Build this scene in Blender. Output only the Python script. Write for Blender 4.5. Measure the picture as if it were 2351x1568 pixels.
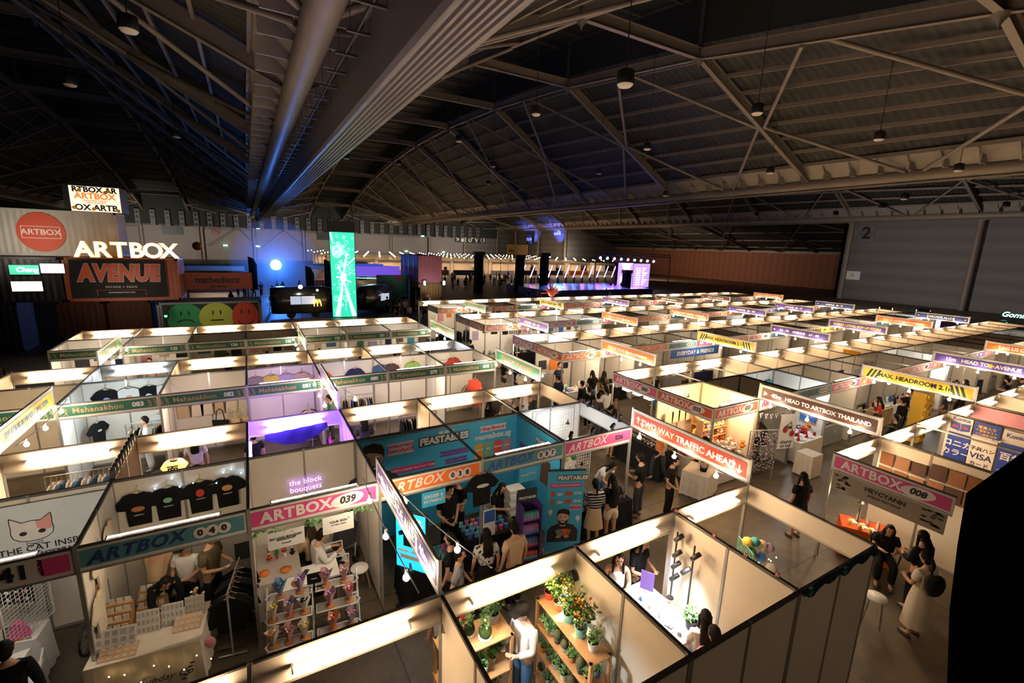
import bpy, bmesh, math, random
from mathutils import Vector, Matrix
PI = math.pi
R = math.radians
for o in list(bpy.data.objects): bpy.data.objects.remove(o)
SC = bpy.context.scene
COL = SC.collection
random.seed(7)
# ------------------------------------------------------------------ camera
YAW, PITCH, ROLL = 0.52297, -0.20265, 0.03448
cam_d = bpy.data.cameras.new('camera'); cam = bpy.data.objects.new('camera', cam_d); COL.objects.link(cam)
fw = Vector((math.sin(YAW)*math.cos(PITCH), math.cos(YAW)*math.cos(PITCH), math.sin(PITCH)))
r0 = Vector((math.cos(YAW), -math.sin(YAW), 0)); u0 = r0.cross(fw)
rt = math.cos(ROLL)*r0 + math.sin(ROLL)*u0; up = -math.sin(ROLL)*r0 + math.cos(ROLL)*u0
m = Matrix((rt, up, -fw)).transposed().to_4x4(); m.translation = Vector((-1.717, -4.509, 6.599))
cam.matrix_world = m
cam_d.sensor_fit = 'HORIZONTAL'; cam_d.sensor_width = 36; cam_d.lens = 36*1054.16/2351
cam_d.clip_start = 0.05; cam_d.clip_end = 500
SC.camera = cam
# ------------------------------------------------------------------ world, exposure
w = bpy.data.worlds.new('world'); SC.world = w; w.use_nodes = True
w.node_tree.nodes['Background'].inputs[0].default_value = (.02, .03, .03, 1)
w.node_tree.nodes['Background'].inputs[1].default_value = 0.3
SC.view_settings.view_transform = 'Standard'; SC.view_settings.look = 'None'
SC.view_settings.gamma = 1; SC.view_settings.use_curve_mapping = False
SC.view_settings.exposure = 0.45
TUBE = 140.0          # strength of the fluorescent tubes
# ------------------------------------------------------------------ helpers
def tag(o, label=None, cat=None, group=None, kind=None):
    if label: o['label'] = label
    if cat: o['category'] = cat
    if group: o['group'] = group
    if kind: o['kind'] = kind
    return o
_M = {}
def mat(name, col, rough=.6, metal=0., emit=0., ecol=None, noise=0., nscale=8., alpha=None, bump=0.):
    if name in _M: return _M[name]
    m = bpy.data.materials.new(name); m.use_nodes = True; nt = m.node_tree; b = nt.nodes['Principled BSDF']
    c = (*col, 1) if len(col) == 3 else col
    b.inputs['Base Color'].default_value = c; b.inputs['Roughness'].default_value = rough
    b.inputs['Metallic'].default_value = metal
    if rough > .65: b.inputs['Specular IOR Level'].default_value = .15
    tc = nt.nodes.new('ShaderNodeTexCoord'); nz = nt.nodes.new('ShaderNodeTexNoise')
    nz.inputs['Scale'].default_value = nscale; nz.inputs['Detail'].default_value = 4
    nt.links.new(tc.outputs['Object'], nz.inputs['Vector'])
    cr = nt.nodes.new('ShaderNodeValToRGB'); k = max(noise, .03)
    cr.color_ramp.elements[0].position = .3; cr.color_ramp.elements[1].position = .7
    cr.color_ramp.elements[0].color = (c[0]*(1-k), c[1]*(1-k), c[2]*(1-k), 1)
    cr.color_ramp.elements[1].color = (min(1, c[0]*(1+k*.5)), min(1, c[1]*(1+k*.5)), min(1, c[2]*(1+k*.5)), 1)
    nt.links.new(nz.outputs['Fac'], cr.inputs['Fac']); nt.links.new(cr.outputs['Color'], b.inputs['Base Color'])
    if bump:
        bp = nt.nodes.new('ShaderNodeBump'); bp.inputs['Strength'].default_value = bump
        nt.links.new(nz.outputs['Fac'], bp.inputs['Height']); nt.links.new(bp.outputs['Normal'], b.inputs['Normal'])
    if emit:
        e = ecol or col
        b.inputs['Emission Color'].default_value = (*e[:3], 1); b.inputs['Emission Strength'].default_value = emit
    if alpha is not None:
        b.inputs['Alpha'].default_value = alpha
    _M[name] = m; return m
def cm(c, rough=.7, pre='paint'):
    c = tuple(round(v, 3) for v in c)
    return mat('%s %s' % (pre, str(c)), c, rough)
class MB:
    def __init__(s): s.v = []; s.f = []; s.mi = []; s.sm = []
    def add(s, vs, fs, mi=0, smooth=False):
        n = len(s.v); s.v += [tuple(v) for v in vs]
        for f in fs: s.f.append(tuple(n+i for i in f)); s.mi.append(mi); s.sm.append(smooth)
        return s
    def box(s, x0, x1, y0, y1, z0, z1, mi=0, M=None):
        vs = [Vector(p) for p in ((x0,y0,z0),(x1,y0,z0),(x1,y1,z0),(x0,y1,z0),(x0,y0,z1),(x1,y0,z1),(x1,y1,z1),(x0,y1,z1))]
        if M is not None: vs = [M @ v for v in vs]
        return s.add(vs, [(3,2,1,0),(4,5,6,7),(0,1,5,4),(1,2,6,5),(2,3,7,6),(3,0,4,7)], mi)
    def tube(s, a, b, r, n=8, mi=0, r2=None, cap=True):
        a = Vector(a); b = Vector(b); r2 = r if r2 is None else r2; d = (b-a)
        if d.length < 1e-6: return s
        d.normalize(); u = d.orthogonal().normalized(); w_ = d.cross(u)
        vs = []
        for p, rr in ((a, r), (b, r2)):
            for i in range(n):
                t = 2*PI*i/n; vs.append(p + u*math.cos(t)*rr + w_*math.sin(t)*rr)
        fs = [(i, (i+1) % n, n+(i+1) % n, n+i) for i in range(n)]
        s.add(vs, fs, mi, True)
        if cap: s.add(vs[:n], [tuple(range(n-1, -1, -1))], mi); s.add(vs[n:], [tuple(range(n))], mi)
        return s
    def path(s, pts, r, n=6, mi=0):
        for i in range(len(pts)-1): s.tube(pts[i], pts[i+1], r, n, mi)
        return s
    def beam(s, a, b, w_, h, mi=0, flange=.03, web=.02):      # I beam, vertical web; a,b = bottom centre line
        a = Vector(a); b = Vector(b); d = (b-a).normalized(); sd = d.cross(Vector((0,0,1))).normalized(); u = sd.cross(d)
        def bar(x0, x1, z0, z1):
            vs = []
            for p in (a, b):
                for (xx, zz) in ((x0,z0),(x1,z0),(x1,z1),(x0,z1)): vs.append(p+sd*xx+u*zz)
            s.add(vs, [(0,1,2,3),(7,6,5,4),(0,4,5,1),(1,5,6,2),(2,6,7,3),(3,7,4,0)], mi)
        bar(-w_/2, w_/2, 0, flange); bar(-w_/2, w_/2, h-flange, h); bar(-web/2, web/2, flange, h-flange)
        return s
    def bar(s, a, b, w_, h, mi=0):
        a = Vector(a); b = Vector(b); d = (b-a).normalized(); sd = d.cross(Vector((0,0,1)))
        sd = sd.normalized() if sd.length > 1e-4 else Vector((1,0,0)); u = sd.cross(d); vs = []
        for p in (a, b):
            for (xx, zz) in ((-w_/2,-h/2),(w_/2,-h/2),(w_/2,h/2),(-w_/2,h/2)): vs.append(p+sd*xx+u*zz)
        return s.add(vs, [(0,1,2,3),(7,6,5,4),(0,4,5,1),(1,5,6,2),(2,6,7,3),(3,7,4,0)], mi)
    def prism(s, pts, y0, y1, mi=0, M=None):                  # outline in x,z extruded along y; y0 is the front
        n = len(pts); vs = [Vector((x, y0, z)) for x, z in pts] + [Vector((x, y1, z)) for x, z in pts]
        if M is not None: vs = [M @ v for v in vs]
        s.add(vs, [tuple(range(n)), tuple(range(2*n-1, n-1, -1))] + [(i, n+i, n+(i+1) % n, (i+1) % n) for i in range(n)], mi)
        return s
    def lathe(s, prof, c=(0,0,0), n=12, mi=0, smooth=True, sx=1., sy=1., M=None):
        vs = []
        for r, z in prof:
            for i in range(n):
                t = 2*PI*i/n; v = Vector((c[0]+r*sx*math.cos(t), c[1]+r*sy*math.sin(t), c[2]+z))
                vs.append(M @ v if M is not None else v)
        fs = []
        for k in range(len(prof)-1):
            for i in range(n): fs.append((k*n+i, k*n+(i+1) % n, (k+1)*n+(i+1) % n, (k+1)*n+i))
        s.add(vs, fs, mi, smooth)
        if prof[0][0] > 1e-4: s.add(vs[:n], [tuple(range(n-1, -1, -1))], mi)
        if prof[-1][0] > 1e-4: s.add(vs[-n:], [tuple(range(n))], mi)
        return s
    def ball(s, c, r, n=10, mi=0, sx=1., sy=1., sz=1., k=6, M=None):
        return s.lathe([(r*math.sin(PI*i/k)+1e-5, -r*sz*math.cos(PI*i/k)) for i in range(k+1)], c, n, mi, True, sx, sy, M)
    def mesh(s, name):
        me = bpy.data.meshes.new(name); me.from_pydata(s.v, [], s.f)
        me.polygons.foreach_set('material_index', s.mi); me.polygons.foreach_set('use_smooth', s.sm)
        me.validate(); me.update(); return me
def link(name, me, mats=None, parent=None, loc=(0,0,0), rot=(0,0,0), scale=None):
    o = bpy.data.objects.new(name, me); COL.objects.link(o); o.location = loc; o.rotation_euler = rot
    if scale: o.scale = scale if hasattr(scale, '__len__') else (scale,)*3
    if parent: o.parent = parent
    if mats is not None and me is not None:
        mats = mats if isinstance(mats, (list, tuple)) else [mats]
        while len(me.materials) < len(mats): me.materials.append(None)
        for i, mm in enumerate(mats):
            if me.materials[i] is None: me.materials[i] = mm
            elif me.materials[i] != mm: o.material_slots[i].link = 'OBJECT'; o.material_slots[i].material = mm
    return o
def build(name, mb, mats=None, parent=None, loc=(0,0,0), rot=(0,0,0), scale=None):
    return link(name, mb.mesh(name), mats, parent, loc, rot, scale)
def empty(name, loc=(0,0,0), rz=0., label=None, cat=None, group=None, kind=None, parent=None):
    o = bpy.data.objects.new(name, None); COL.objects.link(o); o.location = loc; o.rotation_euler = (0,0,rz)
    o.empty_display_size = .2
    if parent: o.parent = parent
    return tag(o, label, cat, group, kind)
_C = {}
def cached(key, fn):
    if key not in _C: _C[key] = fn()
    return _C[key]
def txt(s, size=.2, bold=0., ext=.002, shear=0., align='CENTER', space=1.):
    key = ('txt', s, size, bold, ext, shear, align, space)
    if key in _C: return _C[key]
    cu = bpy.data.curves.new('lettering', 'FONT'); cu.body = s; cu.size = size; cu.offset = bold; cu.extrude = ext
    cu.shear = shear; cu.align_x = align; cu.align_y = 'CENTER'; cu.resolution_u = 3; cu.space_character = space
    cu.materials.append(None)
    ob = bpy.data.objects.new('tmp', cu); me = bpy.data.meshes.new_from_object(ob)
    bpy.data.objects.remove(ob)
    _C[key] = me; return me
def word(s, size, m, parent, loc, rz=0., name='lettering', bold=.006, shear=0., align='CENTER', space=1., tilt=0., ext=.002):
    return link(name, txt(s, size, bold, ext, shear, align, space), m, parent, loc, (R(90), tilt, rz))
# ------------------------------------------------------------------ base materials
WHITE = mat('white laminate panel', (.76,.70,.61), .45, noise=.04, nscale=1.5)
ALU = mat('aluminium rail', (.42,.41,.39), .35, .6)
ALUD = mat('dark aluminium edge', (.10,.095,.09), .4, .5)
BLACK = mat('black plastic', (.012,.012,.013), .45)
BLACKC = mat('black cloth', (.011,.011,.013), .9, noise=.2)
STEEL = mat('cream painted steel', (.20,.162,.125), .5, noise=.08, nscale=.6)
STEELD = mat('grey painted steel', (.07,.062,.054), .5, noise=.08, nscale=.6)
TUBEM = mat('lit warm fluorescent tube', (1,.9,.75), .3, emit=TUBE, ecol=(1,.66,.36))
TUBEC = mat('lit cool tube', (.9,.95,1), .3, emit=TUBE*.9, ecol=(.72,.88,1))
TUBEP = mat('lit violet tube', (.6,.4,1), .3, emit=TUBE*1.6, ecol=(.28,.14,1))
LEDW = mat('lit led strip', (1,.9,.75), .3, emit=80, ecol=(1,.80,.56))
BULB = mat('lit bulb glass', (1,.95,.85), .3, emit=260, ecol=(1,.80,.55))
WOOD = mat('pine wood', (.52,.30,.13), .55, noise=.2, nscale=5)
PAPER = mat('white paper', (.75,.73,.70), .7)
CLOTHW = mat('cream cloth', (.62,.55,.46), .9, noise=.08)
WHITEP = mat('white plastic', (.75,.74,.72), .4)
LEAF = mat('green leaves', (.07,.20,.035), .6, noise=.4, nscale=20)
LEAF2 = mat('pale green leaves', (.13,.30,.10), .6, noise=.4, nscale=20)
SOIL = mat('dark soil', (.03,.02,.012), .95)
# ================================================================== HALL
XV = [-83.4, -41.4, 0.6, 42.6, 84.6]      # roof valleys
YB0, YB1 = -26.8, 160.4                   # hall front and back
def zr(y): return 24.2-.0015*(y-74)**2    # underside of the ridge beam
def floor_mat():
    m = bpy.data.materials.new('stained concrete'); m.use_nodes = True; nt = m.node_tree; b = nt.nodes['Principled BSDF']
    tc = nt.nodes.new('ShaderNodeTexCoord'); n1 = nt.nodes.new('ShaderNodeTexNoise'); n1.inputs['Scale'].default_value = .8; n1.inputs['Detail'].default_value = 10
    n1.inputs['Roughness'].default_value = .7
    nt.links.new(tc.outputs['Object'], n1.inputs['Vector'])
    cr = nt.nodes.new('ShaderNodeValToRGB'); cr.color_ramp.elements[0].position = .35; cr.color_ramp.elements[1].position = .7
    cr.color_ramp.elements[0].color = (.050,.037,.024,1); cr.color_ramp.elements[1].color = (.165,.125,.080,1)
    nt.links.new(n1.outputs['Fac'], cr.inputs['Fac'])
    br = nt.nodes.new('ShaderNodeTexBrick'); br.inputs['Scale'].default_value = 1; br.offset = 0
    br.inputs['Brick Width'].default_value = 3.2; br.inputs['Row Height'].default_value = 3.2; br.inputs['Mortar Size'].default_value = .015
    br.inputs['Color1'].default_value = (1,1,1,1); br.inputs['Color2'].default_value = (.85,.85,.85,1); br.inputs['Mortar'].default_value = (.35,.35,.35,1)
    nt.links.new(tc.outputs['Object'], br.inputs['Vector'])
    mx = nt.nodes.new('ShaderNodeMixRGB'); mx.blend_type = 'MULTIPLY'; mx.inputs['Fac'].default_value = 1
    nt.links.new(cr.outputs['Color'], mx.inputs[1]); nt.links.new(br.outputs['Color'], mx.inputs[2])
    nt.links.new(mx.outputs['Color'], b.inputs['Base Color']); b.inputs['Roughness'].default_value = .5
    return m
def stripes(name, c1, c2, scale, axis='X', rough=.7, bump=.5):
    m = bpy.data.materials.new(name); m.use_nodes = True; nt = m.node_tree; b = nt.nodes['Principled BSDF']
    tc = nt.nodes.new('ShaderNodeTexCoord'); wv = nt.nodes.new('ShaderNodeTexWave'); wv.bands_direction = axis; wv.inputs['Scale'].default_value = scale
    wv.inputs['Distortion'].default_value = 0
    nt.links.new(tc.outputs['Object'], wv.inputs['Vector'])
    cr = nt.nodes.new('ShaderNodeValToRGB'); cr.color_ramp.elements[0].color = (*c1, 1); cr.color_ramp.elements[1].color = (*c2, 1)
    nt.links.new(wv.outputs['Fac'], cr.inputs['Fac']); nt.links.new(cr.outputs['Color'], b.inputs['Base Color'])
    bp = nt.nodes.new('ShaderNodeBump'); bp.inputs['Strength'].default_value = bump; bp.inputs['Distance'].default_value = .1
    nt.links.new(wv.outputs['Fac'], bp.inputs['Height']); nt.links.new(bp.outputs['Normal'], b.inputs['Normal'])
    b.inputs['Roughness'].default_value = rough
    return m
FLOORM = floor_mat()
DECKM = stripes('corrugated roof deck', (.016,.016,.012), (.032,.031,.025), .55, 'Y')
WALLM = stripes('grey cladding panels', (.13,.12,.11), (.16,.15,.14), .16, 'Z', bump=.12)
REDM = stripes('brown timber wall panels', (.16,.06,.03), (.20,.08,.04), .2, 'Y', bump=.2)
DARKM = mat('dark roof lining', (.03,.033,.03), .9)
MONM = mat('dark monitor glazing', (.02,.022,.02), .6)
build('floor', MB().box(-90, 112, YB0-1, YB1+1, -.2, 0), FLOORM)['kind'] = 'structure'
def struct(name, mb, mats, parent=None, **k):
    o = build(name, mb, mats, parent, **k)
    if not parent: o['kind'] = 'structure'
    return o
struct('wall_back', MB().box(-90, 90, YB1, YB1+.5, 0, 30), WALLM)
struct('wall_front', MB().box(-90, 112, YB0-.5, YB0, 0, 30), DARKM)
struct('wall_left', MB().box(-84.4, -83.9, YB0, YB1, 0, 14), WALLM)
mb = MB()
for y0, y1 in ((YB0, 37), (115.2, YB1)): mb.box(86, 86.5, y0, y1, 0, 15)
mb.box(86, 107, 36.5, 37, 0, 15); mb.box(86, 107, 115, 115.5, 0, 15)
struct('wall_right', mb, WALLM)
struct('wall_recess', MB().box(106.5, 107, 36.5, 115.5, 0, 7.8), REDM)
mb = MB(); mb.add([(86,37,13.9),(107,37,8.0),(107,115,8.0),(86,115,13.9)], [(0,1,2,3)]); mb.add([(86,37,14.2),(107,37,8.3),(107,115,8.3),(86,115,14.2)], [(0,1,2,3)])
rc = empty('ceiling', (0,0,0), kind='structure'); build('recess_deck', mb, DARKM, rc)
YN = [4.4+15.6*k for k in range(-2, 11)]
for y in YN[2:9]:
    build('recess_rafter', MB().beam((85, y, 12.9), (106.4, y, 7.4), .3, .6), STEELD, rc)
for i in range(2, 8):
    y0, y1 = YN[i], YN[i+1]; ym = (y0+y1)/2
    b = MB().tube((85,ym,12.8),(95.5,y0,10.3),.14).tube((85,ym,12.8),(95.5,y1,10.3),.14).tube((106,ym,7.6),(95.5,y0,10.3),.14).tube((106,ym,7.6),(95.5,y1,10.3),.14)
    build('brace', b, STEELD, rc)
for k in range(4): 
    f = (k+.7)/4.2; build('purlin', MB().box(86+20.5*f-.06, 86+20.5*f+.06, 37, 115, 13.6-5.9*f, 13.85-5.9*f), STEELD, rc)
build('edge_beam', MB().box(106, 106.5, 37, 115, 7.3, 7.8), STEEL, rc)
LOUV = mat('cream gutter cladding', (.27,.235,.19), .6, noise=.1, nscale=2)
for mi_ in range(4):
    x0 = XV[mi_]; lx, rx, x1 = x0+15.8, x0+26.1, x0+42
    ce = empty('ceiling', (0,0,0), kind='structure')
    deck = MB(); mon = MB(); cla = MB()
    for i in range(len(YN)-1):
        ya, yb = YN[i], YN[i+1]; za, zb = zr(ya)+1.05, zr(yb)+1.05
        for (xa, xb) in ((x0+.9, lx), (x1-.9, rx)):
            deck.add([(xa,ya,14.3),(xb,ya,za),(xb,yb,zb),(xa,yb,14.3)], [(0,1,2,3)])
        mon.add([(lx,ya,za),(lx,yb,zb),(lx,yb,zb+3.2),(lx,ya,za+3.2)], [(0,1,2,3)])
        mon.add([(rx,ya,za),(rx,yb,zb),(rx,yb,zb+3.2),(rx,ya,za+3.2)], [(0,1,2,3)])
        mon.add([(lx-1,ya,za+3.2),(rx+1,ya,za+3.2),(rx+1,yb,zb+3.2),(lx-1,yb,zb+3.2)], [(0,1,2,3)])
    build('roof_deck', deck, DECKM, ce); build('monitor_lining', mon, MONM, ce)
    for s, xv in ((1, x0), (-1, x1)):
        cla = MB(); cla.add([(xv+s*.35,YN[0],13.3),(xv+s*1.6,YN[0],14.5),(xv+s*1.6,YN[-1],14.5),(xv+s*.35,YN[-1],13.3)], [(0,1,2,3)])
        y = YN[0]
        while y < YN[-1]:
            cla.box(xv+s*.3 if s > 0 else xv-1.5, xv+1.5 if s > 0 else xv-.3, y, y+.08, 13.15, 13.45+.3)
            cla.tube((xv+s*.5,y+.3,13.2),(xv+s*1.4,y+.3,14.2),.06,5); y += 1.95
        build('gutter_cladding', cla, LOUV, ce)
        xr = lx if s > 0 else rx
        for k in range(8):
            f = (k+.4)/8; p = MB(); xx = xv+s*.9+(xr-xv-s*.9)*f
            for i in range(len(YN)-1):
                za = 14.3+(zr(YN[i])+1.05-14.3)*f-.2; zb = 14.3+(zr(YN[i+1])+1.05-14.3)*f-.2
                p.bar((xx,YN[i],za),(xx,YN[i+1],zb),.14,.26)
            build('purlin', p, STEEL, ce)
        for i, y in enumerate(YN):
            build('rafter', MB().beam((xv+s*.3,y,13.1),(xr,y,zr(y)),.34,.75), STEEL, ce)
            if i < len(YN)-1:
                yb = YN[i+1]; ym = (y+yb)/2
                build('ridge_beam', MB().beam((xr,y,zr(y)),(xr,yb,zr(yb)),.3,.7), STEEL, ce)
                xm = (xv+xr)/2
                za, zb, zm = (13.1+zr(y))/2, (13.1+zr(yb))/2, (zr(y)+zr(yb))/2
                build('brace', MB().tube((xr,ym-.6,zm+.05),(xm,y+.25,za+.1),.13), STEEL, ce)
                build('brace', MB().tube((xr,ym+.6,zm+.05),(xm,yb-.25,zb+.1),.13), STEEL, ce)
                build('brace', MB().tube((xv+s*.5,ym-.6,13.2),(xm,y+.25,za+.1),.13), STEEL, ce)
                build('brace', MB().tube((xv+s*.5,ym+.6,13.2),(xm,yb-.25,zb+.1),.13), STEEL, ce)
    for i, y in enumerate(YN):
        build('cross_beam', MB().beam((lx,y,zr(y)),(rx,y,zr(y)),.34,.75), STEEL, ce)
        pst = MB()
        for xr in (lx, rx): pst.box(xr-.12,xr+.12,y-.12,y+.12,zr(y)+.6,zr(y)+4.2); pst.lathe([(.4,0),(.1,-.35),(.01,-.6)],(xr,y,zr(y)),6)
        build('monitor_post', pst, STEELD, ce)
        if i < len(YN)-1:
            yb = YN[i+1]; q_ = MB()
            for k in range(4):
                f = (k+.5)/4; q_.bar((lx,y+(yb-y)*f,zr(y)+(zr(yb)-zr(y))*f+4.0),(rx,y+(yb-y)*f,zr(y)+(zr(yb)-zr(y))*f+4.0),.12,.2)
            q_.bar((rx,y,zr(y)+4.1),(rx,yb,zr(yb)+4.1),.12,.2); q_.bar((lx,y,zr(y)+4.1),(lx,yb,zr(yb)+4.1),.12,.2)
            build('monitor_purlins', q_, STEELD, ce)
pp = empty('ceiling', (0,0,0), kind='structure')
for x in XV: build('valley_pipe', MB().tube((x,YB0,12.9),(x,YB1,12.9),.5,20), STEEL, pp)
for x in XV[3:]:
    build('valley_flange', MB().box(x-.35,x+.35,YB0,YB1,12.35,12.42), STEEL, pp)
# columns in the side and back walls
k = 0
def column(x, y, zt):
    global k
    k += 1; struct('trim_%d' % k, MB().tube((x,y,0),(x,y,zt),.38,14).box(x-.5,x+.5,y-.5,y+.5,zt-.25,zt), STEEL)
for y in (4.4, 20, 35.6, 115.0, 130.6, 146.2): column(85.2, y, 12.5)
for x in (-26.6, -12.6, .6, 14.6, 28.6, 42.6, 56.6, 70.6, 84.6): column(x, 159.6, 12.4 if x in (.6, 42.6, 84.6) else 9.8)
# pale wall lining on the back wall between columns, duct band and jet nozzles
BACKP = mat('pale back wall panels', (.22,.20,.19), .7, noise=.06, nscale=.4)
for i, (xa, xb) in enumerate([(-40,-26.6),(-26.6,-12.6),(-12.6,.6),(.6,14.6),(14.6,28.6),(28.6,42.6),(42.6,56.6),(56.6,70.6)]):
    b = MB().box(xa+.6, xb-.6, 160, 160.38, 0, 9.3 if i % 2 else 8.8)
    for j in range(5): b.box(xa+.6, xb-.6, 159.97, 160.0, 1.8*j+1.2, 1.8*j+1.24)
    k += 1; struct('trim_%d' % k, b, BACKP)
k += 1; struct('trim_%d' % k, MB().box(-84, 84, 158.9, 160.4, 9.6, 19), DARKM)
NOZ = mat('grey nozzle box', (.10,.095,.09), .6)
nozb = cached('noz', lambda: MB().box(-.55,.55,.1,.8,0,4.3).mesh('nozzle_box'))
nozh = cached('nozh', lambda: MB().tube((0,0,.0),(0,.12,0),.36,12).mesh('nozzle'))
for i in range(36):
    t = empty('jet_nozzle_box', (-40+i*3.3, 158.0, 9.1), 0, 'grey air nozzle box high on the back wall, one of an even row', 'air nozzle', 'jet nozzle boxes along the back wall')
    link('nozzle_box', nozb, NOZ, t); [link('nozzle', nozh, BLACK, t, (0,0,z_)) for z_ in (.8,2.2,3.5)]
# folded wall track casing hanging beside the valley pipe
GREYB = mat('grey pleated casing', (.13,.115,.105), .45, noise=.06, nscale=.5)
cs = empty('ceiling', (0,0,0), kind='structure')
prof = [(1.87,11.15),(1.95,11.02)]
for j in range(7):
    xx = 2.0+j*.19; prof += [(xx,11.0+.02*j),(xx+.07,11.0+.02*j),(xx+.09,11.09+.02*j),(xx+.16,11.09+.02*j)]
prof += [(3.38,11.2),(3.38,13.0),(1.87,13.0)]
mb = MB(); n = len(prof)
vs = [(x, YB0, z) for x, z in prof] + [(x, YB1-.5, z) for x, z in prof]
mb.add(vs, [(i, (i+1) % n, n+(i+1) % n, n+i) for i in range(n)]); build('folding_wall_casing', mb, GREYB, cs)
tr = MB().bar((1.5,YB0,12.55),(1.5,YB1-1,12.55),.05,.12)
for j in range(90):
    y = -8+j*1.85; tr.box(1.2,1.85,y,y+.12,12.45,12.52).tube((1.3,y,12.5),(1.3,y,14.6),.015,4)
build('cable_tray', tr, STEELD, cs)
# high-bay lamps, unlit, hanging on rods
LAMPG = mat('unlit lamp lens', (.55,.48,.38), .3)
def _hb(): return MB().lathe([(.05,.5),(.27,.42),(.29,.05),(.27,0)],n=16).mesh('housing')
def _hl(): return MB().lathe([(.26,0),(.2,-.07),(.05,-.09)],n=16).mesh('lens')
def highbay(x, y, z, ztop, lab):
    t = empty('high_bay_lamp', (x,y,z), 0, lab, 'ceiling lamp', 'unlit high-bay lamps hanging from the roof')
    link('housing', cached('hb', _hb), BLACK, t); link('lens', cached('hl', _hl), LAMPG, t)
    build('rod', MB().tube((0,0,.5),(0,0,ztop-z),.02,5), BLACK, t)
# light cone spots for the roof: walls signs
SIGND = mat('dark sign board', (.02,.03,.03), .5)
def wall_sign(name, x, y, z, w_, h, text, size, tm, bm, lab, rz=0., cat='sign'):
    t = empty(name, (x,y,z), rz, lab, cat)
    build('sign_board', MB().box(-w_/2,w_/2,-.05,0,-h/2,h/2), bm, t)
    if text: word(text, size, tm, t, (0,-.06,0), bold=size*.03)
    return t
WT = mat('white lettering', (.8,.78,.75), .6); BT = mat('black lettering', (.012,.012,.014), .6)
wall_sign('hall_number_sign', 85.97, 33.7, 10.7, 2.4, 2.6, '2', 2.6, BT, WALLM, 'large black numeral 2 painted on the grey side wall', R(-90))
wall_sign('notice_board', 85.97, 34.6, 3.9, 2.2, 1.4, 'H', .5, mat('red lettering',(.5,.05,.03)), PAPER, 'small white notice board beside the side wall column', R(-90))
wall_sign('hall_sign', 84.5, 118.5, 12.0, 3.6, 2.2, 'Hall 1 \u2191', 1.2, BT, PAPER, 'Hall 1 direction sign high on the far side wall', R(-90))
wall_sign('toilet_sign', 84.5, 135.5, 9.4, 3.2, 3.2, '\u267F\u2642\u2640', 1.0, WT, SIGND, 'square black toilet sign on the far side wall', R(-90))
wall_sign('facility_sign', 73, 159.5, 8.9, 12.5, 2.4, '\u2198 \u267F \u2642\u2640 ( \u2225', 1.9, WT, SIGND, 'long black sign with white facility symbols on the back wall')
wall_sign('camera_sign', 21.0, 159.95, 8.1, 5.0, 2.6, '', .5, WT, SIGND, 'dark green notice with camera symbol left of the green screen')
wall_sign('camera_sign', -19.5, 159.95, 8.1, 5.0, 2.6, '', .5, WT, SIGND, 'dark notice with camera symbol above the letters on the left')
for x, lab in ((8.2, 'round red no smoking sign on the back wall, left of the green screen'), (-9.0, 'round red no smoking sign above the red balloon')):
    t = empty('no_smoking_sign', (x,159.92,8.3), 0, lab, 'sign')
    ring = MB()
    for i in range(16):
        a, b_ = 2*PI*i/16, 2*PI*(i+1)/16; ring.bar((math.cos(a),0,math.sin(a)),(math.cos(b_),0,math.sin(b_)),.1,.16)
    ring.bar((-.7,0,.7),(.7,0,-.7),.1,.14); build('ring', ring, mat('red ring',(.35,.05,.04)), t); build('cigarette', MB().box(-.6,.6,-.02,.02,-.08,.08), BT, t)
CAFE = mat('yellow cafe wall', (.62,.42,.18), .7)
t = empty('cafe_front', (85.6,142,0), R(-90), 'pale yellow cafe shopfront in the far corner of the hall', 'cafe')
build('front_wall', MB().box(-11,4,-.2,0,0,7.6), CAFE, t); word('CAFE 2A', 1.3, BT, t, (-7,-.3,5.2), bold=.03)
EXITM = mat('lit green exit sign', (.3,1,.6), .4, emit=3)
for x, z in ((4,10.0),(-7,4.2),(1.5,4.2),(54,9.4),(48,3.9),(62,3.9),(2,9.6)):
    o = build('exit_sign', MB().box(-.55,.55,-.1,0,-.2,.2), EXITM, loc=(x,159.3,z)); tag(o,'small lit green exit sign on the far back wall','exit sign','exit signs on the back wall')
tb = empty('wire_rope_bracing', (-1.2,159.0,0), 0, 'crossed steel bracing rods with central ring on the back wall', 'bracing')
# steel V bracing visible behind the blue light
build('bracing_rods', MB().tube((4,0,4),(10,0,9.4),.07,5).tube((16,0,4),(10,0,9.4),.07,5).tube((-2,0,9.5),(-10,0,4),.07,5).tube((-2,0,9.5),(1,0,6),.07,5), BLACK, tb)
build('ring', MB().ball((10,0,9.4),.5), STEELD, tb)
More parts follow.
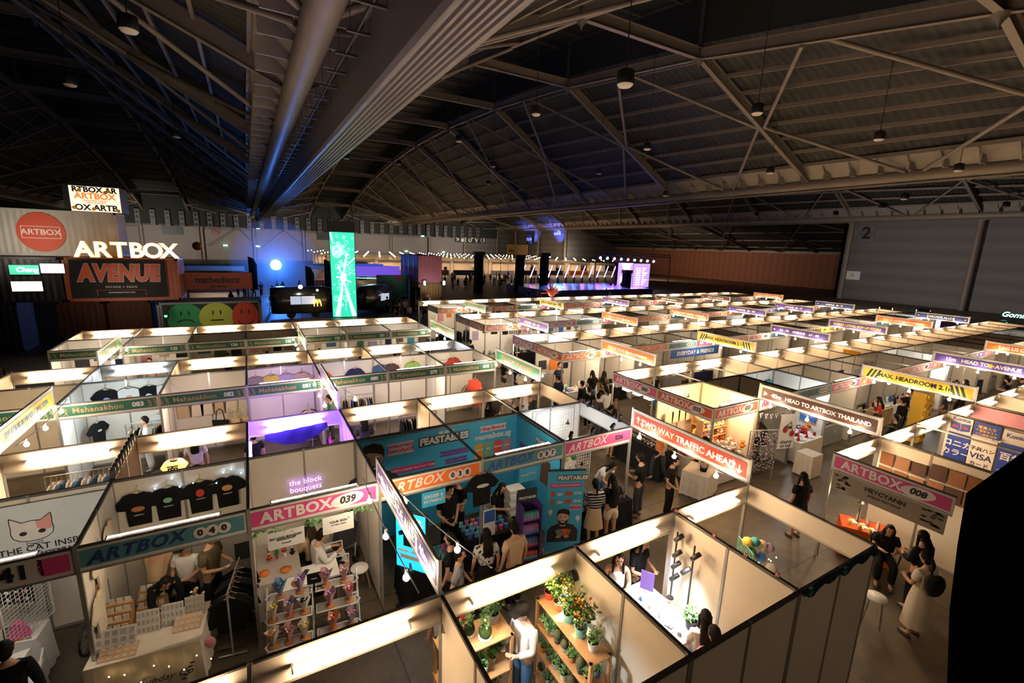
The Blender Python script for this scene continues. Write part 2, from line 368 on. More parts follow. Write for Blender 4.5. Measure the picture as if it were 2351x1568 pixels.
# ================================================================== BOOTHS
FH = .38
PINK = mat('pink print', (.62,.06,.22), .5); TEAL = mat('teal print', (.07,.22,.26), .5); ORNG = mat('orange print', (.80,.17,.03), .5)
NAVY = mat('navy print', (.02,.035,.15), .5); BLUEP = mat('blue print', (.02,.09,.38), .5); REDP = mat('vermilion print', (.62,.09,.03), .5)
GRN = mat('dark green print', (.015,.11,.075), .5); GOLD = mat('dull gold print', (.42,.26,.12), .5); PURP = mat('violet print', (.11,.06,.30), .5)
YEL = mat('yellow print', (.85,.52,.04), .5); BRWN = mat('brown print', (.085,.028,.018), .5); LILAC = mat('lilac print', (.48,.14,.42), .5)
FW = mat('fascia white', (.58,.54,.50), .45); PALE = mat('pale print', (.72,.62,.60), .5)
GRN2 = mat('banner green', (.03,.22,.10), .5); RED2 = mat('banner red', (.72,.06,.025), .5)
def wall_mesh(L, H=2.5, seam=1.0):
    def f():
        b = MB(); n = max(1, int(round(L/seam)))
        b.box(0,L,-.012,.012,.04,H-.04,0)
        b.box(0,L,-.022,.022,H-.045,H,1); b.box(0,L,-.022,.022,0,.05,2)
        for i in range(n+1):
            x = min(max(i*L/n,.02),L-.02); b.box(x-.02,x+.02,-.022,.022,0,H,2 if 0 < i < n else 2)
        return b.mesh('panel')
    return cached(('wall',L,H,seam), f)
PANM = [WHITE, ALUD, ALU]
def post_mesh(): return cached('post', lambda: MB().box(-.025,.025,-.025,.025,0,2.52,0).mesh('corner_post'))
def board_mesh(L): return cached(('board',L), lambda: MB().box(0,L,-.012,.012,2.5-FH,2.5,0).box(0,L,-.02,.02,2.48,2.505,1).box(0,L,-.02,.02,2.5-FH-.01,2.5-FH+.02,2).mesh('fascia_board'))
def ell(cx, cz, rx, rz_, n=24, sh=0.): return [(cx+rx*math.cos(2*PI*i/n)+sh*rz_*math.sin(2*PI*i/n), cz+rz_*math.sin(2*PI*i/n)) for i in range(n)]
def fascia(root, style, num, ox=0., oy=0., rz=0., L=2.):
    """printed front board with lettering, in the booth's own frame; ox,oy is its left end seen from outside"""
    fr = Matrix.Translation((ox,oy,0)) @ Matrix.Rotation(rz,4,'Z')
    def put(name, me, m_, lx, lz, off=.016, rx=False, tilt=0.):
        p = fr @ Vector((lx,-off,lz)); return link(name, me, m_, bd, p, (R(90) if rx else 0, tilt, rz))
    bd = link('fascia_board', board_mesh(L), [FW, ALUD, ALU], root, (0,0,0), (0,0,0))
    bd.location = (ox,oy,0); bd.rotation_euler = (0,0,rz); fr = Matrix.Identity(4); rz = 0
    zc = 2.5-FH/2
    def band(key, m_, pts_list):
        me = cached(('band',key), lambda: (lambda b: [b.prism(p,-.004,0) for p in pts_list] and b)(MB()).mesh('print_band'))
        put('print_band', me, m_, 0, 0, .0145)
    full = [[(.04,2.5-FH+.07),(L-.04,2.5-FH+.07),(L-.04,2.44),(.04,2.44)]]
    if style == 'maha':
        band(('f',L), GRN, full)
        put('lettering', txt('Mahanakhon', .18, .004, .002, 0, 'CENTER', 1.08), GOLD, .80, zc, .02, True)
        put('booth_number', txt(num, .16, .006), WT, 1.58, zc, .02, True)
        orn = cached('orn', lambda: (lambda b: [b.bar((x,0,zc+z1),(x+dx,0,zc+z2),.003,.015) for x in (-.10,.02) for (dx,z1,z2) in ((.08,.1,.02),(.08,-.1,-.02),(.08,.1,-.1),(.06,0,0))] and b)(MB()).mesh('ornament'))
        put('ornament', orn, GOLD, .12, 0, .02); put('ornament', orn, GOLD, 1.88, 0, .02)
    elif style == '041':
        band('l041', PINK, [[(.04,2.19),(.85,2.19),(.85,2.44),(.04,2.44)],[(1.70,2.19),(1.96,2.19),(1.96,2.44),(1.70,2.44)]])
        sp = cached('spray', lambda: (lambda b: [b.box(x,x+.018,-.004,0,z,z+.018) for x, z in [(.85+random.random()**2*.22, 2.21+random.random()*.22) for _ in range(60)]+[(1.68-random.random()**2*.03, 2.21+random.random()*.22) for _ in range(60)]] and b)(MB()).mesh('spray_dots'))
        put('print_band', sp, PINK, 0, 0, .0145)
        put('booth_number', txt(num, .27, .012, .002, 0, 'CENTER', 1.1), BT, 1.36, zc, .02, True)
    else:
        base, tcol, kind = {'pink':(PINK,PALE,'e'),'teal':(TEAL,NAVY,'c'),'orange':(ORNG,PALE,'c'),'red':(REDP,PALE,'e'),'lilac':(LILAC,PALE,'e'),
                            'tealb':(TEAL,BLUEP,'c'),'pinkb':(PALE,PINK,'n'),'orangee':(ORNG,PALE,'e'),'yellow':(YEL,BT,'n'),'purple':(PURP,WT,'n'),'pinks':(PINK,PALE,'s')}[style]
        band(('f',L), base, full)
        wd = 'AVENUE' if style in ('yellow','purple') else 'ARTBOX'
        scr = kind == 'c' or style == 'pinks'
        put('lettering', txt(wd, .25 if scr else .25, .006 if scr else .010, .002, .35 if scr else 0, 'CENTER', 1.12 if scr else 1.08), tcol, .66 if scr else .70, zc, .022, True, tilt=R(-2) if scr else 0)
        if kind == 'e':
            me = cached('ell', lambda: MB().prism(ell(1.48,2.31,.26,.12,sh=.5),-.003,0).mesh('number_oval')); put('number_oval', me, PALE, 0, 0, .019)
            put('booth_number', txt(num, .17, .006, .002, .2), BT, 1.48, zc, .026, True)
        elif kind == 'c':
            me = cached('circ', lambda: (lambda b: [b.prism(ell(1.4+.15*i,2.31,.088,.088,16),-.003,0) for i in range(3)] and b)(MB()).mesh('number_circles')); put('number_circles', me, PALE, 0, 0, .019)
            for i, ch in enumerate(num): put('booth_number', txt(ch, .13, .006), BT, 1.4+.15*i, zc, .026, True)
        else:
            put('booth_number', txt(num, .16, .006), BT if style != 'purple' else WT, 1.6, zc, .026, True)
    return bd
def tube_things(x, y, z, rz, m_, lab, group, L=1.2, r=.02):
    t = empty('tube_light', (x,y,z), rz, lab, 'light', group)
    link('fixture', cached(('fx',L), lambda: MB().box(-L/2,L/2,.03,.085,-.02,.006).box(-L/2-.02,-L/2,-.02,.085,-.022,.02).box(L/2,L/2+.02,-.02,.085,-.022,.02).mesh('fixture')), WHITEP, t)
    link('lit_tube', cached(('tb',L,r), lambda: MB().tube((-L/2,0,0),(L/2,0,0),r,8).mesh('lit_tube')), m_, t)
    return t
ORD = ['first','second','third','fourth','fifth','sixth','seventh','eighth','ninth','tenth','eleventh','twelfth','thirteenth','fourteenth','fifteenth','sixteenth','seventeenth','eighteenth','nineteenth']
AISLE = {-1:'first aisle', 0:'first aisle', 1:'second aisle', 2:'third aisle', 3:'fourth aisle', 4:'fifth aisle'}
def where(x, k, facing):
    blk = 'right block' if x >= 9 else 'left block'
    n = int((x-9)//2) if x >= 9 else int((x+10)//2)
    side = 'far side' if facing == 'f' else 'near side'
    return '%s from left, %s, %s of %s' % (ORD[min(max(n,0),18)], blk, side, AISLE[k])
BOOTHS = []
STY = ['red','pinkb','teal','pink','orange','yellow','purple','tealb','pinks','orangee']
def fbooth(x, y, k, style, num, left=True, right=False, strip=True, lab=None, left_fascia=None):
    """booth facing the camera: front board at y, back panels at y+2 (shared with the booth behind)"""
    t = empty('market_booth', (x,y,0), 0, lab or 'booth with %s front board, %s' % (COLN[style], where(x,k,'f')), 'booth')
    fascia(t, style, num)
    link('back_panel', wall_mesh(2.0), PANM, t, (0,1.977,0))
    if left: link('side_panel', wall_mesh(1.95), PANM, t, (.025,.005,0), (0,0,R(90)))
    if right: link('side_panel', wall_mesh(1.95), PANM, t, (1.975,.005,0), (0,0,R(90)))
    link('corner_post', post_mesh(), ALU, t, (.026,0,0)); 
    if x in (4, 43): link('corner_post', post_mesh(), ALU, t, (1.974,0,0)); link('header_board', board_mesh(2.), [FW,ALUD,ALU], t, (2,0,0), (0,0,R(90)))
    if not left: link('cross_rail', cached('rail', lambda: MB().box(0,2,-.02,.02,2.46,2.5).mesh('cross_rail')), ALU, t, (.022,0,0), (0,0,R(90)))
    if left_fascia: fascia(t, left_fascia[0], left_fascia[1], 0, 2, R(-90))
    if strip: tube_things(x+1.0, y+.08, 2.50, R(180), LEDW, 'thin lit strip light, %s' % where(x,k,'f'), None, 1.3, .012)
    BOOTHS.append((x,y,k,'f',style,num)); return t
def cbooth(x, y, k, left=True, right=False, back=False, tm=None, lab=None, left_fascia=None, tubelab=None, off=0.):
    """booth facing away: header board at y, booth from y-2 to y, lit tube on the inner face of the header"""
    t = empty('market_booth', (x,y,0), 0, lab or 'booth seen from behind, %s' % where(x,k+1,'n'), 'booth')
    link('header_board', board_mesh(2.), [FW,ALUD,ALU], t, (2,0,0), (0,0,PI))
    if left: link('side_panel', wall_mesh(1.95), PANM, t, (.025,-1.97,0), (0,0,R(90)))
    else: link('cross_rail', cached('rail', lambda: MB().box(0,2,-.02,.02,2.46,2.5).mesh('cross_rail')), ALU, t, (.022,-2,0), (0,0,R(90)))
    if right: link('side_panel', wall_mesh(1.95), PANM, t, (1.975,-1.97,0), (0,0,R(90)))
    if back: link('back_panel', wall_mesh(2.0), PANM, t, (0,-2.0,0))
    link('corner_post', post_mesh(), ALU, t, (.026,0,0))
    if x in (4, 43): link('corner_post', post_mesh(), ALU, t, (1.974,0,0)); link('header_board', board_mesh(2.), [FW,ALUD,ALU], t, (2,-2,0), (0,0,R(90)))
    if left_fascia: fascia(t, left_fascia[0], left_fascia[1], 0, 0, R(-90))
    tube_things(x+1.0+off, y-.10, 2.31, 0, tm or TUBEM, tubelab or ('lit %s tube light, %s' % ('violet' if tm is TUBEP else 'warm', where(x,k+1,'n'))), None)
    BOOTHS.append((x,y-2,k,'c','',''))
    return t
COLN = {'maha':'dark green','041':'pink and white','pink':'pink','teal':'teal','orange':'orange','red':'vermilion','lilac':'lilac','tealb':'teal','pinkb':'pale pink','orangee':'orange','yellow':'yellow','purple':'purple','pinks':'pink'}
# ---- left block (x -10..6)
near = {-6:('041','041'),-4:('teal','040'),-2:('pink','039'),0:('orange','038'),2:('tealb','037'),4:('pinks','036')}
for x,(st,nm) in near.items():
    fbooth(x, 3, 0, st, nm, left=x != 2, strip=x in (-4,-2,2,-6), lab='%s fronted booth numbered %s, %s' % (COLN[st], nm, where(x,0,'f').replace(' of first',', first')))
maha1 = {-8:'084',-6:'083',-4:'082',-2:'081',0:'080',2:'079',4:'078'}
for x, nm in maha1.items(): fbooth(x, 10, 1, 'maha', nm, left=x not in (2,), strip=x in (2,4,-2), lab=None if x == -8 else 'green fronted booth numbered %s, %s' % (nm, where(x,1,'f').replace(' of second',', second')))
maha2 = {-8:'126',-6:'126',-4:'124',-2:'123',0:'122',2:'121',4:'120'}
for x, nm in maha2.items():
    nm2 = {-8:'126',-6:'125',-4:'124',-2:'123',0:'122',2:'121',4:'120'}[x]
    fbooth(x, 17, 2, 'maha', nm2, left=x not in (4,), strip=False, lab='green fronted booth numbered %s, %s' % (nm2, where(x,2,'f').replace(' of third',', third')))
for x in (-4,-2,0,2,4): cbooth(x, 0, -1, left=x in (0,2,4), back=x >= 0, off=.0 if x != -4 else .2)
for x in (-6,-4,-2,0,2,4): cbooth(x, 7, 0, left=x not in (4,), tm=TUBEP if x == -2 else None)
for x in (-8,-6,-4,-2,0,2,4): cbooth(x, 14, 1, left=x in (-8,-6,-4,-2,0,2), tm=TUBEC if x in (-6,4) else None)
for x in (-8,-6,-4,-2,0,2,4): cbooth(x, 21, 2, left=x in (-8,-4,0))
# ---- right block (x 9..45), rows on the same seven metre pitch
rowst = {0:['red','pinkb','teal','pink','orange','orange','pink','red','yellow','purple','pink','teal','orange','yellow','purple','red','pinkb','teal'],
         1:['orangee','pinkb','orange','teal','pink','orange','pinkb','teal','pink','yellow','yellow','purple','pink','teal','yellow','purple','pink','red'],
         2:['orangee','pinkb','lilac','teal','pink','orange','red','teal','pink','orange','red','yellow','purple','teal','pink','orange','red','purple'],
         3:['orangee','pinkb','red','teal','pinks','orange','pink','teal','pinkb','pink','orange','teal','red','orangee','pink','purple','orange','purple']}
num0 = ['035','035','000','091','000','090','089','088','087','086','085','077','076','075','074','073','072','071']
num1 = ['011','012','013','000','014','000','015','016','017','018','069','070','068','067','066','065','064','063']
rnd = random.Random(3)
for k in range(4):
    for i in range(18):
        x = 9+2*i; st = rowst[k][i]; nm = num0[i] if k == 0 else num1[i] if k == 1 else '%03d' % (99+k*20+i)
        lf = None
        if i == 0: lf = {0:('red','035'),1:('red','011'),2:('red','113'),3:('lilac','107')}[k]
        op = rnd.random() < .25
        lb = None
        fbooth(x, 3+7*k, k, st, nm, left=(i > 0 and not op), right=i == 17, strip=(i in (0,3,7)), left_fascia=lf, lab=lb)
for k in range(-1, 4):
    for i in range(18):
        x = 9+2*i; lf = None
        if i == 0: lf = {-1:('pink','008'),0:('pink','050'),1:('lilac','112'),2:('lilac','114'),3:None}[k]
        op = rnd.random() < .25
        cbooth(x, 7*k+7, k, left=(i > 0 and (not op or k == -1) and not (k == -1 and i == 2)), right=i == 17, back=(k == -1 and i > 1), left_fascia=lf)
# ---- banners over the aisles
def arrow(b, x, z, s, d, y0=-.004):
    dx, dz = {'l':(-1,0),'r':(1,0),'u':(0,1),'d':(0,-1)}[d]
    px, pz = -dz, dx
    pts = [(x+dx*s,z+dz*s),(x+px*s*.75,z+pz*s*.75),(x-px*s*.75,z-pz*s*.75)]
    b.prism(pts if (pts[1][0]-pts[0][0])*(pts[2][1]-pts[0][1])-(pts[1][1]-pts[0][1])*(pts[2][0]-pts[0][0]) > 0 else pts[::-1], y0, 0)
    b.box(min(x,x-dx*s)-abs(pz)*0-(.02 if dx == 0 else 0), max(x,x-dx*s)+(.02 if dx == 0 else 0), y0, 0, min(z,z-dz*s)-(.02 if dz == 0 else 0), max(z,z-dz*s)+(.02 if dz == 0 else 0))
def banner(x, k, bandm, text, tm, lab, extra=None, flip=False, sub=None, size=.24, name='aisle_banner', tx=1.5, bulbs=2):
    y0 = 7*k
    t = empty(name, (x,y0+3,0) if not flip else (x,y0,0), R(-90) if not flip else R(90), lab, 'banner')
    build('banner_board', MB().box(0,3,-.015,.015,2.5,2.95).box(0,3,-.02,.02,2.93,2.955,1).box(0,3,-.02,.02,2.495,2.52,1), [FW,ALU], t)
    for px in (0.,3.): build('post', MB().box(px-.022,px+.022,-.022,.022,2.5,2.98), ALU, t)
    if bandm:
        for s in (0,1):
            build('print_band', MB().box(.07,2.93,-.02 if s == 0 else .016,-.016 if s == 0 else .02,2.575,2.875), bandm, t)
            for (s_, x_, sz_, m_) in ([(text, tx, size, tm)]+(sub or [])):
                if s_: link('lettering', txt(s_, sz_, sz_*.035, .002), m_, t, (x_ if s == 0 else 3-x_, -.024 if s == 0 else .024, 2.72), (R(90),0,0 if s == 0 else PI))
            if extra:
                g = link('symbols', cached(('ex',extra), lambda: SYM[extra]()), SYMM[extra], t, (0,-.021,0) if s == 0 else (3,.021,0), (0,0,0 if s == 0 else PI))
    BANS.append((x,y0,t)); return t
BANS = []
def _two():
    b = MB()
    for x, d in ((.2,'u'),(.34,'d'),(2.66,'u'),(2.80,'d')): arrow(b, x, 2.72+(.03 if d == 'u' else -.03), .09, d)
    return b.mesh('symbols')
def _haz():
    b = MB()
    for x in (.15,.27,.39,2.37,2.49,2.61): b.prism([(x,2.58),(x+.07,2.58),(x+.19,2.87),(x+.12,2.87)] if x < 1 else [(x+.12,2.58),(x+.19,2.58),(x+.07,2.87),(x,2.87)], -.004, 0)
    return b.mesh('symbols')
def _arc():
    b = MB(); arrow(b,.2,2.72,.07,'l')
    b.prism([(2.75,2.66),(2.87,2.72),(2.75,2.78)],-.004,0)
    for x in (.75,2.2): b.prism(ell(x,2.80,.035,.035,10),-.004,0); b.prism([(x-.05,2.60),(x+.05,2.60),(x+.02,2.77),(x-.02,2.77)],-.004,0)
    return b.mesh('symbols')
def _arl(): return MB().prism([(.14,2.72),(.25,2.65),(.25,2.79)],-.004,0).mesh('symbols')
def _arr(): return MB().prism([(.25,2.72),(.14,2.79),(.14,2.65)],-.004,0).mesh('symbols')
def _sq(): return MB().box(1.72,1.80,-.004,0,2.64,2.80).box(1.66,1.86,-.004,0,2.69,2.75).mesh('symbols')
SYM = {'two':_two,'haz':_haz,'arc':_arc,'arl':_arl,'arr':_arr,'sq':_sq}
SYMM = {'two':WT,'haz':BT,'arc':WT,'arl':WT,'arr':WT,'sq':YEL}
banner(0,0,PURP,'ARCADE ALLEY',WT,'purple aisle banner reading arcade alley, nearest the camera','arc',size=.22,sub=[('40m',.48,.2,WT),('40m',2.5,.2,WT)])
banner(6,0,RED2,'TWO WAY TRAFFIC AHEAD',WT,'red aisle banner reading two way traffic ahead with arrows, largest of its kind','two',size=.19,tx=1.5)
banner(11,0,BRWN,'HEAD TO ARTBOX THAILAND',WT,'brown aisle banner reading head to artbox thailand','arr',size=.15,sub=[('40m',.50,.16,WT)],tx=1.78)
banner(17,0,YEL,'MAX. HEADROOM 2.1m',BT,'yellow aisle banner reading max. headroom with black stripes, the nearer one','haz',size=.19)
banner(23,0,PURP,'15m   HEAD TO   AVENUE',WT,'purple aisle banner reading 15m head to avenue','sq',size=.19)
banner(29,0,ORNG,'TAG US ON IG @artbox',WT,'orange aisle banner reading tag us on IG, by the right edge',None,size=.2)
banner(35,0,PURP,'ARCADE ALLEY',WT,'purple aisle banner at the far right end of the near aisle','arc',size=.22)
banner(-6,1,YEL,'SHOPPING IS NEVER A BAD IDEA',mat('steel blue lettering',(.10,.18,.32)),'yellow aisle banner reading shopping is never a bad idea',None,True,size=.155)
banner(0,1,PURP,'TWO WAY TRAFFIC',WT,'white framed aisle banner seen edge-on between booths 081 and 080',None,True,size=.2)
banner(6,1,GRN2,'THAI POP-UP MARKET',GOLD,'green aisle banner reading thai pop-up market, the nearer one',None,size=.21)
banner(11,1,ORNG,'TAG US ON IG @artboxsingapore',PALE,'orange aisle banner above the second aisle, left of the everyday and friends sheet',None,size=.15)
banner(17,1,YEL,'MAX. HEADROOM 2.1m',BT,'yellow aisle banner reading max. headroom with black stripes, the farther one','haz',size=.19)
banner(23,1,PURP,'64 - 70    AVENUE    67 - 83',WT,'purple aisle banner with arrows reading 64 to 70 avenue','arl',size=.17)
banner(29,1,PURP,'KOREA LOCAL POP-UP STORE',YEL,'purple aisle banner with yellow words korea local pop-up store',None,size=.18)
banner(35,1,ORNG,'TAG US ON IG @artboxsingapore',PALE,'orange aisle banner farther right in the second aisle',None,size=.15)
banner(41,1,NAVY,'ARCADE ALLEY',WT,'navy aisle banner reading arcade alley, farthest right','arc',size=.2)
banner(-6,2,GRN2,'THAI POP-UP MARKET',GOLD,'white and green aisle banner seen edge-on at the far left',None,True,size=.2)
banner(0,2,GRN2,'THAI POP-UP MARKET',GOLD,'white aisle banner seen edge-on between booths 123 and 122',None,True,size=.2)
banner(6,2,GRN2,'THAI POP-UP MARKET',GOLD,'green aisle banner reading thai pop-up market, the farther one',None,size=.2)
banner(11,2,PURP,'AVENUE   100 - 101',WT,'purple aisle banner above the third aisle, first after the corner booths','arl',size=.18)
banner(17,2,ORNG,'TAG US ON IG @artbox',PALE,'orange aisle banner above the third aisle',None,size=.17)
banner(23,2,ORNG,'TWO WAY TRAFFIC AHEAD',WT,'orange aisle banner reading two way traffic ahead, in the third aisle','two',size=.17)
banner(29,2,PURP,'AVENUE   98 - 105',WT,'purple avenue aisle banner in the middle of the third aisle','arl',size=.18)
banner(35,2,PURP,'AVENUE   84 - 97',WT,'purple avenue aisle banner farther right in the third aisle','arl',size=.18)
banner(41,2,NAVY,'AVENUE   84 - 92',WT,'navy aisle banner at the right end of the third aisle','arl',size=.18)
banner(11,3,GRN2,'THAI POP-UP MARKET',GOLD,'small green aisle banner in the fourth aisle',None,size=.2)
banner(17,3,YEL,'MAX. HEADROOM 2.1m',BT,'small yellow headroom banner in the fourth aisle','haz',size=.19)
banner(23,3,PURP,'AVENUE   100 - 110',WT,'small purple banner in the fourth aisle','arl',size=.18)
banner(29,3,BRWN,'HEAD TO ARTBOX',WT,'small brown banner in the fourth aisle','arr',size=.19)
banner(35,3,BRWN,'HEAD TO ARTBOX',WT,'second small brown banner farther right in the fourth aisle','arr',size=.19)
banner(43,3,ORNG,'TAG US ON IG @artbox',PALE,'small orange banner at the far end of the fourth aisle',None,size=.2)
# festoon bulbs strung from each banner
def bulb_parts(t, p, mm=None):
    link('bulb_socket', cached('bs', lambda: MB().tube((0,0,.03),(0,0,.12),.022,8).mesh('bulb_socket')), WHITEP, t, p)
    link('bulb_glass', cached('bg', lambda: MB().ball((0,0,-.01),.045,8,k=5).mesh('bulb_glass')), mm or BULB, t, p)
def festoon(a, b, n, sag, lab, mm=None, group=None):
    a = Vector(a); b = Vector(b); t = empty('festoon_light_string', a, 0, lab, 'string lights', group); d = b-a
    pts = [d*(i/12)+Vector((0,0,-sag*math.sin(PI*i/12))) for i in range(13)]
    build('cable', MB().path(pts,.008,4), mat('pale cable',(.3,.3,.28)), t)
    for i in range(n):
        f = (i+.5)/n; p = d*f+Vector((0,0,-sag*math.sin(PI*f)-.1)); bulb_parts(t, p, mm)
    return t
for x, y0, t in BANS:
    nb = {0:3}.get(x, 3)
    s = -1 if x >= 0 else 1
    festoon((x+s*.25,y0,2.62),(x+s*.25,y0+3,2.62),nb,.08,'string of lit bulbs beside the '+' '.join(t['label'].replace('aisle banner','banner').split()[:10]))
    if y0 <= 7: festoon((x-s*.7,y0,2.62),(x-s*.1,y0+3,2.62),2,.1,'second lit bulb string behind the '+' '.join(t['label'].replace('aisle banner','banner').split()[:10]))
# ================================================================== PEOPLE
def skin_mesh(name, verts, edges, radii, root, sub=1):
    me = bpy.data.meshes.new(name); me.from_pydata([Vector(v) for v in verts], edges, [])
    ob = bpy.data.objects.new('tmp', me); COL.objects.link(ob)
    ob.modifiers.new('skin', 'SKIN')
    if not me.skin_vertices: 
        bm = bmesh.new(); bm.from_mesh(me); bm.verts.layers.skin.verify(); bm.to_mesh(me); bm.free()
    for i, r in enumerate(radii):
        sv = me.skin_vertices[0].data[i]; sv.radius = r if hasattr(r, '__len__') else (r, r); sv.use_root = (i == root)
    if sub: s = ob.modifiers.new('sub', 'SUBSURF'); s.levels = sub; s.render_levels = sub
    bpy.context.view_layer.update()
    dg = bpy.context.evaluated_depsgraph_get(); out = bpy.data.meshes.new_from_object(ob.evaluated_get(dg))
    bpy.data.objects.remove(ob); out.name = name
    out.polygons.foreach_set('use_smooth', [True]*len(out.polygons)); return out
def pose_points(pose):
    """joints, x right / y back / z up, figure 1.68 tall facing -y"""
    P = dict(pel=(0,0,.93), bel=(0,0,1.08), che=(0,-.005,1.28), nek=(0,0,1.42), hb=(0,-.01,1.50), hd=(0,-.02,1.60))
    for s, n in ((-1,'l'),(1,'r')):
        P['sh'+n] = (s*.17,0,1.37); P['el'+n] = (s*.24,.02,1.10); P['wr'+n] = (s*.25,-.05,.86); P['ha'+n] = (s*.245,-.08,.79)
        P['hi'+n] = (s*.09,0,.88); P['kn'+n] = (s*.10,-.02,.48); P['an'+n] = (s*.10,.02,.08); P['to'+n] = (s*.115,-.13,.035)
    def up(d): P.update(d)
    if pose == 'hold':
        for s, n in ((-1,'l'),(1,'r')): up({'el'+n:(s*.22,-.03,1.10),'wr'+n:(s*.13,-.25,1.10),'ha'+n:(s*.07,-.31,1.11)})
        up(dict(hd=(0,-.06,1.59), hb=(0,-.03,1.50)))
    elif pose == 'clasp':
        for s, n in ((-1,'l'),(1,'r')): up({'el'+n:(s*.25,0,1.08),'wr'+n:(s*.10,-.16,.90),'ha'+n:(s*.03,-.19,.86)})
        up(dict(hd=(0,-.07,1.58), hb=(0,-.04,1.495)))
    elif pose == 'walk':
        up(dict(knl=(-.1,-.14,.49), anl=(-.1,-.12,.09), tol=(-.11,-.26,.05), knr=(.1,.04,.47), anr=(.1,.22,.12), tor=(.11,.10,.03)))
        up(dict(ell=(-.25,.08,1.11), wrl=(-.25,.10,.87), hal=(-.25,.08,.80), elr=(.25,-.03,1.1), wrr=(.22,-.2,.92), har=(.2,-.26,.88)))
    elif pose == 'reach':
        up(dict(elr=(.22,-.12,1.16), wrr=(.17,-.36,1.08), har=(.14,-.43,1.06), hd=(0,-.08,1.58), hb=(0,-.05,1.49)))
    elif pose == 'bend':
        up(dict(bel=(0,-.04,1.06), che=(0,-.16,1.22), nek=(0,-.27,1.32), hb=(0,-.33,1.37), hd=(0,-.41,1.41)))
        for s, n in ((-1,'l'),(1,'r')): up({'sh'+n:(s*.17,-.23,1.28),'el'+n:(s*.21,-.30,1.02),'wr'+n:(s*.13,-.48,.92),'ha'+n:(s*.08,-.54,.89)})
    elif pose == 'sit':
        dz = -.40
        for k_ in ('pel','bel','che','nek','hb','hd'): P[k_] = (P[k_][0], P[k_][1]-(.05 if k_ in ('hb','hd') else 0), P[k_][2]+dz)
        for s, n in ((-1,'l'),(1,'r')):
            up({'sh'+n:(s*.17,0,.97),'el'+n:(s*.22,-.08,.73),'wr'+n:(s*.12,-.32,.79),'ha'+n:(s*.07,-.39,.80),
                'hi'+n:(s*.09,-.02,.50),'kn'+n:(s*.13,-.43,.50),'an'+n:(s*.12,-.42,.08),'to'+n:(s*.13,-.56,.035)})
        up(dict(hb=(0,-.05,1.09), hd=(0,-.10,1.18)))
    return {k_: Vector(v) for k_, v in P.items()}
def head_parts(P):
    h = P['hd']; d = (h-P['hb']); fwd = Vector((0,-1,0)); tilt = math.atan2(-(d.y), max(d.z,.03))*.9-.1
    return Matrix.Translation(h) @ Matrix.Rotation(tilt*.6,4,'X')
def body_mesh(pose):
    P = pose_points(pose); N = ['pel','bel','che','nek','hb']; rad = [(.13,.10),(.125,.095),(.13,.095),(.05,.05),(.05,.052)]
    V = [P[n] for n in N]; E = [(0,1),(1,2),(2,3),(3,4)]
    def chain(st, names, rr):
        p = st
        for n, r_ in zip(names, rr): V.append(P[n] if isinstance(n, str) else n); rad.append(r_); E.append((p, len(V)-1)); p = len(V)-1
        return p
    for n in 'lr':
        chain(2, ['sh'+n,'el'+n,'wr'+n,'ha'+n], [.052,.040,.027,(.030,.022)])
        chain(0, ['hi'+n,'kn'+n,'an'+n,'to'+n], [.085,.055,.037,(.036,.028)])
    me = skin_mesh('body', V, E, rad, 0)
    b = MB(); b.v = [tuple(v.co) for v in me.vertices]; b.f = [tuple(p.vertices) for p in me.polygons]; b.mi = [0]*len(b.f); b.sm = [True]*len(b.f)
    M = head_parts(P)
    b.lathe([(.001,-.115),(.045,-.105),(.066,-.06),(.076,0),(.080,.045),(.068,.085),(.035,.112),(.001,.118)],(0,0,0),14,0,True,1,1.18,M)
    b.prism([(-.012,-.03),(.012,-.03),(.004,.02),(-.004,.02)],-.112,-.075,0,M)
    b.ball((0,-.073,-.062),.020,8,2,1.1,.5,.35,4,M)
    for s in (-1,1): b.ball((s*.030,-.082,.012),.010,6,1,1.2,.7,.6,4,M); b.ball((s*.080,0,-.005),.020,6,0,.4,.8,1.3,4,M); b.box(s*.030-.016,s*.030+.016,-.092,-.085,.028,.033,1,M)
    for s, n in ((-1,'l'),(1,'r')):
        w_, h = P['wr'+n], P['ha'+n]; d = (h-w_).normalized(); side = d.cross(Vector((0,0,1))); side = side.normalized() if side.length > .2 else Vector((0,1,0)); nrm = d.cross(side)
        for i, L in enumerate((.062,.072,.068,.055)):
            a = h+side*(.022*(i-1.5)/1.2)*.9; m1 = a+d*L*.55; m2 = m1+(d*.8+nrm*.45*(1 if nrm.y > 0 else -1))*L*.45
            b.tube(a-d*.01,m1,.0095,5,0,.009); b.tube(m1,m2,.009,5,0,.007)
        a = w_+d*.03-side*.02*s; b.tube(a,a+(d*.6-side*s*.7).normalized()*.05,.011,5,0,.009)
    return b.mesh('body')
def top_mesh(pose, kind):
    P = pose_points(pose); V = [P['pel']+Vector((0,0,.0 if kind != 'long' else -.06)),P['bel'],P['che'],P['che'].lerp(P['nek'],.75)]; g = .022
    rad = [(.155,.12),(.150,.115),(.158,.118),(.085,.075)]; E = [(0,1),(1,2),(2,3)]
    for n in 'lr':
        V.append(P['sh'+n]); rad.append(.076); E.append((2,len(V)-1)); p = len(V)-1
        if kind == 'tank': V.pop(); rad.pop(); E.pop(); continue
        if kind == 'sleeve' or kind == 'long': V.append(P['el'+n]); rad.append(.060); E.append((p,len(V)-1)); p = len(V)-1; V.append(P['wr'+n].lerp(P['el'+n],.08)); rad.append(.045); E.append((p,len(V)-1))
        else: V.append(P['sh'+n].lerp(P['el'+n],.72)); rad.append(.072); E.append((p,len(V)-1))
    return skin_mesh('top', V, E, rad, 1)
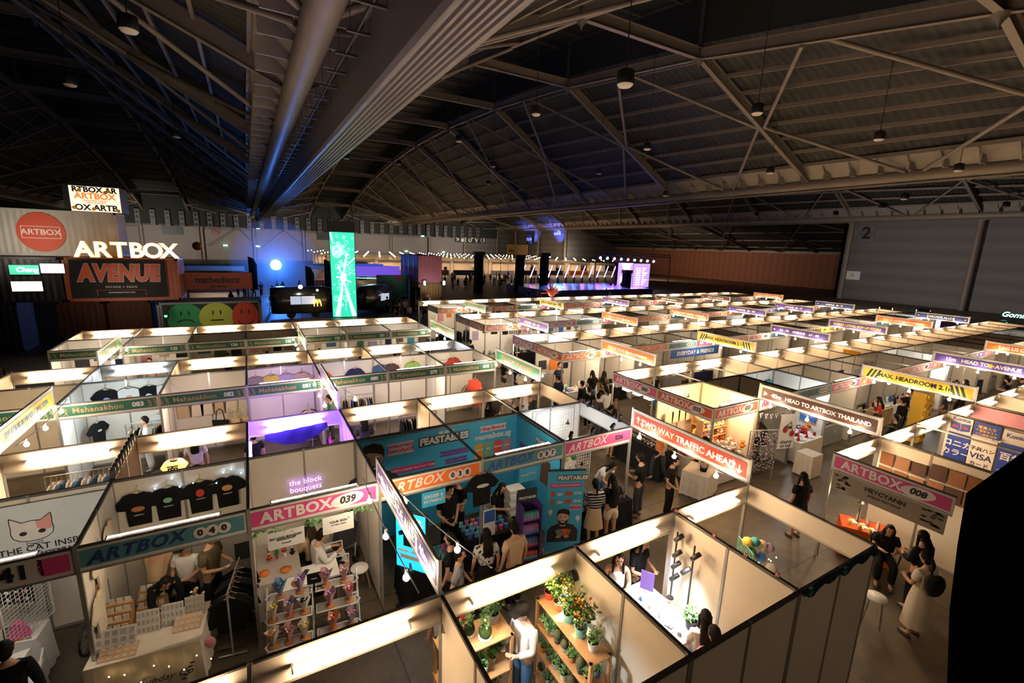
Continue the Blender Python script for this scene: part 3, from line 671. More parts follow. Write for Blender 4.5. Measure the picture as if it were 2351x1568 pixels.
def bottom_mesh(pose, kind):
    P = pose_points(pose); V = [P['bel'].lerp(P['pel'],.6),P['pel']]; rad = [(.145,.11),(.15,.118)]; E = [(0,1)]
    if kind == 'skirt' or kind == 'dress':
        b = MB(); c = P['pel']; z1 = .55 if kind == 'skirt' else .25
        if pose == 'sit': kind = 'shorts'
        else:
            pr = [(.145,.12),(.17,0),(.20,-.18),(.235,z1-c.z)]
            vs = []; n = 20
            for r_, z in pr:
                for i in range(n): t = 2*PI*i/n; q_ = 1+.04*math.sin(t*6)*(c.z-z > .9); vs.append((c.x+r_*q_*math.cos(t), c.y+r_*.8*q_*math.sin(t), c.z+z))
            b.add(vs, [(k_*n+i,k_*n+(i+1) % n,(k_+1)*n+(i+1) % n,(k_+1)*n+i)[::-1] for k_ in range(3) for i in range(n)], 0, True)
            return b.mesh('skirt')
    for n in 'lr':
        V.append(P['hi'+n]); rad.append(.105); E.append((1,len(V)-1)); p = len(V)-1
        if kind == 'shorts': V.append(P['hi'+n].lerp(P['kn'+n],.75)); rad.append(.095); E.append((p,len(V)-1))
        else:
            V.append(P['kn'+n]); rad.append(.078); E.append((p,len(V)-1)); p = len(V)-1; V.append(P['an'+n].lerp(P['kn'+n],.06)); rad.append(.070); E.append((p,len(V)-1))
    return skin_mesh('bottom', V, E, rad, 1)
def hair_mesh(pose, kind):
    P = pose_points(pose); M = head_parts(P); b = MB()
    if kind in ('short','cap','long','tail','bun'):
        # cap of hair: back and crown, open at the face
        n, rows = 14, 7; vs = []
        for j in range(rows+1):
            ph = (PI*.56)*j/rows
            for i in range(n+1):
                th = 2*PI*i/n; fr_ = max(0, -math.sin(th)); lim = ph*(1-.42*fr_)
                lim = min(lim, PI*.60)
                r_ = 1.0+.05*math.sin(i*3.3+j)
                vs.append(M @ Vector((.088*r_*math.sin(lim)*math.cos(th), .104*r_*math.sin(lim)*math.sin(th)+.006, .125*math.cos(lim)+.012)))
        b.add(vs, [(j*(n+1)+i,j*(n+1)+i+1,(j+1)*(n+1)+i+1,(j+1)*(n+1)+i)[::-1] for j in range(rows) for i in range(n)], 0, True)
        b.ball((0,.045,-.03),.072,10,0,1.05,.8,1.1,6,M)
    if kind == 'long':
        top = M @ Vector((0,.05,0)); end = P['che']+Vector((0,.13,-.04)); vs = []; n = 10; rows = 6
        for j in range(rows+1):
            f = j/rows; c = top.lerp(end,f); c.y += .04*math.sin(PI*f)
            for i in range(n):
                t = 2*PI*i/n; vs.append((c.x+(.085+.02*f)*math.cos(t)*(1-.4*max(0,f-.8)*5*.6), c.y+.05*math.sin(t)*(1-.3*f), c.z))
        b.add(vs, [(j*n+i,j*n+(i+1) % n,(j+1)*n+(i+1) % n,(j+1)*n+i)[::-1] for j in range(rows) for i in range(n)]+[tuple(range(rows*n,rows*n+n))], 0, True)
        for s in (-1,1): b.tube(M @ Vector((s*.075,-.01,.02)), P['sh'+'lr'[(s+1)//2]].lerp(P['che'],.45)+Vector((0,-.06,-.02)), .030, 8, 0, .020)
    if kind == 'tail':
        a = M @ Vector((0,.10,.03)); b.tube(a,a+Vector((0,.05,-.10)),.028,8,0,.034); b.tube(a+Vector((0,.05,-.10)),a+Vector((0,.05,-.27)),.034,8,0,.008)
    if kind == 'bun': b.ball((0,.08,.09),.045,8,0,M=M)
    return b.mesh('hair')
def capm(pose):
    M = head_parts(pose_points(pose)); b = MB()
    b.lathe([(.092,.02),(.094,.06),(.080,.105),(.04,.132),(.001,.138)],(0,.004,0),14,0,True,1,1.15,M)
    b.prism(ell(0,0,.075,.01,12),-.185,-.08,0,M @ Matrix.Translation((0,0,.03)) @ Matrix.Rotation(-.15,4,'X')); return b.mesh('cap')
SKIN = [mat('warm skin',(.50,.27,.17),.6), mat('tan skin',(.38,.19,.11),.6), mat('pale skin',(.58,.36,.26),.6)]
HAIRM = mat('black hair',(.007,.005,.004),.7); LIPM = mat('lips',(.35,.10,.08),.5); DKBR = mat('brown hair',(.035,.018,.009),.7)
SHOE = mat('dark shoe',(.03,.03,.03),.5)
COLR = {'black':(.009,.009,.010),'white':(.72,.70,.68),'beige':(.50,.36,.22),'cream':(.66,.58,.46),'brown':(.10,.06,.03),'navy':(.015,.02,.05),'denim':(.06,.13,.26),'grey':(.22,.22,.22),
        'olive':(.11,.09,.05),'red':(.45,.04,.03),'blue':(.05,.14,.42),'green':(.07,.18,.09),'pink':(.60,.25,.30),'charcoal':(.045,.045,.05),'lilac':(.35,.28,.45),'yellow':(.70,.48,.10),'teal':(.05,.25,.28),'purple':(.25,.06,.35),'orange':(.75,.22,.05),'patterned':(.45,.43,.42)}
def patt(name, c1, c2, sc, kind='stripe'):
    if name in _M: return _M[name]
    m = mat(name, c1, .8); nt = m.node_tree; b = nt.nodes['Principled BSDF']; tc = nt.nodes.new('ShaderNodeTexCoord')
    if kind == 'stripe': t = nt.nodes.new('ShaderNodeTexWave'); t.bands_direction = 'Z'
    else: t = nt.nodes.new('ShaderNodeTexVoronoi')
    t.inputs['Scale'].default_value = sc; nt.links.new(tc.outputs['Object'], t.inputs['Vector'])
    cr = nt.nodes.new('ShaderNodeValToRGB'); cr.color_ramp.interpolation = 'CONSTANT'; cr.color_ramp.elements[0].color = (*c1,1); cr.color_ramp.elements[1].color = (*c2,1); cr.color_ramp.elements[1].position = .72 if kind == 'stripe' else .35
    nt.links.new(t.outputs['Fac' if kind == 'stripe' else 'Distance'], cr.inputs['Fac']); nt.links.new(cr.outputs['Color'], b.inputs['Base Color']); return m
STRIPE = patt('black and white stripes',(.015,.015,.018),(.6,.58,.55),5); FLOR = patt('patterned blouse',(.03,.03,.04),(.6,.58,.55),14,'v')
def person(x, y, rz, pose, top, topc, bot, botc, hair, label, z=0., h=1.68, skin=0, cap=None, group=None, mtop=None, yaw=None):
    t = empty('person', (x,y,z), R(rz), label, 'person', group); s = h/1.68; t.scale = (s,s,s)
    link('body', cached(('body',pose), lambda: body_mesh(pose)), [SKIN[skin], HAIRM, LIPM], t)
    link({'tee':'t_shirt','sleeve':'jacket','long':'long_shirt','tank':'vest_top'}[top], cached(('top',pose,top), lambda: top_mesh(pose, top)), mtop or cm(COLR[topc],.85,'cloth'), t)
    link({'pants':'trousers','shorts':'shorts','skirt':'skirt','dress':'skirt'}[bot], cached(('bot',pose,bot), lambda: bottom_mesh(pose, bot)), cm(COLR[botc],.85,'cloth'), t)
    link('hair', cached(('hair',pose,hair), lambda: hair_mesh(pose, hair)), HAIRM if skin != 2 else DKBR, t)
    if cap: link('cap', cached(('cap',pose), lambda: capm(pose)), cm(COLR[cap],.8,'cloth'), t)
    P = pose_points(pose)
    def shoe(n):
        def f():
            a, b_ = P['an'+n], P['to'+n]; mb = MB(); c = (a+b_)/2; mb.ball((c.x,c.y,max(a.z-.05,.03)),.05,10,0,1,2.6,.75,6); return mb.mesh('shoe')
        return f
    for n in 'lr': link('shoe', cached(('shoe',pose,n), shoe(n)), cm(COLR['white' if hash(label) % 2 and False else 'charcoal'],.6,'shoe'), t)
    return t
# ================================================================== GOODS
def M_tee(long=False):
    o = [(-.17,.0),(.17,.0),(.19,.42),(.30,.33),(.36,.42),(.20,.60),(.09,.64),(0,.60),(-.09,.64),(-.20,.60),(-.36,.42),(-.30,.33),(-.19,.42)]
    if long: o = [(-.20,.0),(.20,.0),(.20,.42),(.30,.10),(.38,.13),(.27,.54),(.09,.64),(0,.60),(-.09,.64),(-.27,.54),(-.38,.13),(-.30,.10),(-.20,.42)]
    b = MB(); n = len(o); 
    vs = [(x,-.03-.015*math.cos(x*9),z) for x,z in o]+[(x,-.005,z) for x,z in o]
    c1 = len(vs); vs += [(0,-.055,.30),(0,-.003,.30)]
    b.add(vs, [(i,(i+1) % n,c1) for i in range(n)]+[(n+(i+1) % n,n+i,c1+1) for i in range(n)]+[(i,n+i,n+(i+1) % n,(i+1) % n) for i in range(n)], 0, False); return b.mesh('shirt')
def M_hanger(): return MB().path([(-.2,-.02,.57),(0,-.02,.68),(.2,-.02,.57)],.008,5).path([(0,-.02,.68),(0,-.02,.74),(.03,-.02,.77),(.0,-.01,.80)],.005,5).mesh('hanger')
def tee(x, y, z, rz, col, label, group=None, long=False, printed=None, hang=None, s=1.):
    t = empty('hanging_shirt', (x,y,z), R(rz), label, 'shirt', group); t.scale = (s,s,s)
    link('shirt', cached(('tee',long), lambda: M_tee(long)), cm(COLR[col] if isinstance(col,str) else col,.9,'cloth'), t)
    link('hanger', cached('hanger', M_hanger), hang or WOOD, t)
    if printed:
        for i, (px, pz, pw, ph, c) in enumerate(printed):
            build('shirt_print', MB().prism(ell(px,pz,pw,ph,9),-.068,-.05), cm(c,.7,'print'), t)
    return t
def M_tote():
    b = MB(); b.prism([(-.17,0),(.17,0),(.19,.36),(-.19,.36)],-.04,0); b.path([(-.10,-.02,.36),(-.07,-.02,.60),(0,-.02,.66),(.07,-.02,.60),(.10,-.02,.36)],.012,5); return b.mesh('tote_bag')
def M_bottle(): return MB().lathe([(.028,0),(.03,.10),(.012,.14),(.012,.17)],n=10).mesh('bottle')
def M_box(): return MB().box(-.045,.045,-.03,.03,0,.12).mesh('product_box')
def M_pouch(): return MB().lathe([(.05,0),(.065,.03),(.04,.10),(.05,.12)],n=8,sy=.5).mesh('pouch')
def M_frame(): return MB().box(-.08,.08,-.01,.01,0,.2,0,Matrix.Rotation(-.25,4,'X')).box(-.065,.065,-.014,-.009,.015,.185,1,Matrix.Rotation(-.25,4,'X')).mesh('framed_card')
def M_plush(): return MB().ball((0,0,.07),.07,10,0,1,.9,1).ball((0,-.02,.17),.055,10).ball((-.04,-.02,.22),.02,6).ball((.04,-.02,.22),.02,6).ball((-.07,-.02,.09),.025,6,0,1,1,1.4).ball((.07,-.02,.09),.025,6,0,1,1,1.4).ball((0,-.07,.165),.018,6,1).mesh('plush_toy')
def M_tray(): return MB().box(-.12,.12,-.08,.08,0,.015).box(-.12,-.11,-.08,.08,.015,.04).box(.11,.12,-.08,.08,.015,.04).box(-.12,.12,-.08,-.07,.015,.04).box(-.12,.12,.07,.08,.015,.04).ball((-.05,0,.03),.025,6,1).ball((.0,.02,.03),.025,6,1).ball((.05,-.02,.03),.025,6,1).mesh('tray')
def M_cards(): return MB().box(-.10,.10,-.06,.06,0,.01).box(-.09,-.01,-.05,.05,.01,.03,1).box(.01,.09,-.04,.05,.01,.025,1).mesh('card_stack')
def M_cup(): return MB().lathe([(.03,0),(.038,.09),(.034,.09),(.028,.01)],n=10).path([(.036,0,.07),(.06,0,.055),(.034,0,.025)],.006,5).mesh('mug')
GOODS = {'product_box':(M_box,'box'),'bottle':(M_bottle,'bottle'),'pouch':(M_pouch,'pouch'),'framed_card':(M_frame,'framed card'),'plush_toy':(M_plush,'plush toy'),'tray':(M_tray,'tray'),'card_stack':(M_cards,'cards'),'mug':(M_cup,'mug'),'tote_bag':(M_tote,'tote bag')}
def good(kind, x, y, z, rz, col, label, group=None, s=1., col2='white'):
    f, cat = GOODS[kind]; c = cm(COLR[col] if isinstance(col,str) else col,.7,'goods')
    o = link(kind, cached(kind, f), [c, cm(COLR[col2],.7,'goods')] if kind in ('framed_card','plush_toy','tray','card_stack') else c, None, (x,y,z), (0,0,rz), s)
    return tag(o, label, cat, group)
def M_table(w_, d): 
    b = MB(); b.box(-w_/2,w_/2,-d/2,d/2,.70,.725); return b.mesh('tabletop')
def table(x, y, rz, w_, d, cloth, label, clabel=None, group=None, h=.75):
    t = empty('display_table', (x,y,0), R(rz), label, 'table', group)
    zt = h-.03
    build('tabletop', MB().box(-w_/2,w_/2,-d/2,d/2,zt-.03,zt), WHITEP if cloth is None else WOOD, t)
    lg = cached(('leg',round(zt,2)), lambda: MB().tube((0,0,0),(0,0,zt-.03),.016,6).mesh('leg'))
    for sx in (-1,1):
        for sy in (-1,1): link('leg', lg, ALU, t, (sx*(w_/2-.05),sy*(d/2-.05),0))
    if cloth is not None:
        vs = []; fs = []; n = 48; P_ = []
        per = [(-w_/2,-d/2),(w_/2,-d/2),(w_/2,d/2),(-w_/2,d/2)]
        for k_ in range(4):
            a, b_ = per[k_], per[(k_+1) % 4]
            for i in range(12): f = i/12; P_.append((a[0]+(b_[0]-a[0])*f, a[1]+(b_[1]-a[1])*f))
        for (px,py) in P_: vs.append((px*1.005,py*1.005,zt+.006))
        for i,(px,py) in enumerate(P_): q_ = 1.03+.018*math.sin(i*2.1); vs.append((px*q_,py*q_*1.02,zt*.45))
        for i,(px,py) in enumerate(P_): q_ = 1.05+.03*math.sin(i*2.1+.3); vs.append((px*q_,py*q_*1.02,.03))
        b = MB(); b.add(vs, [tuple(range(n))]+[(k_*n+i,(k_+1)*n+i,(k_+1)*n+(i+1) % n,k_*n+(i+1) % n) for k_ in range(2) for i in range(n)], 0, False)
        o = build('tablecloth', b, cloth if not isinstance(cloth,str) else cm(COLR[cloth],.9,'tablecloth'), None, (x,y,0), (0,0,R(rz)))
        tag(o, clabel or label.replace('table','tablecloth',1), 'tablecloth', group)
    return t
def M_stool(): return MB().lathe([(.16,.42),(.17,.44),(.16,.46),(.001,.462)],n=18).mesh('seat')
def stool(x, y, label, legm=None, h=1.):
    t = empty('stool', (x,y,0), .3, label, 'stool'); t.scale = (1,1,h)
    link('seat', cached('stool', M_stool), WHITEP, t)
    for i in range(4):
        a = PI/4+i*PI/2; build('leg', MB().tube((math.cos(a)*.12,math.sin(a)*.12,.43),(math.cos(a)*.19,math.sin(a)*.19,0),.014,6), legm or WOOD, t)
def chair(x, y, rz, label, col='white'):
    t = empty('plastic_chair', (x,y,0), R(rz), label, 'chair'); c = cm(COLR[col],.4,'plastic')
    build('seat', MB().prism([(-.22,.42),(.22,.42),(.22,.46),(-.22,.46)],-.22,.22), c, t)
    b = MB(); n = 9
    o = [(-.21,.46),(-.22,.7),(-.18,.83),(0,.88),(.18,.83),(.22,.7),(.21,.46)]; b.prism(o,.20,.23); build('backrest', b, c, t)
    for sx in (-1,1):
        for sy in (-1,1): build('leg', MB().tube((sx*.18,sy*.18,.43),(sx*.22,sy*.23,0),.018,6), c, t)
        build('armrest', MB().path([(sx*.22,-.2,.45),(sx*.24,-.2,.64),(sx*.24,.18,.66),(sx*.21,.21,.62)],.015,6), c, t)
def rack(x, y, rz, L, cols, label, glabel, group, h=1.45, n=None):
    t = empty('clothes_rack', (x,y,0), R(rz), label, 'clothes rack')
    build('rail', MB().tube((-L/2,0,h),(L/2,0,h),.014,8), ALU, t)
    for s in (-1,1): build('leg', MB().tube((s*L/2,0,0),(s*L/2,0,h),.014,8).tube((s*L/2,-.2,.03),(s*L/2,.2,.03),.014,6), ALU, t)
    n = n or int(L/.09); M = Matrix.Translation((x,y,0)) @ Matrix.Rotation(R(rz),4,'Z')
    for i in range(n):
        p = M @ Vector((-L/2+.08+(L-.16)*i/max(1,n-1),0,h-.78)); tee(p.x,p.y,p.z,rz+90+random.uniform(-8,8),cols[i % len(cols)],glabel,group,long=i % 3 == 0,s=.95)
def poster(x, y, z, rz, w_, h, bg, text, tc, label, size=.1, name='poster', thick=.012, sub=None):
    t = empty(name, (x,y,z), R(rz), label, 'poster' if name == 'poster' else name.replace('_',' '))
    build('sheet', MB().box(-w_/2,w_/2,-thick,0,-h/2,h/2), bg, t)
    if text: word(text, size, tc, t, (0,-thick-.002,h*.12 if sub else 0), bold=size*.03)
    for s in (sub or []): word(s[0], s[1], s[3] if len(s) > 3 else tc, t, (s[4] if len(s) > 4 else 0,-thick-.002,s[2]), bold=s[1]*.02)
    return t
# ================================================================== NEAR BOOTHS
TURQ = mat('turquoise print', (.05,.40,.68), .5, noise=.08, nscale=1.5); DKB = mat('dark chocolate print', (.035,.02,.02), .5); MAG = mat('magenta print', (.62,.04,.22), .5)
WALLMUR = empty('wall_print', (0,4.95,0), 0, 'turquoise chocolate mural covering the back of booths 038 and 037', 'wall print')
build('sheet', MB().box(.03,3.97,-.012,0,.03,2.44), TURQ, WALLMUR)
def mural_word(t, s, size, m, x, z, tilt=0, off=.02, **k): return word(s, size, m, t, (x,-off,z), tilt=R(tilt), **k)
mural_word(WALLMUR,'FEASTABLES',.225,DKB,2.0,2.16,0,.018,bold=.036); mural_word(WALLMUR,'FEASTABLES',.225,WT,2.0,2.17,0,.028,bold=.012)
mural_word(WALLMUR,'MR BEAST',.09,WT,2.05,2.33,0,bold=.006); mural_word(WALLMUR,'mamabox.sg',.20,WT,3.28,2.02,0,bold=.008)
def ribbon(t, x, z, w_, h, m_, off=.014, nm='ribbon'):
    build(nm, MB().prism([(x-w_/2,z-h/2),(x+w_/2,z-h/2),(x+w_/2-.05,z),(x+w_/2,z+h/2),(x-w_/2,z+h/2),(x-w_/2+.05,z)],-off-.002,-off), m_, t)
ribbon(WALLMUR,3.28,2.22,.75,.16,PALE); mural_word(WALLMUR,'Shop More at',.11,MAG,3.28,2.22,0,bold=.004)
ribbon(WALLMUR,.96,2.13,.62,.28,PALE); mural_word(WALLMUR,"WORLD'S BEST",.085,MAG,.96,2.19,0,bold=.003); mural_word(WALLMUR,'CHOCOLATE',.10,MAG,.96,2.08,0,bold=.004)
ribbon(WALLMUR,1.25,1.60,1.05,.15,MAG); mural_word(WALLMUR,'NOW Available! Get Yours Today',.072,PALE,1.25,1.60,0,bold=.002)
ribbon(WALLMUR,2.25,1.78,.75,.13,PURP); mural_word(WALLMUR,"World's Best Chocolate",.065,LILAC,2.25,1.78,0,bold=.001)
ribbon(WALLMUR,2.30,1.57,.6,.13,PURP); mural_word(WALLMUR,'Grass-Fed Milk',.065,LILAC,2.30,1.57,0,bold=.001)
for i,(c) in enumerate([(.75,.32,.03),(.18,.38,.25),(.70,.08,.06),(.45,.20,.28)]):
    x = 2.90+i*.26; build('chocolate_bar_print', MB().box(x-.11,x+.11,-.018,-.012,1.30,1.86), cm(c,.5,'print'), WALLMUR)
    build('chocolate_picture', MB().prism([(x-.1,1.31),(x+.1,1.31),(x+.07,1.45),(x-.02,1.49),(x-.09,1.41)],-.022,-.018), DKB, WALLMUR); word(('PEANUT','MILK','CRUNCH','DARK')[i],.055,WT,WALLMUR,(x,-.024,1.70),bold=.002)
def portrait(t, x, z, s, off=.014, body=True, n=0):
    FS = SKIN[2]; M = Matrix.Translation((x,-off,z)) @ Matrix.Scale(s,4)
    def pr(pts, k_, m_, nm): build(nm, MB().prism(pts,-.003*k_-.002,-.003*k_,0,M), m_, t)
    if body: pr([(-1.0,-1.7),(1.0,-1.7),(1.0,-.9),(.75,-.55),(.3,-.4),(-.3,-.4),(-.75,-.55),(-1.0,-.9)],1,cm(COLR['charcoal'],.8,'print'),'printed_shirt')
    pr([(-.18,-.6),(.18,-.6),(.18,-.2),(-.18,-.2)],2,FS,'printed_neck')
    pr(ell(0,0,.36,.50,22),3,FS,'printed_face'); pr([(-.36,-.08),(-.30,-.30),(-.16,-.46),(0,-.52),(.16,-.46),(.30,-.30),(.36,-.08),(.25,-.2),(.14,-.22),(0,-.18),(-.14,-.22),(-.25,-.2)],4,DKBR,'printed_beard')
    pr([(-.15,-.30),(0,-.35),(.15,-.30),(.12,-.24),(-.12,-.24)],5,PAPER,'printed_smile')
    pr([(-.40,.05),(-.34,.28),(-.10,.33),(.15,.27),(.36,.18),(.39,.05),(.43,.35),(.33,.56),(.05,.66),(-.25,.60),(-.42,.40)],5,DKBR,'printed_hair')
    for q_ in (-1,1): pr(ell(q_*.14,.05,.045,.025,8),5,BT,'printed_eye'); pr([(q_*.14-.07,.12),(q_*.14+.07,.12),(q_*.14+.06,.15),(q_*.14-.06,.15)],5,DKBR,'printed_brow')
portrait(WALLMUR,.34,1.95,.62,.014,True)
# blue side panel of booth 037 and inner panel of booth 038
t = empty('wall_print', (3.95,3.02,0), R(-90), 'turquoise side wall print with small chocolate logo, between booths 037 and 036', 'wall print'); t.location = (3.96,4.98,0)
build('sheet', MB().box(.02,1.94,-.010,0,.03,2.44), TURQ, t); word('FEASTABLES',.14,DKB,t,(1.35,-.012,2.16),bold=.022); word('FEASTABLES',.14,WT,t,(1.35,-.020,2.165),bold=.006)
for z in (1.75,1.5,1.25): ribbon(t,.55,z,.7,.13,PURP,.012)
build('chocolate_picture', MB().prism([(1.2,1.2),(1.6,1.2),(1.6,1.8),(1.25,1.8)],-.014,-.010), cm((.12,.05,.03),.6,'print'), t)
t = empty('wall_print', (.04,3.02,0), R(90), 'turquoise inner wall print on the left side of booth 038', 'wall print'); build('sheet', MB().box(.02,1.94,-.010,0,.03,2.44), TURQ, t)
# hanging signs
def hang_sign(x, y, zb, w_, h, m_, lines, tm, lab, rz=0, size=.09):
    t = empty('hanging_sign', (x,y,zb), R(rz), lab, 'sign'); build('card', MB().box(-w_/2,w_/2,-.006,.006,0,h), m_, t)
    for i, s in enumerate(lines): word(s, size, tm, t, (0,-.009,h-(i+1)*h/(len(lines)+1)), bold=size*.02)
    build('string', MB().tube((-w_*.35,0,h),(-w_*.35,0,2.14-zb),.003,4).tube((w_*.35,0,h),(w_*.35,0,2.14-zb),.003,4), BLACK, t)
hang_sign(1.02,2.98,1.78,.46,.30,TURQ,['ORDER &','PAYMENT'],PALE,'turquoise order and payment sign hanging below the orange 038 board')
hang_sign(3.1,2.98,1.78,.44,.32,TURQ,['COLLECTION'],PALE,'turquoise collection sign hanging below the teal 037 board',size=.06)
tee(2.0,2.95,1.55,0,'black','black t-shirt with white chest print hanging in front of the 037 board',printed=[(0,.42,.13,.035,(.6,.6,.6))],s=1.05)
# roll-up banner
t = empty('roll_up_banner', (3.88,2.68,0), R(-22), 'tall turquoise roll-up banner with prices and a smiling man, beside booth 037', 'banner')
build('base', MB().box(-.42,.42,-.1,.1,0,.08), ALU, t); build('pole', MB().tube((0,.03,.05),(0,.03,2.0),.012,6), ALU, t)
build('sheet', MB().box(-.40,.40,-.012,0,.08,2.0), TURQ, t); build('top_rail', MB().box(-.41,.41,-.02,.01,1.98,2.02), BLACK, t)
word('FEASTABLES',.12,DKB,t,(.14,-.014,1.82),bold=.02); word('FEASTABLES',.12,WT,t,(.14,-.022,1.823),bold=.005)
ribbon(t,0,1.65,.74,.09,MAG); word('OFFICIAL SINGAPORE DISTRIBUTOR',.038,PALE,t,(0,-.018,1.65),bold=.001)
for i,(p1,p2) in enumerate((('$55','$3.80'),('$84','$3.60'))):
    z = 1.46-.19*i; word(p1,.075,WT,t,(-.12,-.016,z-.02),bold=.002); word(p2,.075,WT,t,(.27,-.016,z),bold=.002)
    build('product_picture', MB().box(-.32,-.24,-.016,-.012,z-.06,z+.06).box(.0,.14,-.016,-.012,z-.05,z+.05), cm((.5,.08,.05),.5,'print'), t)
ribbon(t,.24,1.12,.26,.11,PALE); word("WORLD'S BEST",.03,MAG,t,(.24,-.018,1.14)); word('CHOCOLATE',.035,MAG,t,(.24,-.018,1.10))
portrait(t,-.02,.88,.34,.014,True); 
for i,c in enumerate([(.18,.38,.25),(.45,.15,.35),(.75,.25,.03),(.65,.10,.05)]): build('chocolate_bar_print', MB().box(-.045,.045,-.034,-.030,0,.16,0,Matrix.Translation((-.08+.05*i,0,.46)) @ Matrix.Rotation(R(-24+16*i),4,'Y')), cm(c,.5,'print'), t)
for q_ in (-1,1): build('printed_hand', MB().prism(ell(q_*.09-.02,.44,.06,.035,10),-.04,-.034), SKIN[2], t)
for x,z in ((-.31,1.03),(.31,.86)): build('printed_balloon', MB().prism(ell(x,z,.05,.06,12),-.016,-.012).prism([(x-.015,z-.1),(x+.015,z-.1),(x+.02,z-.07),(x-.02,z-.07)],-.016,-.012), PAPER, t)
# purple chocolate display rack
PUR2 = mat('dark violet cardboard',(.07,.03,.18),.6)
t = empty('chocolate_display_stand', (3.0,2.72,0), R(-8), 'tall dark violet cardboard display stand filled with chocolate bars', 'display stand')
b = MB().box(-.22,-.19,-.18,.18,0,1.45).box(.19,.22,-.18,.18,0,1.45).box(-.22,.22,.15,.18,0,1.6); build('frame', b, PUR2, t)
for j in range(4): build('shelf', MB().box(-.19,.19,-.17,.15,.22+j*.30,.24+j*.30), PUR2, t)
build('header_card', MB().box(-.22,.22,.12,.15,1.42,1.68), cm(COLR['charcoal'],.5,'print'), t); word('FEASTABLES',.07,WT,t,(0,.112,1.5),bold=.002)
CH = [(.10,.45,.42),(.45,.15,.42),(.10,.22,.55),(.65,.12,.08)]
M = Matrix.Translation((3.0,2.72,0)) @ Matrix.Rotation(R(-8),4,'Z')
def bar_m(): return MB().box(-.032,.032,-.006,.006,0,.15).box(-.034,.034,-.008,.008,0,.05,1).mesh('chocolate_bar')
for j in range(4):
    for i in range(5):
        for d in range(3):
            p = M @ Vector((-.145+i*.072,-.14+d*.035,.24+j*.30)); o = link('chocolate_bar', cached('bar',bar_m), [cm(CH[3-j],.5,'wrapper'),cm(CH[(4-j) % 4],.5,'wrapper')], None, p, (R(-12),0,R(-8)))
            tag(o,'%s wrapped chocolate bar on %s shelf of the violet display stand' % (('red','blue','violet','turquoise')[j],('bottom','third','second','top')[j]),'chocolate bar','chocolate bars on the violet stand')
# black tables with chocolate
table(1.0,2.95,-3,1.3,.62,BLACKC,'black clothed table holding chocolate bars, below the order and payment sign','black tablecloth on the left chocolate table under the order sign')
table(2.3,3.35,-3,1.1,.7,BLACKC,'black clothed table with chocolate boxes behind the couple at booth 037','black tablecloth on the right chocolate table in booth 037')
CB = [(.08,.12,.42),(.10,.28,.55),(.10,.30,.50),(.12,.40,.36),(.42,.14,.42),(.55,.10,.07)]
for r_ in range(3):
    for i in range(12):
        p = (.50+i*.088, 2.74+r_*.11, .725+.0*r_); o = link('chocolate_bar', cached('bar',bar_m), [cm(CB[i//2 % 6],.5,'wrapper'),cm(CB[(i//2+3) % 6],.5,'wrapper')], None, (p[0],p[1],p[2]), (R(-10),0,R(-3)), 1.0+.1*r_)
        tag(o,'wrapped chocolate bar standing in rows on the left black table','chocolate bar','chocolate bars on the left black table')
rb = random.Random(5)
for i in range(26):
    good('product_box',1.85+(i % 7)*.14+rb.uniform(-.02,.02),3.12+(i//7)*.15,.725,rb.uniform(-.5,.5),CB[i % 6],'small coloured chocolate box on the right black table','chocolate boxes on the right black table',.9)
# order screen on the right, portrait tv
SCR = mat('lit blue screen',(.02,.35,.65),.3,emit=1.6,ecol=(.01,.36,.75)); SCRD = mat('screen black art',(.005,.01,.015),.4)
t = empty('portrait_display_screen', (.52,2.78,0), R(-50), 'lit blue portrait screen on a black stand showing a black t-shirt', 'screen')
build('stand', MB().box(-.22,.22,-.2,.2,0,.05).tube((-.15,.05,0),(-.15,.05,1.1),.025,6).tube((.15,.05,0),(.15,.05,1.1),.025,6), BLACK, t)
build('bezel', MB().box(-.33,.33,-.02,.03,.72,1.90), BLACK, t); build('lit_screen', MB().box(-.305,.305,-.026,-.02,.75,1.87), SCR, t)
sh = cached(('tee',False), lambda: M_tee()); link('shirt_picture', MB().prism([(-.15,1.2),(.15,1.2),(.15,1.42),(.24,1.38),(.26,1.45),(.12,1.55),(-.12,1.55),(-.26,1.45),(-.24,1.38),(-.15,1.42)],-.030,-.026).mesh('shirt_picture'), SCRD, t)
word('SPEND $30',.09,WT,t,(0,-.03,1.75)); word('AND ABOVE',.09,WT,t,(0,-.03,1.65)); word('REDEEM A FREE TEE',.06,WT,t,(0,-.03,1.10)); ribbon(t,0,.98,.5,.08,PALE,.028); 
hang = empty('notice_stand', (2.02,2.62,0), 0, 'slim notice board on a pole with blue picture beside the chocolate table', 'sign stand')
build('pole', MB().tube((0,.02,0),(0,.02,1.25),.014,6).lathe([(.13,0),(.12,.02)],n=14), WHITEP, hang); build('board', MB().box(-.13,.13,-.01,.01,1.05,1.62), PAPER, hang); build('picture', MB().box(-.115,.115,-.014,-.01,1.35,1.60), BLUEP, hang)
# stack of white bags
for i in range(12):
    o = build('folded_bag', MB().box(-.19,.19,-.14,.14,0,.052), PAPER, None, (3.25+.01*math.sin(i*2),3.75,.55+i*.056), (0,0,.1*math.sin(i*1.7))); tag(o,'white folded carrier bag in the tall stack beside booth 037 table','bag','stacked white carrier bags')
o = build('carton', MB().box(-.25,.25,-.2,.2,0,.55), cm((.32,.2,.1),.8,'cardboard'), None, (3.25,3.75,0)); tag(o,'brown carton under the tall stack of white bags','carton')
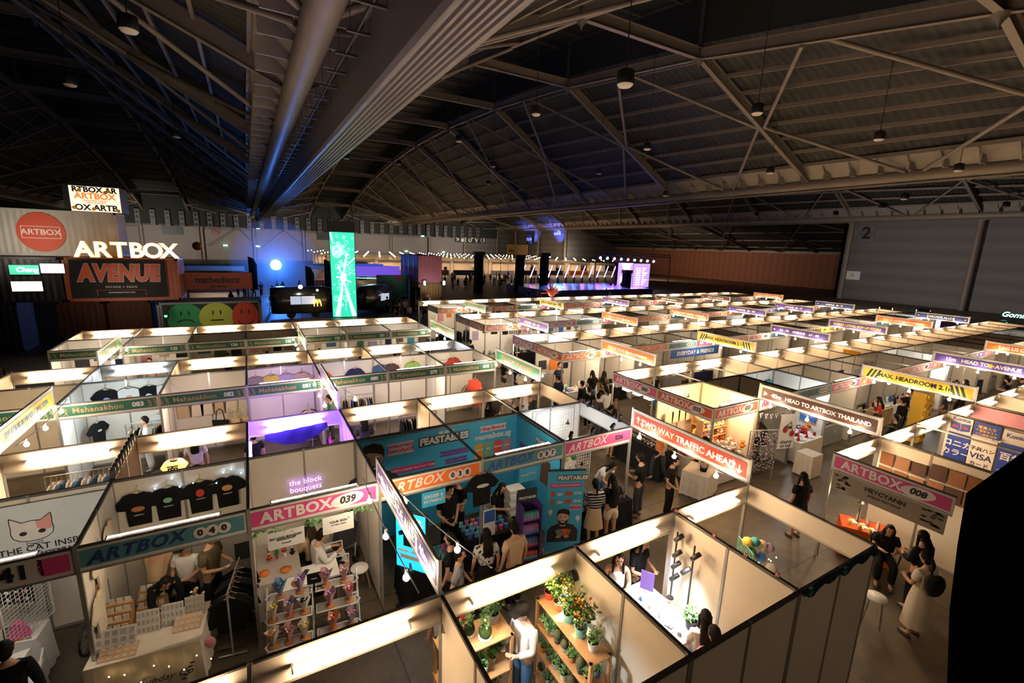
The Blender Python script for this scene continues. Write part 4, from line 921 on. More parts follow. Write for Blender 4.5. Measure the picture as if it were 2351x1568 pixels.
# people of the chocolate booth
person(1.05,2.2,-130,'stand','tee','black','pants','black','short','young man in black t-shirt and striped socks standing by the lit blue screen',h=1.62)
person(1.62,3.75,10,'clasp','tee','black','pants','black','short','staff member in black printed t-shirt with crossed hands behind the chocolate table')
person(2.0,4.1,-60,'hold','tee','black','pants','black','short','second staff member in black leaning toward the hanging black t-shirt',h=1.6)
person(2.95,3.95,15,'sit','tee','black','pants','black','long','seated staff woman in black handling gift bags in booth 037',z=.03)
chair(2.95,4.0,15,'white plastic chair under the seated staff woman in booth 037')
person(1.66,2.02,170,'stand','tee','patterned','skirt','black','long','woman with long black hair in patterned blouse seen from behind at the chocolate table',mtop=FLOR,h=1.62)
person(2.15,1.85,185,'stand','tee','beige','pants','black','short','man in loose beige t-shirt seen from behind at the chocolate table',h=1.72)
person(4.62,2.55,160,'hold','tee','black','skirt','beige','tail','woman in black striped t-shirt and beige skirt with shoulder bag at booth 036',mtop=STRIPE,h=1.62)
person(5.08,2.5,170,'hold','tee','black','shorts','cream','long','woman in black top and cream shorts beside the striped shirt woman',h=1.66)
person(5.75,3.72,10,'bend','tee','white','pants','denim','long','vendor in white t-shirt bending over the goods of booth 036',h=1.62)
person(6.45,3.0,200,'hold','tee','black','pants','charcoal','short','man in black with grey trousers just right of the booth 036 corner post')
person(7.15,2.65,20,'clasp','tee','black','pants','black','short','person all in black with clasped hands standing under the red banner',h=1.62)
person(8.9,3.0,-150,'hold','tee','black','pants','black','short','person in black with crossed arms under the right end of the red banner',h=1.66)
person(8.35,4.1,-100,'walk','tank','orange','pants','charcoal','short','walking man in dark trousers and white soled shoes behind the red banner',h=1.7)
person(9.25,.62,160,'stand','tee','black','skirt','black','long','woman with long dark hair in black walking behind the toy booth header',h=1.64)
# booth 036: wire grid, caps, sparkling table
table(5.15,3.15,-4,1.7,.7,BLACKC,'black clothed table covered with small shiny goods in booth 036','black tablecloth on the booth 036 table')
GRID = mat('white wire',(.6,.6,.58),.4)
def grid(x, y, z, rz, w_, h, m_, label, st=.08):
    t = empty('wire_grid_panel', (x,y,z), R(rz), label, 'grid panel'); fr_ = MB().path([(-w_/2,0,0),(w_/2,0,0),(w_/2,0,h),(-w_/2,0,h),(-w_/2,0,0)],.009,5); g = MB(); k_ = -w_/2
    while k_ < w_/2: g.tube((k_,0,0),(k_,0,h),.0035,4,cap=False); k_ += st
    k_ = 0
    while k_ < h: g.tube((-w_/2,0,k_),(w_/2,0,k_),.0035,4,cap=False); k_ += st
    build('frame', fr_, m_, t); build('mesh', g, m_, t); return t
grid(4.85,3.95,.8,0,1.5,1.2,GRID,'white wire grid hung with caps and charms in the middle of booth 036'); grid(5.1,4.88,1.4,0,1.2,1.0,GRID,'white wire grid high on the back wall of booth 036')
capg = lambda: MB().ball((0,0,0),.09,12,0,1,1,.8,6).prism(ell(0,-.10,.085,.05,12),-.01,.01,0,Matrix.Rotation(R(90),4,'X') @ Matrix.Translation((0,0,0))).mesh('cap')
for i in range(10):
    c = ['white','teal','pink','cream','blue','white','black','red','yellow','green'][i]; o = link('cap', cached('capgood',capg), cm(COLR[c],.8,'goods'), None, (4.25+.24*(i % 6),3.84,1.85-.28*(i//6)), (R(60),0,rb.uniform(-.4,.4))); tag(o,'%s cap hanging on the booth 036 grid' % c if i < 5 else 'lower %s cap hanging on the booth 036 grid' % c,'cap')
for i in range(40): good(['pouch','product_box','mug'][i % 3],4.4+(i % 10)*.16,2.90+(i//10)*.15,.725,rb.random()*6,['white','cream','lilac','grey','teal','pink','yellow'][i*5 % 7],'small pale trinket spread on the booth 036 table','trinkets on the booth 036 table',.7)
for i in range(24): o = link('pouch', cached('pouch',M_pouch), cm(COLR[['white','cream','yellow','grey','black','beige'][i % 6]],.6,'goods'), None, (4.2+(i % 8)*.18,3.88,.85+(i//8)*.2), (0,0,0), .7); tag(o,'small charm hanging low on the booth 036 grid','charm','charms on the booth 036 grid')
# clip spotlights on the rails at booth 036
def clipspot(x, y, z, rz, label, lit=False, down=35, group=None):
    t = empty('clip_spotlight', (x,y,z), R(rz), label, 'spotlight', group)
    build('clamp', MB().box(-.03,.03,-.03,.03,-.02,.05), BLACK, t); M = Matrix.Translation((0,0,.10)) @ Matrix.Rotation(R(down),4,'X')
    build('head', MB().lathe([(.02,.09),(.045,.07),(.05,-.05),(.045,-.06)],n=12,M=M @ Matrix.Rotation(R(0),4,'X')), BLACK, t); build('lens', MB().lathe([(.044,-.055),(.001,-.056)],n=12,M=M), LEDW if lit else BLACK, t)
for i,(x,y) in enumerate([(5.95,4.6),(5.97,3.4),(5.4,3.02),(4.8,3.02),(4.2,3.02)]): clipspot(x,y,2.5,30*i,'black clip spotlight on the rail of booth 036, %s from the far end' % ORD[i])
# ---------------- booth 040
tcol = [((.5,.2,.08),(0,.34,.10,.05)),((.2,.45,.25),(0,.40,.07,.05)),((.55,.06,.04),(0,.42,.07,.08)),((.6,.3,.1),(0,.42,.09,.06))]
for i,(x,c) in enumerate(zip((-3.66,-3.24,-2.76,-2.34),tcol)):
    tee(x,4.93,1.62,0,'black','black t-shirt with %s print on the back wall of booth 040' % ('noodle bowl','green tile','red packet','playing card')[i],printed=[c[1]+(c[0],),(0,c[1][1]-.12,.08,.008,(.5,.5,.5))],hang=mat('yellow wire',(.6,.5,.08),.4),s=.95)
tee(-3.93,4.2,1.5,90,'cream','cream t-shirt hanging on the left side wall of booth 040, the farther one',printed=[(0,.3,.08,.1,(.1,.05,.05))])
tee(-3.93,3.6,1.45,90,'cream','cream t-shirt hanging on the left side wall of booth 040, the nearer one')
tee(-3.93,3.3,.9,90,'cream','cream t-shirt hanging low on the left side wall of booth 040')
fl = empty('fairy_light_string', (-4,4.9,0), 0, 'string of cold white fairy lights above the black t-shirts of booth 040', 'string lights')
FL = mat('lit cold fairy light',(.7,.85,1),.3,emit=30,ecol=(.55,.75,1)); FLW = mat('lit warm fairy light',(1,.8,.4),.3,emit=25,ecol=(1,.65,.25))
pts = [(.35,0,2.18),(.6,0,2.25),(.85,0,2.38),(.95,0,2.2),(1.15,0,2.22),(1.3,0,2.12),(1.5,0,2.14),(1.62,0,2.32),(1.75,0,2.36),(1.9,0,2.25)]
build('wire', MB().path(pts,.003,4), GRID, fl)
for p in pts: build('fairy_light', MB().ball(p,.011,6,k=4), FL, fl)
for i,x in enumerate((-3.7,-3.3,-2.95,-2.7,-2.35)):
    o = build('price_tag', MB().box(-.05,.05,-.004,.004,-.10,0).tube((0,0,0),(0,0,.12 if i != 3 else .2),.003,4), REDP, None, (x,4.72,1.42-.02*i), (0,.1*i,0)); tag(o,'small red tag hanging on the line in booth 040, %s from left' % ORD[i],'tag')
table(-3.35,3.2,-6,1.35,.85,CLOTHW,'cream clothed table at the front of booth 040 holding card displays','cream tablecloth with leaf drawings hanging at the front of booth 040')
leafd = empty('cloth_drawing', (-3.35,2.72,0), R(-6), 'dark leaf drawings and handwriting on the front of the booth 040 tablecloth', 'drawing')
word('The Sunday Co',.15,cm((.05,.05,.06)),leafd,(.05,-.02,.33),bold=0,shear=.4)
b = MB()
for sx in (-1,1):
    for i in range(5): b.prism(ell(sx*(.52-.03*i),.45-.06*i,.035,.014,8),-.016,-.012)
build('leaves', b, cm((.05,.05,.06)), leafd)
def card_board(x, y, z, rz, w_, h, tilt, bg, label, rows=4, cols=6, dot=(.25,.2,.15)):
    t = empty('card_display', (x,y,z), R(rz), label, 'display board'); M = Matrix.Rotation(R(-tilt),4,'X')
    build('board', MB().box(-w_/2,w_/2,0,.015,0,h,0,M), bg, t); b = MB()
    for r_ in range(rows):
        for c in range(cols): x_ = -w_/2+w_*(c+.5)/cols; z_ = h*(r_+.5)/rows; b.box(x_-w_/cols*.3,x_+w_/cols*.3,-.006,0,z_-h/rows*.3,z_+h/rows*.3,0,M)
    build('cards', b, cm(dot,.7,'print'), t)
def tier(x, y, z, rz, w_, n, label):
    t = empty('tiered_shelf', (x,y,z), R(rz), label, 'shelf')
    for i in range(n): build('step', MB().box(-w_/2,w_/2,i*.07,i*.07+.075,0,.09+i*.10), WOOD, t); 
    for i in range(n):
        for c in range(4): build('pin_card', MB().box(-w_/2+.03+c*w_/4.2,-w_/2+.03+c*w_/4.2+w_/5.5,i*.07+.03,i*.07+.04,.09+i*.10,.17+i*.10), PAPER, t)
tier(-3.85,3.35,.725,-8,.42,4,'wooden stepped rack of pin cards at the left end of the booth 040 table')
tier(-3.42,3.48,.725,-8,.36,4,'pale stepped rack of cards in the middle of the booth 040 table')
for i,(x,y,w_,h,tl) in enumerate([(-3.75,3.02,.48,.32,20),(-3.40,3.22,.28,.34,12),(-3.10,3.22,.28,.34,12),(-2.83,3.30,.26,.30,14),(-3.72,2.86,.45,.22,70),(-2.92,3.0,.36,.26,65)]):
    card_board(x,y,.73,-8,w_,h,tl,[PAPER,PAPER,PAPER,CLOTHW,WOOD,WOOD][i],('wide framed card board low at left','printed price list left of centre','printed price list right of centre','small beige board beside the flowers','flat wooden tray of pins at front left','flat wooden tray of pins at front right')[i]+' on the booth 040 table',3,5,(.45,.42,.40))
def flowerpot(x, y, z, label, cols, s=1., pot=None, n=9):
    t = empty('flower_bunch', (x,y,z), 0, label, 'flowers'); t.scale = (s,s,s)
    build('vase', MB().lathe([(.05,0),(.07,.08),(.06,.16)],n=12), pot or WHITEP, t); b = MB(); f = MB(); rr = random.Random(len(label))
    for i in range(n):
        a = rr.random()*6.3; r_ = rr.uniform(.03,.13); p = (math.cos(a)*r_,math.sin(a)*r_,.22+rr.uniform(0,.1)); b.tube((0,0,.12),p,.004,4); f.ball(p,rr.uniform(.02,.035),7,i % len(cols),1,1,.7,4)
    build('stems', b, LEAF, t); build('blossoms', f, [cm(c,.8,'petal') for c in cols], t)
flowerpot(-2.78,3.48,.725,'small vase of cream and orange flowers on the booth 040 table',[(.7,.6,.4),(.7,.35,.12),(.72,.68,.6)])
o = build('heart_tag', MB().ball((0,0,0),.07,10,0,1,.4,1.4,6), cm(COLR['pink'],.8,'goods'), None, (-2.62,2.88,.5)); tag(o,'small pink fabric pouch hanging off the right corner of the booth 040 table','pouch')
fl = empty('fairy_light_string', (-3.35,2.7,0), 0, 'warm fairy lights around the edge of the booth 040 table', 'string lights')
for i in range(9): p = (-.6+i*.17,.0-.03*i+.06,.35+.28*abs(math.sin(i*1.1))); build('fairy_light', MB().ball(p,.009,6,k=4), FLW, fl)
person(-3.42,4.25,170,'bend','tee','beige','pants','beige','short','person in beige t-shirt bending in the left of booth 040',h=1.62)
person(-3.3,3.85,20,'bend','long','black','pants','black','long','person in black leaning over the table in booth 040',h=1.55)
person(-2.98,4.15,-20,'hold','tee','white','pants','black','short','person in white t-shirt and black cap in the middle of booth 040',cap='black',h=1.55)
person(-2.62,3.95,60,'hold','tee','olive','pants','black','short','man in olive t-shirt and dark cap arranging flowers in booth 040',cap='charcoal',h=1.74)
rack(-2.28,3.45,80,.9,['black','charcoal','black'],'black clothes rack at the right edge of booth 040','dark garment on the rack at the right edge of booth 040','garments on the booth 040 rack',h=1.15,n=7)
poster(-2.3,4.93,1.25,0,.38,.48,PAPER,'',None,'framed pale drawing on the back wall at the right of booth 040')
poster(-2.15,4.55,.85,0,.3,.34,cm((.06,.07,.06)),'',None,'small dark framed board leaning in the right corner of booth 040')
# ---------------- booth 041 (cat pins)
t = empty('wall_banner', (-5.0,4.93,0), 0, 'white banner with a pale cat face, reading the cat inspired', 'banner'); WB = mat('white banner fabric',(.68,.72,.74),.8)
build('sheet', MB().box(-.93,.93,-.012,0,1.1,2.38), WB, t)
word('THE CAT INSPIRED',.148,BT,t,(.20,-.016,1.60),bold=.001); word('ILLUSTRATIONS & PINS',.075,cm((.1,.1,.12)),t,(.2,-.016,1.48)); word('WWW.THECATINSPIRED.COM',.05,cm((.2,.2,.22)),t,(.2,-.016,1.32))
b = MB(); out = [(-.25,1.90),(-.23,1.82),(-.16,1.76),(-.07,1.735),(.07,1.735),(.16,1.76),(.23,1.82),(.25,1.90),(.24,1.99),(.245,2.08),(.24,2.17),(.17,2.12),(.11,2.07),(0,2.085),(-.11,2.07),(-.17,2.12),(-.24,2.17),(-.245,2.08),(-.24,1.99)]
build('cat_face', b.prism(out,-.016,-.012), PAPER, t); build('cat_outline', MB().path([(x,-.018,z) for x,z in out+out[:1]],.006,4), BT, t)
build('cat_patch', MB().prism([(.06,1.94),(.14,1.89),(.23,1.90),(.235,1.99),(.24,2.07),(.23,2.15),(.17,2.11),(.11,2.06),(.05,2.07)],-.020,-.016), cm((.72,.35,.32),.7,'print'), t)
build('cat_eye', MB().prism(ell(-.11,1.88,.045,.035,12),-.022,-.018), BT, t); build('cat_eye', MB().prism(ell(.11,1.88,.045,.035,12),-.024,-.020), BT, t)
for s in (-1,1): build('bow_loop', MB().path([(0,-.018,1.68),(s*.09,-.018,1.71),(s*.09,-.018,1.66),(0,-.018,1.68),(s*.06,-.018,1.62)],.004,4), BT, t)
table(-5.3,3.9,-5,1.0,.75,PAPER,'white table with pin cards in booth 041','white tablecloth in booth 041')
grid(-4.88,4.0,.75,70,.8,.95,GRID,'white wire grid standing on the table of booth 041',.06)
t = empty('pin_board', (-5.15,4.35,1.05), R(-15), 'black felt board covered with white cat pins in booth 041', 'pin board'); build('felt', MB().box(-.25,.25,0,.02,0,.55), BLACKC, t)
for r_ in range(4):
    for c in range(4): build('pin', MB().ball((-.18+c*.12,-.012,.08+r_*.13),.032,8,0,1,.3,.8,4), cm([(.7,.68,.66),(.6,.3,.2),(.7,.6,.6)][(r_+c*2) % 3],.5,'pin'), t)
for i in range(14): good(['card_stack','framed_card','product_box'][i % 3],-5.7+(i % 5)*.19,3.66+(i//5)*.18,.725,rb.random()*.4,['white','pink','cream','black','orange'][i % 5],'small card or pin pack on the booth 041 table','cards on the booth 041 table',.8,'grey')
o = build('folded_fabric', MB().prism([(-.16,0),(.12,0),(.05,.22),(-.04,.26)],-.04,.04), cm((.8,.12,.35),.8,'goods'), None, (-5.0,3.95,.75)); tag(o,'bright pink fabric standing on the booth 041 table','fabric')
chair(-4.9,3.45,10,'white plastic chair at the right end of the booth 041 table')
person(-4.62,2.55,185,'stand','long','black','pants','black','short','person in black hooded jacket at the bottom left corner, in front of booth 041',h=1.66)
def bike():
    t = empty('bicycle', (-4.3,4.5,0), R(80), 'black folding bicycle leaning against the panel between booths 041 and 040', 'bicycle')
    for x in (-.35,.35):
        b = MB()
        for i in range(20): a, c = 2*PI*i/20, 2*PI*(i+1)/20; b.tube((x+.24*math.cos(a),0,.25+.24*math.sin(a)),(x+.24*math.cos(c),0,.25+.24*math.sin(c)),.018,5)
        build('tyre', b, BLACK, t); b = MB()
        for i in range(10): a = 2*PI*i/10; b.tube((x,0,.25),(x+.23*math.cos(a),0,.25+.23*math.sin(a)),.002,3)
        build('spokes', b, ALU, t)
    build('frame', MB().path([(-.35,0,.25),(-.1,0,.3),(.2,0,.5),(.35,0,.25)],.02,6).tube((-.1,0,.3),(-.15,0,.75),.016,6).tube((.2,0,.5),(.22,0,.95),.016,6), BLACK, t)
    build('saddle', MB().ball((-.15,0,.78),.08,8,0,1.4,.7,.4), BLACK, t); build('handlebar', MB().tube((.22,-.22,.95),(.22,.22,.95),.014,6), BLACK, t)
bike()
# ---------------- booth 039
NEON = mat('lit violet neon tube',(.8,.5,1),.3,emit=2.4,ecol=(.60,.30,1))
t = empty('neon_sign', (-1.0,4.92,0), 0, 'violet neon sign reading the block bouquets on the back wall of booth 039', 'neon sign'); word('the block',.16,NEON,t,(0,-.03,1.83),bold=-.0005); word('bouquets',.16,NEON,t,(0,-.03,1.67),bold=-.0005)
t = empty('garland', (-2,3.0,0), 0, 'ivy garland hanging under the pink 039 board', 'garland'); b = MB(); g = MB(); pp_ = []
for i in range(24): f = i/23; pp_.append((.1+1.75*f,.03,2.08-.10*math.sin(PI*f)+.06*math.sin(f*17)))
g.path(pp_,.005,4); rr = random.Random(2)
for i in range(170):
    p = Vector(pp_[rr.randrange(24)])+Vector((rr.uniform(-.05,.05),rr.uniform(-.04,.04),rr.uniform(-.09,.03))); M = Matrix.Translation(p) @ Matrix.Rotation(rr.random()*6,4,'Y') @ Matrix.Rotation(rr.uniform(-.8,.8),4,'X'); b.prism([(0,-.03),(.022,0),(0,.03),(-.022,0)],-.001,.001,0,M)
build('stem', g, LEAF, t); build('leaves', b, LEAF2, t)['kind'] = 'stuff'
poster(-1.48,3.0,1.86,0,.54,.30,PAPER,'DIY LEGO BOUQUET',BT,'white workshop sign hanging at the left under the pink 039 board',.05,sub=[('WORKSHOP',.05,.0),('FROM $38',.03,-.07)])
poster(-.68,3.0,1.90,0,.50,.32,PAPER,'YOUR SIGN',BT,'white sign reading your sign hanging at the right under the pink 039 board',.055,sub=[('TO TAKE A BREAK',.03,-.02)])
table(-1.63,4.15,0,.75,1.2,cm((.42,.38,.33),.9,'tablecloth'),'grey clothed work table in the left of booth 039','grey tablecloth at the left of booth 039')
table(-1.15,3.5,0,1.0,.5,None,'white folding table in the middle of booth 039')
for i,(x,y,c) in enumerate([(-1.85,3.85,'orange'),(-1.5,3.8,'orange'),(-1.35,3.35,'orange'),(-.95,3.35,'orange')]): o = build('plate', MB().lathe([(.001,0),(.09,0),(.10,.012),(.001,.014)],n=16), cm(COLR[c],.6,'goods'), None, (x,y,.727)); tag(o,'orange round tray on the booth 039 tables, %s from left' % ORD[i],'tray')
o = build('phone', MB().box(-.04,.04,-.08,.08,0,.01), BLACK, None, (-1.2,3.55,.727), (0,0,-.5)); tag(o,'black phone lying on the white table of booth 039','phone')
good('bottle',-1.62,4.3,.725,0,'green','small green bottle on the grey table of booth 039',None,1.1)
for i in range(10): good(['plush_toy','pouch','product_box'][i % 3],-1.75+(i % 4)*.13,4.2+(i//4)*.14,.725,i,['red','red','white','black','yellow'][i % 5],'small toy brick flower part on the grey table of booth 039','brick flower parts in booth 039',.55)
person(-1.0,4.25,200,'sit','sleeve','beige','pants','black','long','woman with brown hair seated at the back of booth 039',h=1.62,skin=2)
person(-.95,3.85,100,'sit','sleeve','white','pants','black','short','man in white hooded top seated at the white table of booth 039',h=1.7)
chair(-.62,4.1,95,'white plastic chair behind the man in booth 039'); stool(-.25,3.62,'white round stool with wooden legs in the right of booth 039')
t = empty('tiered_cart', (-1.15,2.78,0), R(-6), 'white wire tiered stand holding wrapped bouquets in front of booth 039', 'display stand')
for j,(y,z) in enumerate([(-.32,.35),(-.08,.62),(.18,.82)]):
    for s in (-1,1): build('tier_rail', MB().path([(s*.04,y-.10,z),(s*.66,y-.10,z),(s*.72,y,z),(s*.66,y+.10,z),(s*.04,y+.10,z),(s*.04,y-.10,z)],.012,6), WHITEP, t); build('tier_shelf', MB().box(min(s*.06,s*.66),max(s*.06,s*.66),y-.09,y+.09,z-.012,z-.004), mat('clear shelf',(.45,.42,.4),.3), t)
for s in (-.7,-.02,.7): build('upright', MB().tube((s,-.4,0),(s,.28,.95),.012,6).tube((s,.28,.95),(s,.34,0),.012,6), WHITEP, t)
def bouquet_m():
    b = MB(); n = 9; vs = [(.022*math.cos(2*PI*i/n),.022*math.sin(2*PI*i/n),0) for i in range(n)]+[((.035)*math.cos(2*PI*i/n),.035*math.sin(2*PI*i/n),.08) for i in range(n)]+[((.10+.03*(i % 2))*math.cos(2*PI*i/n),(.07+.03*(i % 2))*math.sin(2*PI*i/n),.26+.04*(i % 3)) for i in range(n)]
    b.add(vs, [(k_*n+i,k_*n+(i+1) % n,(k_+1)*n+(i+1) % n,(k_+1)*n+i) for k_ in range(2) for i in range(n)], 0); return b.mesh('wrapping')
def bloom_m():
    b = MB(); rr = random.Random(1)
    for i in range(9): a = i*2.4; r_ = .022*math.sqrt(i); b.ball((math.cos(a)*r_,math.sin(a)*r_,.24+.02*(i % 2)),.024,7,i % 3 == 0,1,1,.8,4)
    return b.mesh('blossoms')
M = Matrix.Translation((-1.15,2.78,0)) @ Matrix.Rotation(R(-6),4,'Z'); bc = [('blue','teal'),('lilac','purple'),('pink','lilac'),('pink','beige'),('cream','yellow'),('pink','blue'),('white','black'),('pink','purple'),('pink','red'),('cream','orange'),('pink','pink'),('cream','yellow'),('orange','red'),('lilac','pink')]
i = 0; place_w = ['top left','top centre left','top centre right','top right','middle far left','middle left','middle centre','middle right','middle far right','bottom far left','bottom left','bottom centre','bottom right','bottom far right']
for (y,z,xs) in ((.18,.82,(-.5,-.2,.2,.5)),(-.08,.62,(-.6,-.36,-.14,.25,.55)),(-.32,.35,(-.6,-.38,-.15,.28,.55))):
    for x in xs:
        p = M @ Vector((x,y,z)); t = empty('wrapped_bouquet', p, random.random()*3, 'brick flower bouquet in %s paper with %s blooms, %s of the 039 stand' % (bc[i][0],bc[i][1],place_w[i]), 'bouquet'); t.scale = (1.,1.,.95)
        link('wrapping', cached('wrap',bouquet_m), cm([min(1,v*.7+.12) for v in COLR[bc[i][0]]],.7,'wrap'), t); link('blossoms', cached('bloom',bloom_m), [cm(COLR[bc[i][1]],.7,'petal'),PAPER], t)
        build('wooden_base', MB().lathe([(.07,-.002),(.075,.0),(.075,.015),(.001,.016)],n=14), cm((.6,.22,.06),.6,'base'), t); i += 1
for i,(x,y,z,w_) in enumerate([(-.52,-.22,.46,'$15.90'),(-.2,-.22,.46,'$13.90'),(-.3,-.45,.28,'$11.90'),(.3,-.22,.5,'$18.90'),(.32,-.45,.28,'$13.90'),(.6,0,.66,'$19.90')]):
    p = M @ Vector((x,y,z)); t = poster(p.x,p.y,p.z,-6,.18,.09,PAPER,w_,BT,'small white price card %s from left on the 039 bouquet stand' % ORD[i],.045,'price_card')
for i,(x,z) in enumerate([(.02,1.0),(.05,.74)]): p = M @ Vector((x,.2,z)); poster(p.x,p.y,p.z,-6,.22,.2,BLACKC,'menu',WT,'small %s blackboard in the middle of the 039 bouquet stand' % ('upper','lower')[i],.04,'blackboard')
stf = empty('stroller', (-.45,4.5,0), R(20), 'grey folded push chair parked at the back right of booth 039', 'push chair')
build('frame', MB().path([(-.2,-.2,.1),(.1,.1,.9),(.25,.2,1.0)],.02,6).path([(.2,-.2,.1),(.4,.1,.9),(.25,.2,1.0)],.02,6), ALU, stf); build('seat', MB().prism([(-.15,.4),(.3,.4),(.35,.85),(-.05,.85)],-.1,.1), cm(COLR['charcoal']), stf)
for s in (-.2,.2,.35): build('wheel', MB().lathe([(.09,-.02),(.09,.02)],n=12,M=Matrix.Translation((s,-.2+.2*(s > .3),.09)) @ Matrix.Rotation(R(90),4,'Y')), BLACK, stf)
# violet booth
for i,(x,z0) in enumerate([(-1.93,1.2),(-.07,1.2)]):
    t = empty('tube_light', (x,5.2,z0), 0, 'upright lit violet tube at the %s back corner of the violet lit booth' % ('left','right')[i], 'light'); build('fixture', MB().box(-.03 if x < -1 else .015,-.015 if x < -1 else .03,-.02,.02,0,1.2), WHITEP, t); build('lit_tube', MB().tube((0,0,.02),(0,0,1.18),.018,8), TUBEP, t)
t = empty('tube_light', (-1.93,5.9,2.2), 0, 'lit violet tube along the left wall of the violet lit booth', 'light'); build('fixture', MB().box(-.03,-.015,-.6,.6,-.02,.02), WHITEP, t); build('lit_tube', MB().tube((0,-.58,0),(0,.58,0),.018,8), TUBEP, t)
b = MB(); vs = []
for i in range(13):
    f = i/12
    for j in range(5): vs.append((-1.65+1.35*f, 6.88-.05*j+.02*math.sin(i*2+j), 2.16+.10*f-(.06+.24*math.sin(PI*f))*j/4))
b.add(vs, [(i*5+j,(i+1)*5+j,(i+1)*5+j+1,i*5+j+1) for i in range(12) for j in range(4)], 0, True); o = build('draped_cloth', b, mat('blue drape',(.012,.010,.05),.95)); tag(o,'dark blue cloth draped under the header of the violet lit booth','cloth')
tee(-.25,6.6,1.3,-90,(.75,.02,.35),'bright pink t-shirt at the right side of the violet lit booth')
table(-1.1,7.6,0,1.2,.6,cm(COLR['navy'],.9,'tablecloth'),'dark table seen through the violet lit booth opening','navy tablecloth seen through the violet lit booth opening')
# lantern of the noodle booth
t = empty('paper_lantern', (-3.35,6.7,1.85), 0, 'lit orange paper lantern with a dark character behind booth 040', 'lantern'); LANT = mat('lit orange paper',(.9,.5,.15),.6,emit=1.6,ecol=(1,.48,.12))
build('shade', MB().lathe([(.06,-.12),(.17,-.10),(.24,0),(.17,.10),(.06,.12)],n=18), LANT, t); build('ring', MB().lathe([(.07,.115),(.07,.15),(.06,.15)],n=12), BLACK, t); word('\u9762',.2,BT,t,(0,-.235,0),tilt=0); build('cord', MB().tube((0,0,.14),(0,0,.62),.004,4), BLACK, t)
o = build('wall_curtain', MB().box(-3.985,-3.96,5.1,6.95,.2,2.46), mat('dark brown drape',(.05,.035,.028),.9)); tag(o,'dark brown drape on the partition left of the lantern booth','drape')
for i in range(9): clipspot(-3.97,5.1+i*.2,2.49,0,'small black clip on the rail of the dark draped partition','',0,'black clips on the draped partition rail')
table(-2.9,7.5,0,.9,.7,PAPER,'white table with paper goods seen under the header behind booth 040','white tablecloth seen under the header behind booth 040')
# ---------------- plant booth
def shelf_unit(x, y, rz, w_, d, zs, label, m_=WOOD):
    t = empty('wooden_shelf', (x,y,0), R(rz), label, 'shelf'); zt = zs[-1]
    for sx in (-1,1):
        for sy in (-1,1): build('upright', MB().box(sx*w_/2-.02,sx*w_/2+.02,sy*d/2-.02,sy*d/2+.02,0,zt), m_, t)
    for z in zs: build('shelf_board', MB().box(-w_/2-.03,w_/2+.03,-d/2-.02,d/2+.02,z-.02,z), m_, t)
    return Matrix.Translation((x,y,0)) @ Matrix.Rotation(R(rz),4,'Z')
_lf = {}
def foliage(seed, h, rad, n, leaf):
    b = MB(); rr = random.Random(seed)
    for k_ in range(5):
        a = rr.random()*6.3; tip = Vector((math.cos(a)*rad*.7,math.sin(a)*rad*.7,h*rr.uniform(.7,1))); b.tube((0,0,0),tip,.005,4,1)
        for i in range(n//5):
            f = rr.uniform(.25,1.05); p = tip*f+Vector((rr.uniform(-1,1),rr.uniform(-1,1),rr.uniform(-.6,.8)))*rad*.35; M = Matrix.Translation(p) @ Matrix.Rotation(rr.random()*6.3,4,'Z') @ Matrix.Rotation(rr.uniform(-.9,.9),4,'X') @ Matrix.Scale(rr.uniform(.7,1.3),4)
            b.add([M @ Vector(v) for v in ((0,0,0),(leaf*.35,leaf*.5,.004),(0,leaf,0),(-leaf*.35,leaf*.5,.004))],[(0,1,2,3)],0)
    return b.mesh('foliage')
def fruit(seed, h, rad, n):
    b = MB(); rr = random.Random(seed+9)
    for i in range(n): a = rr.random()*6.3; r_ = rad*rr.uniform(.2,.95); b.ball((math.cos(a)*r_,math.sin(a)*r_,h*rr.uniform(.35,1)),.012,6,k=4)
    return b.mesh('fruit')
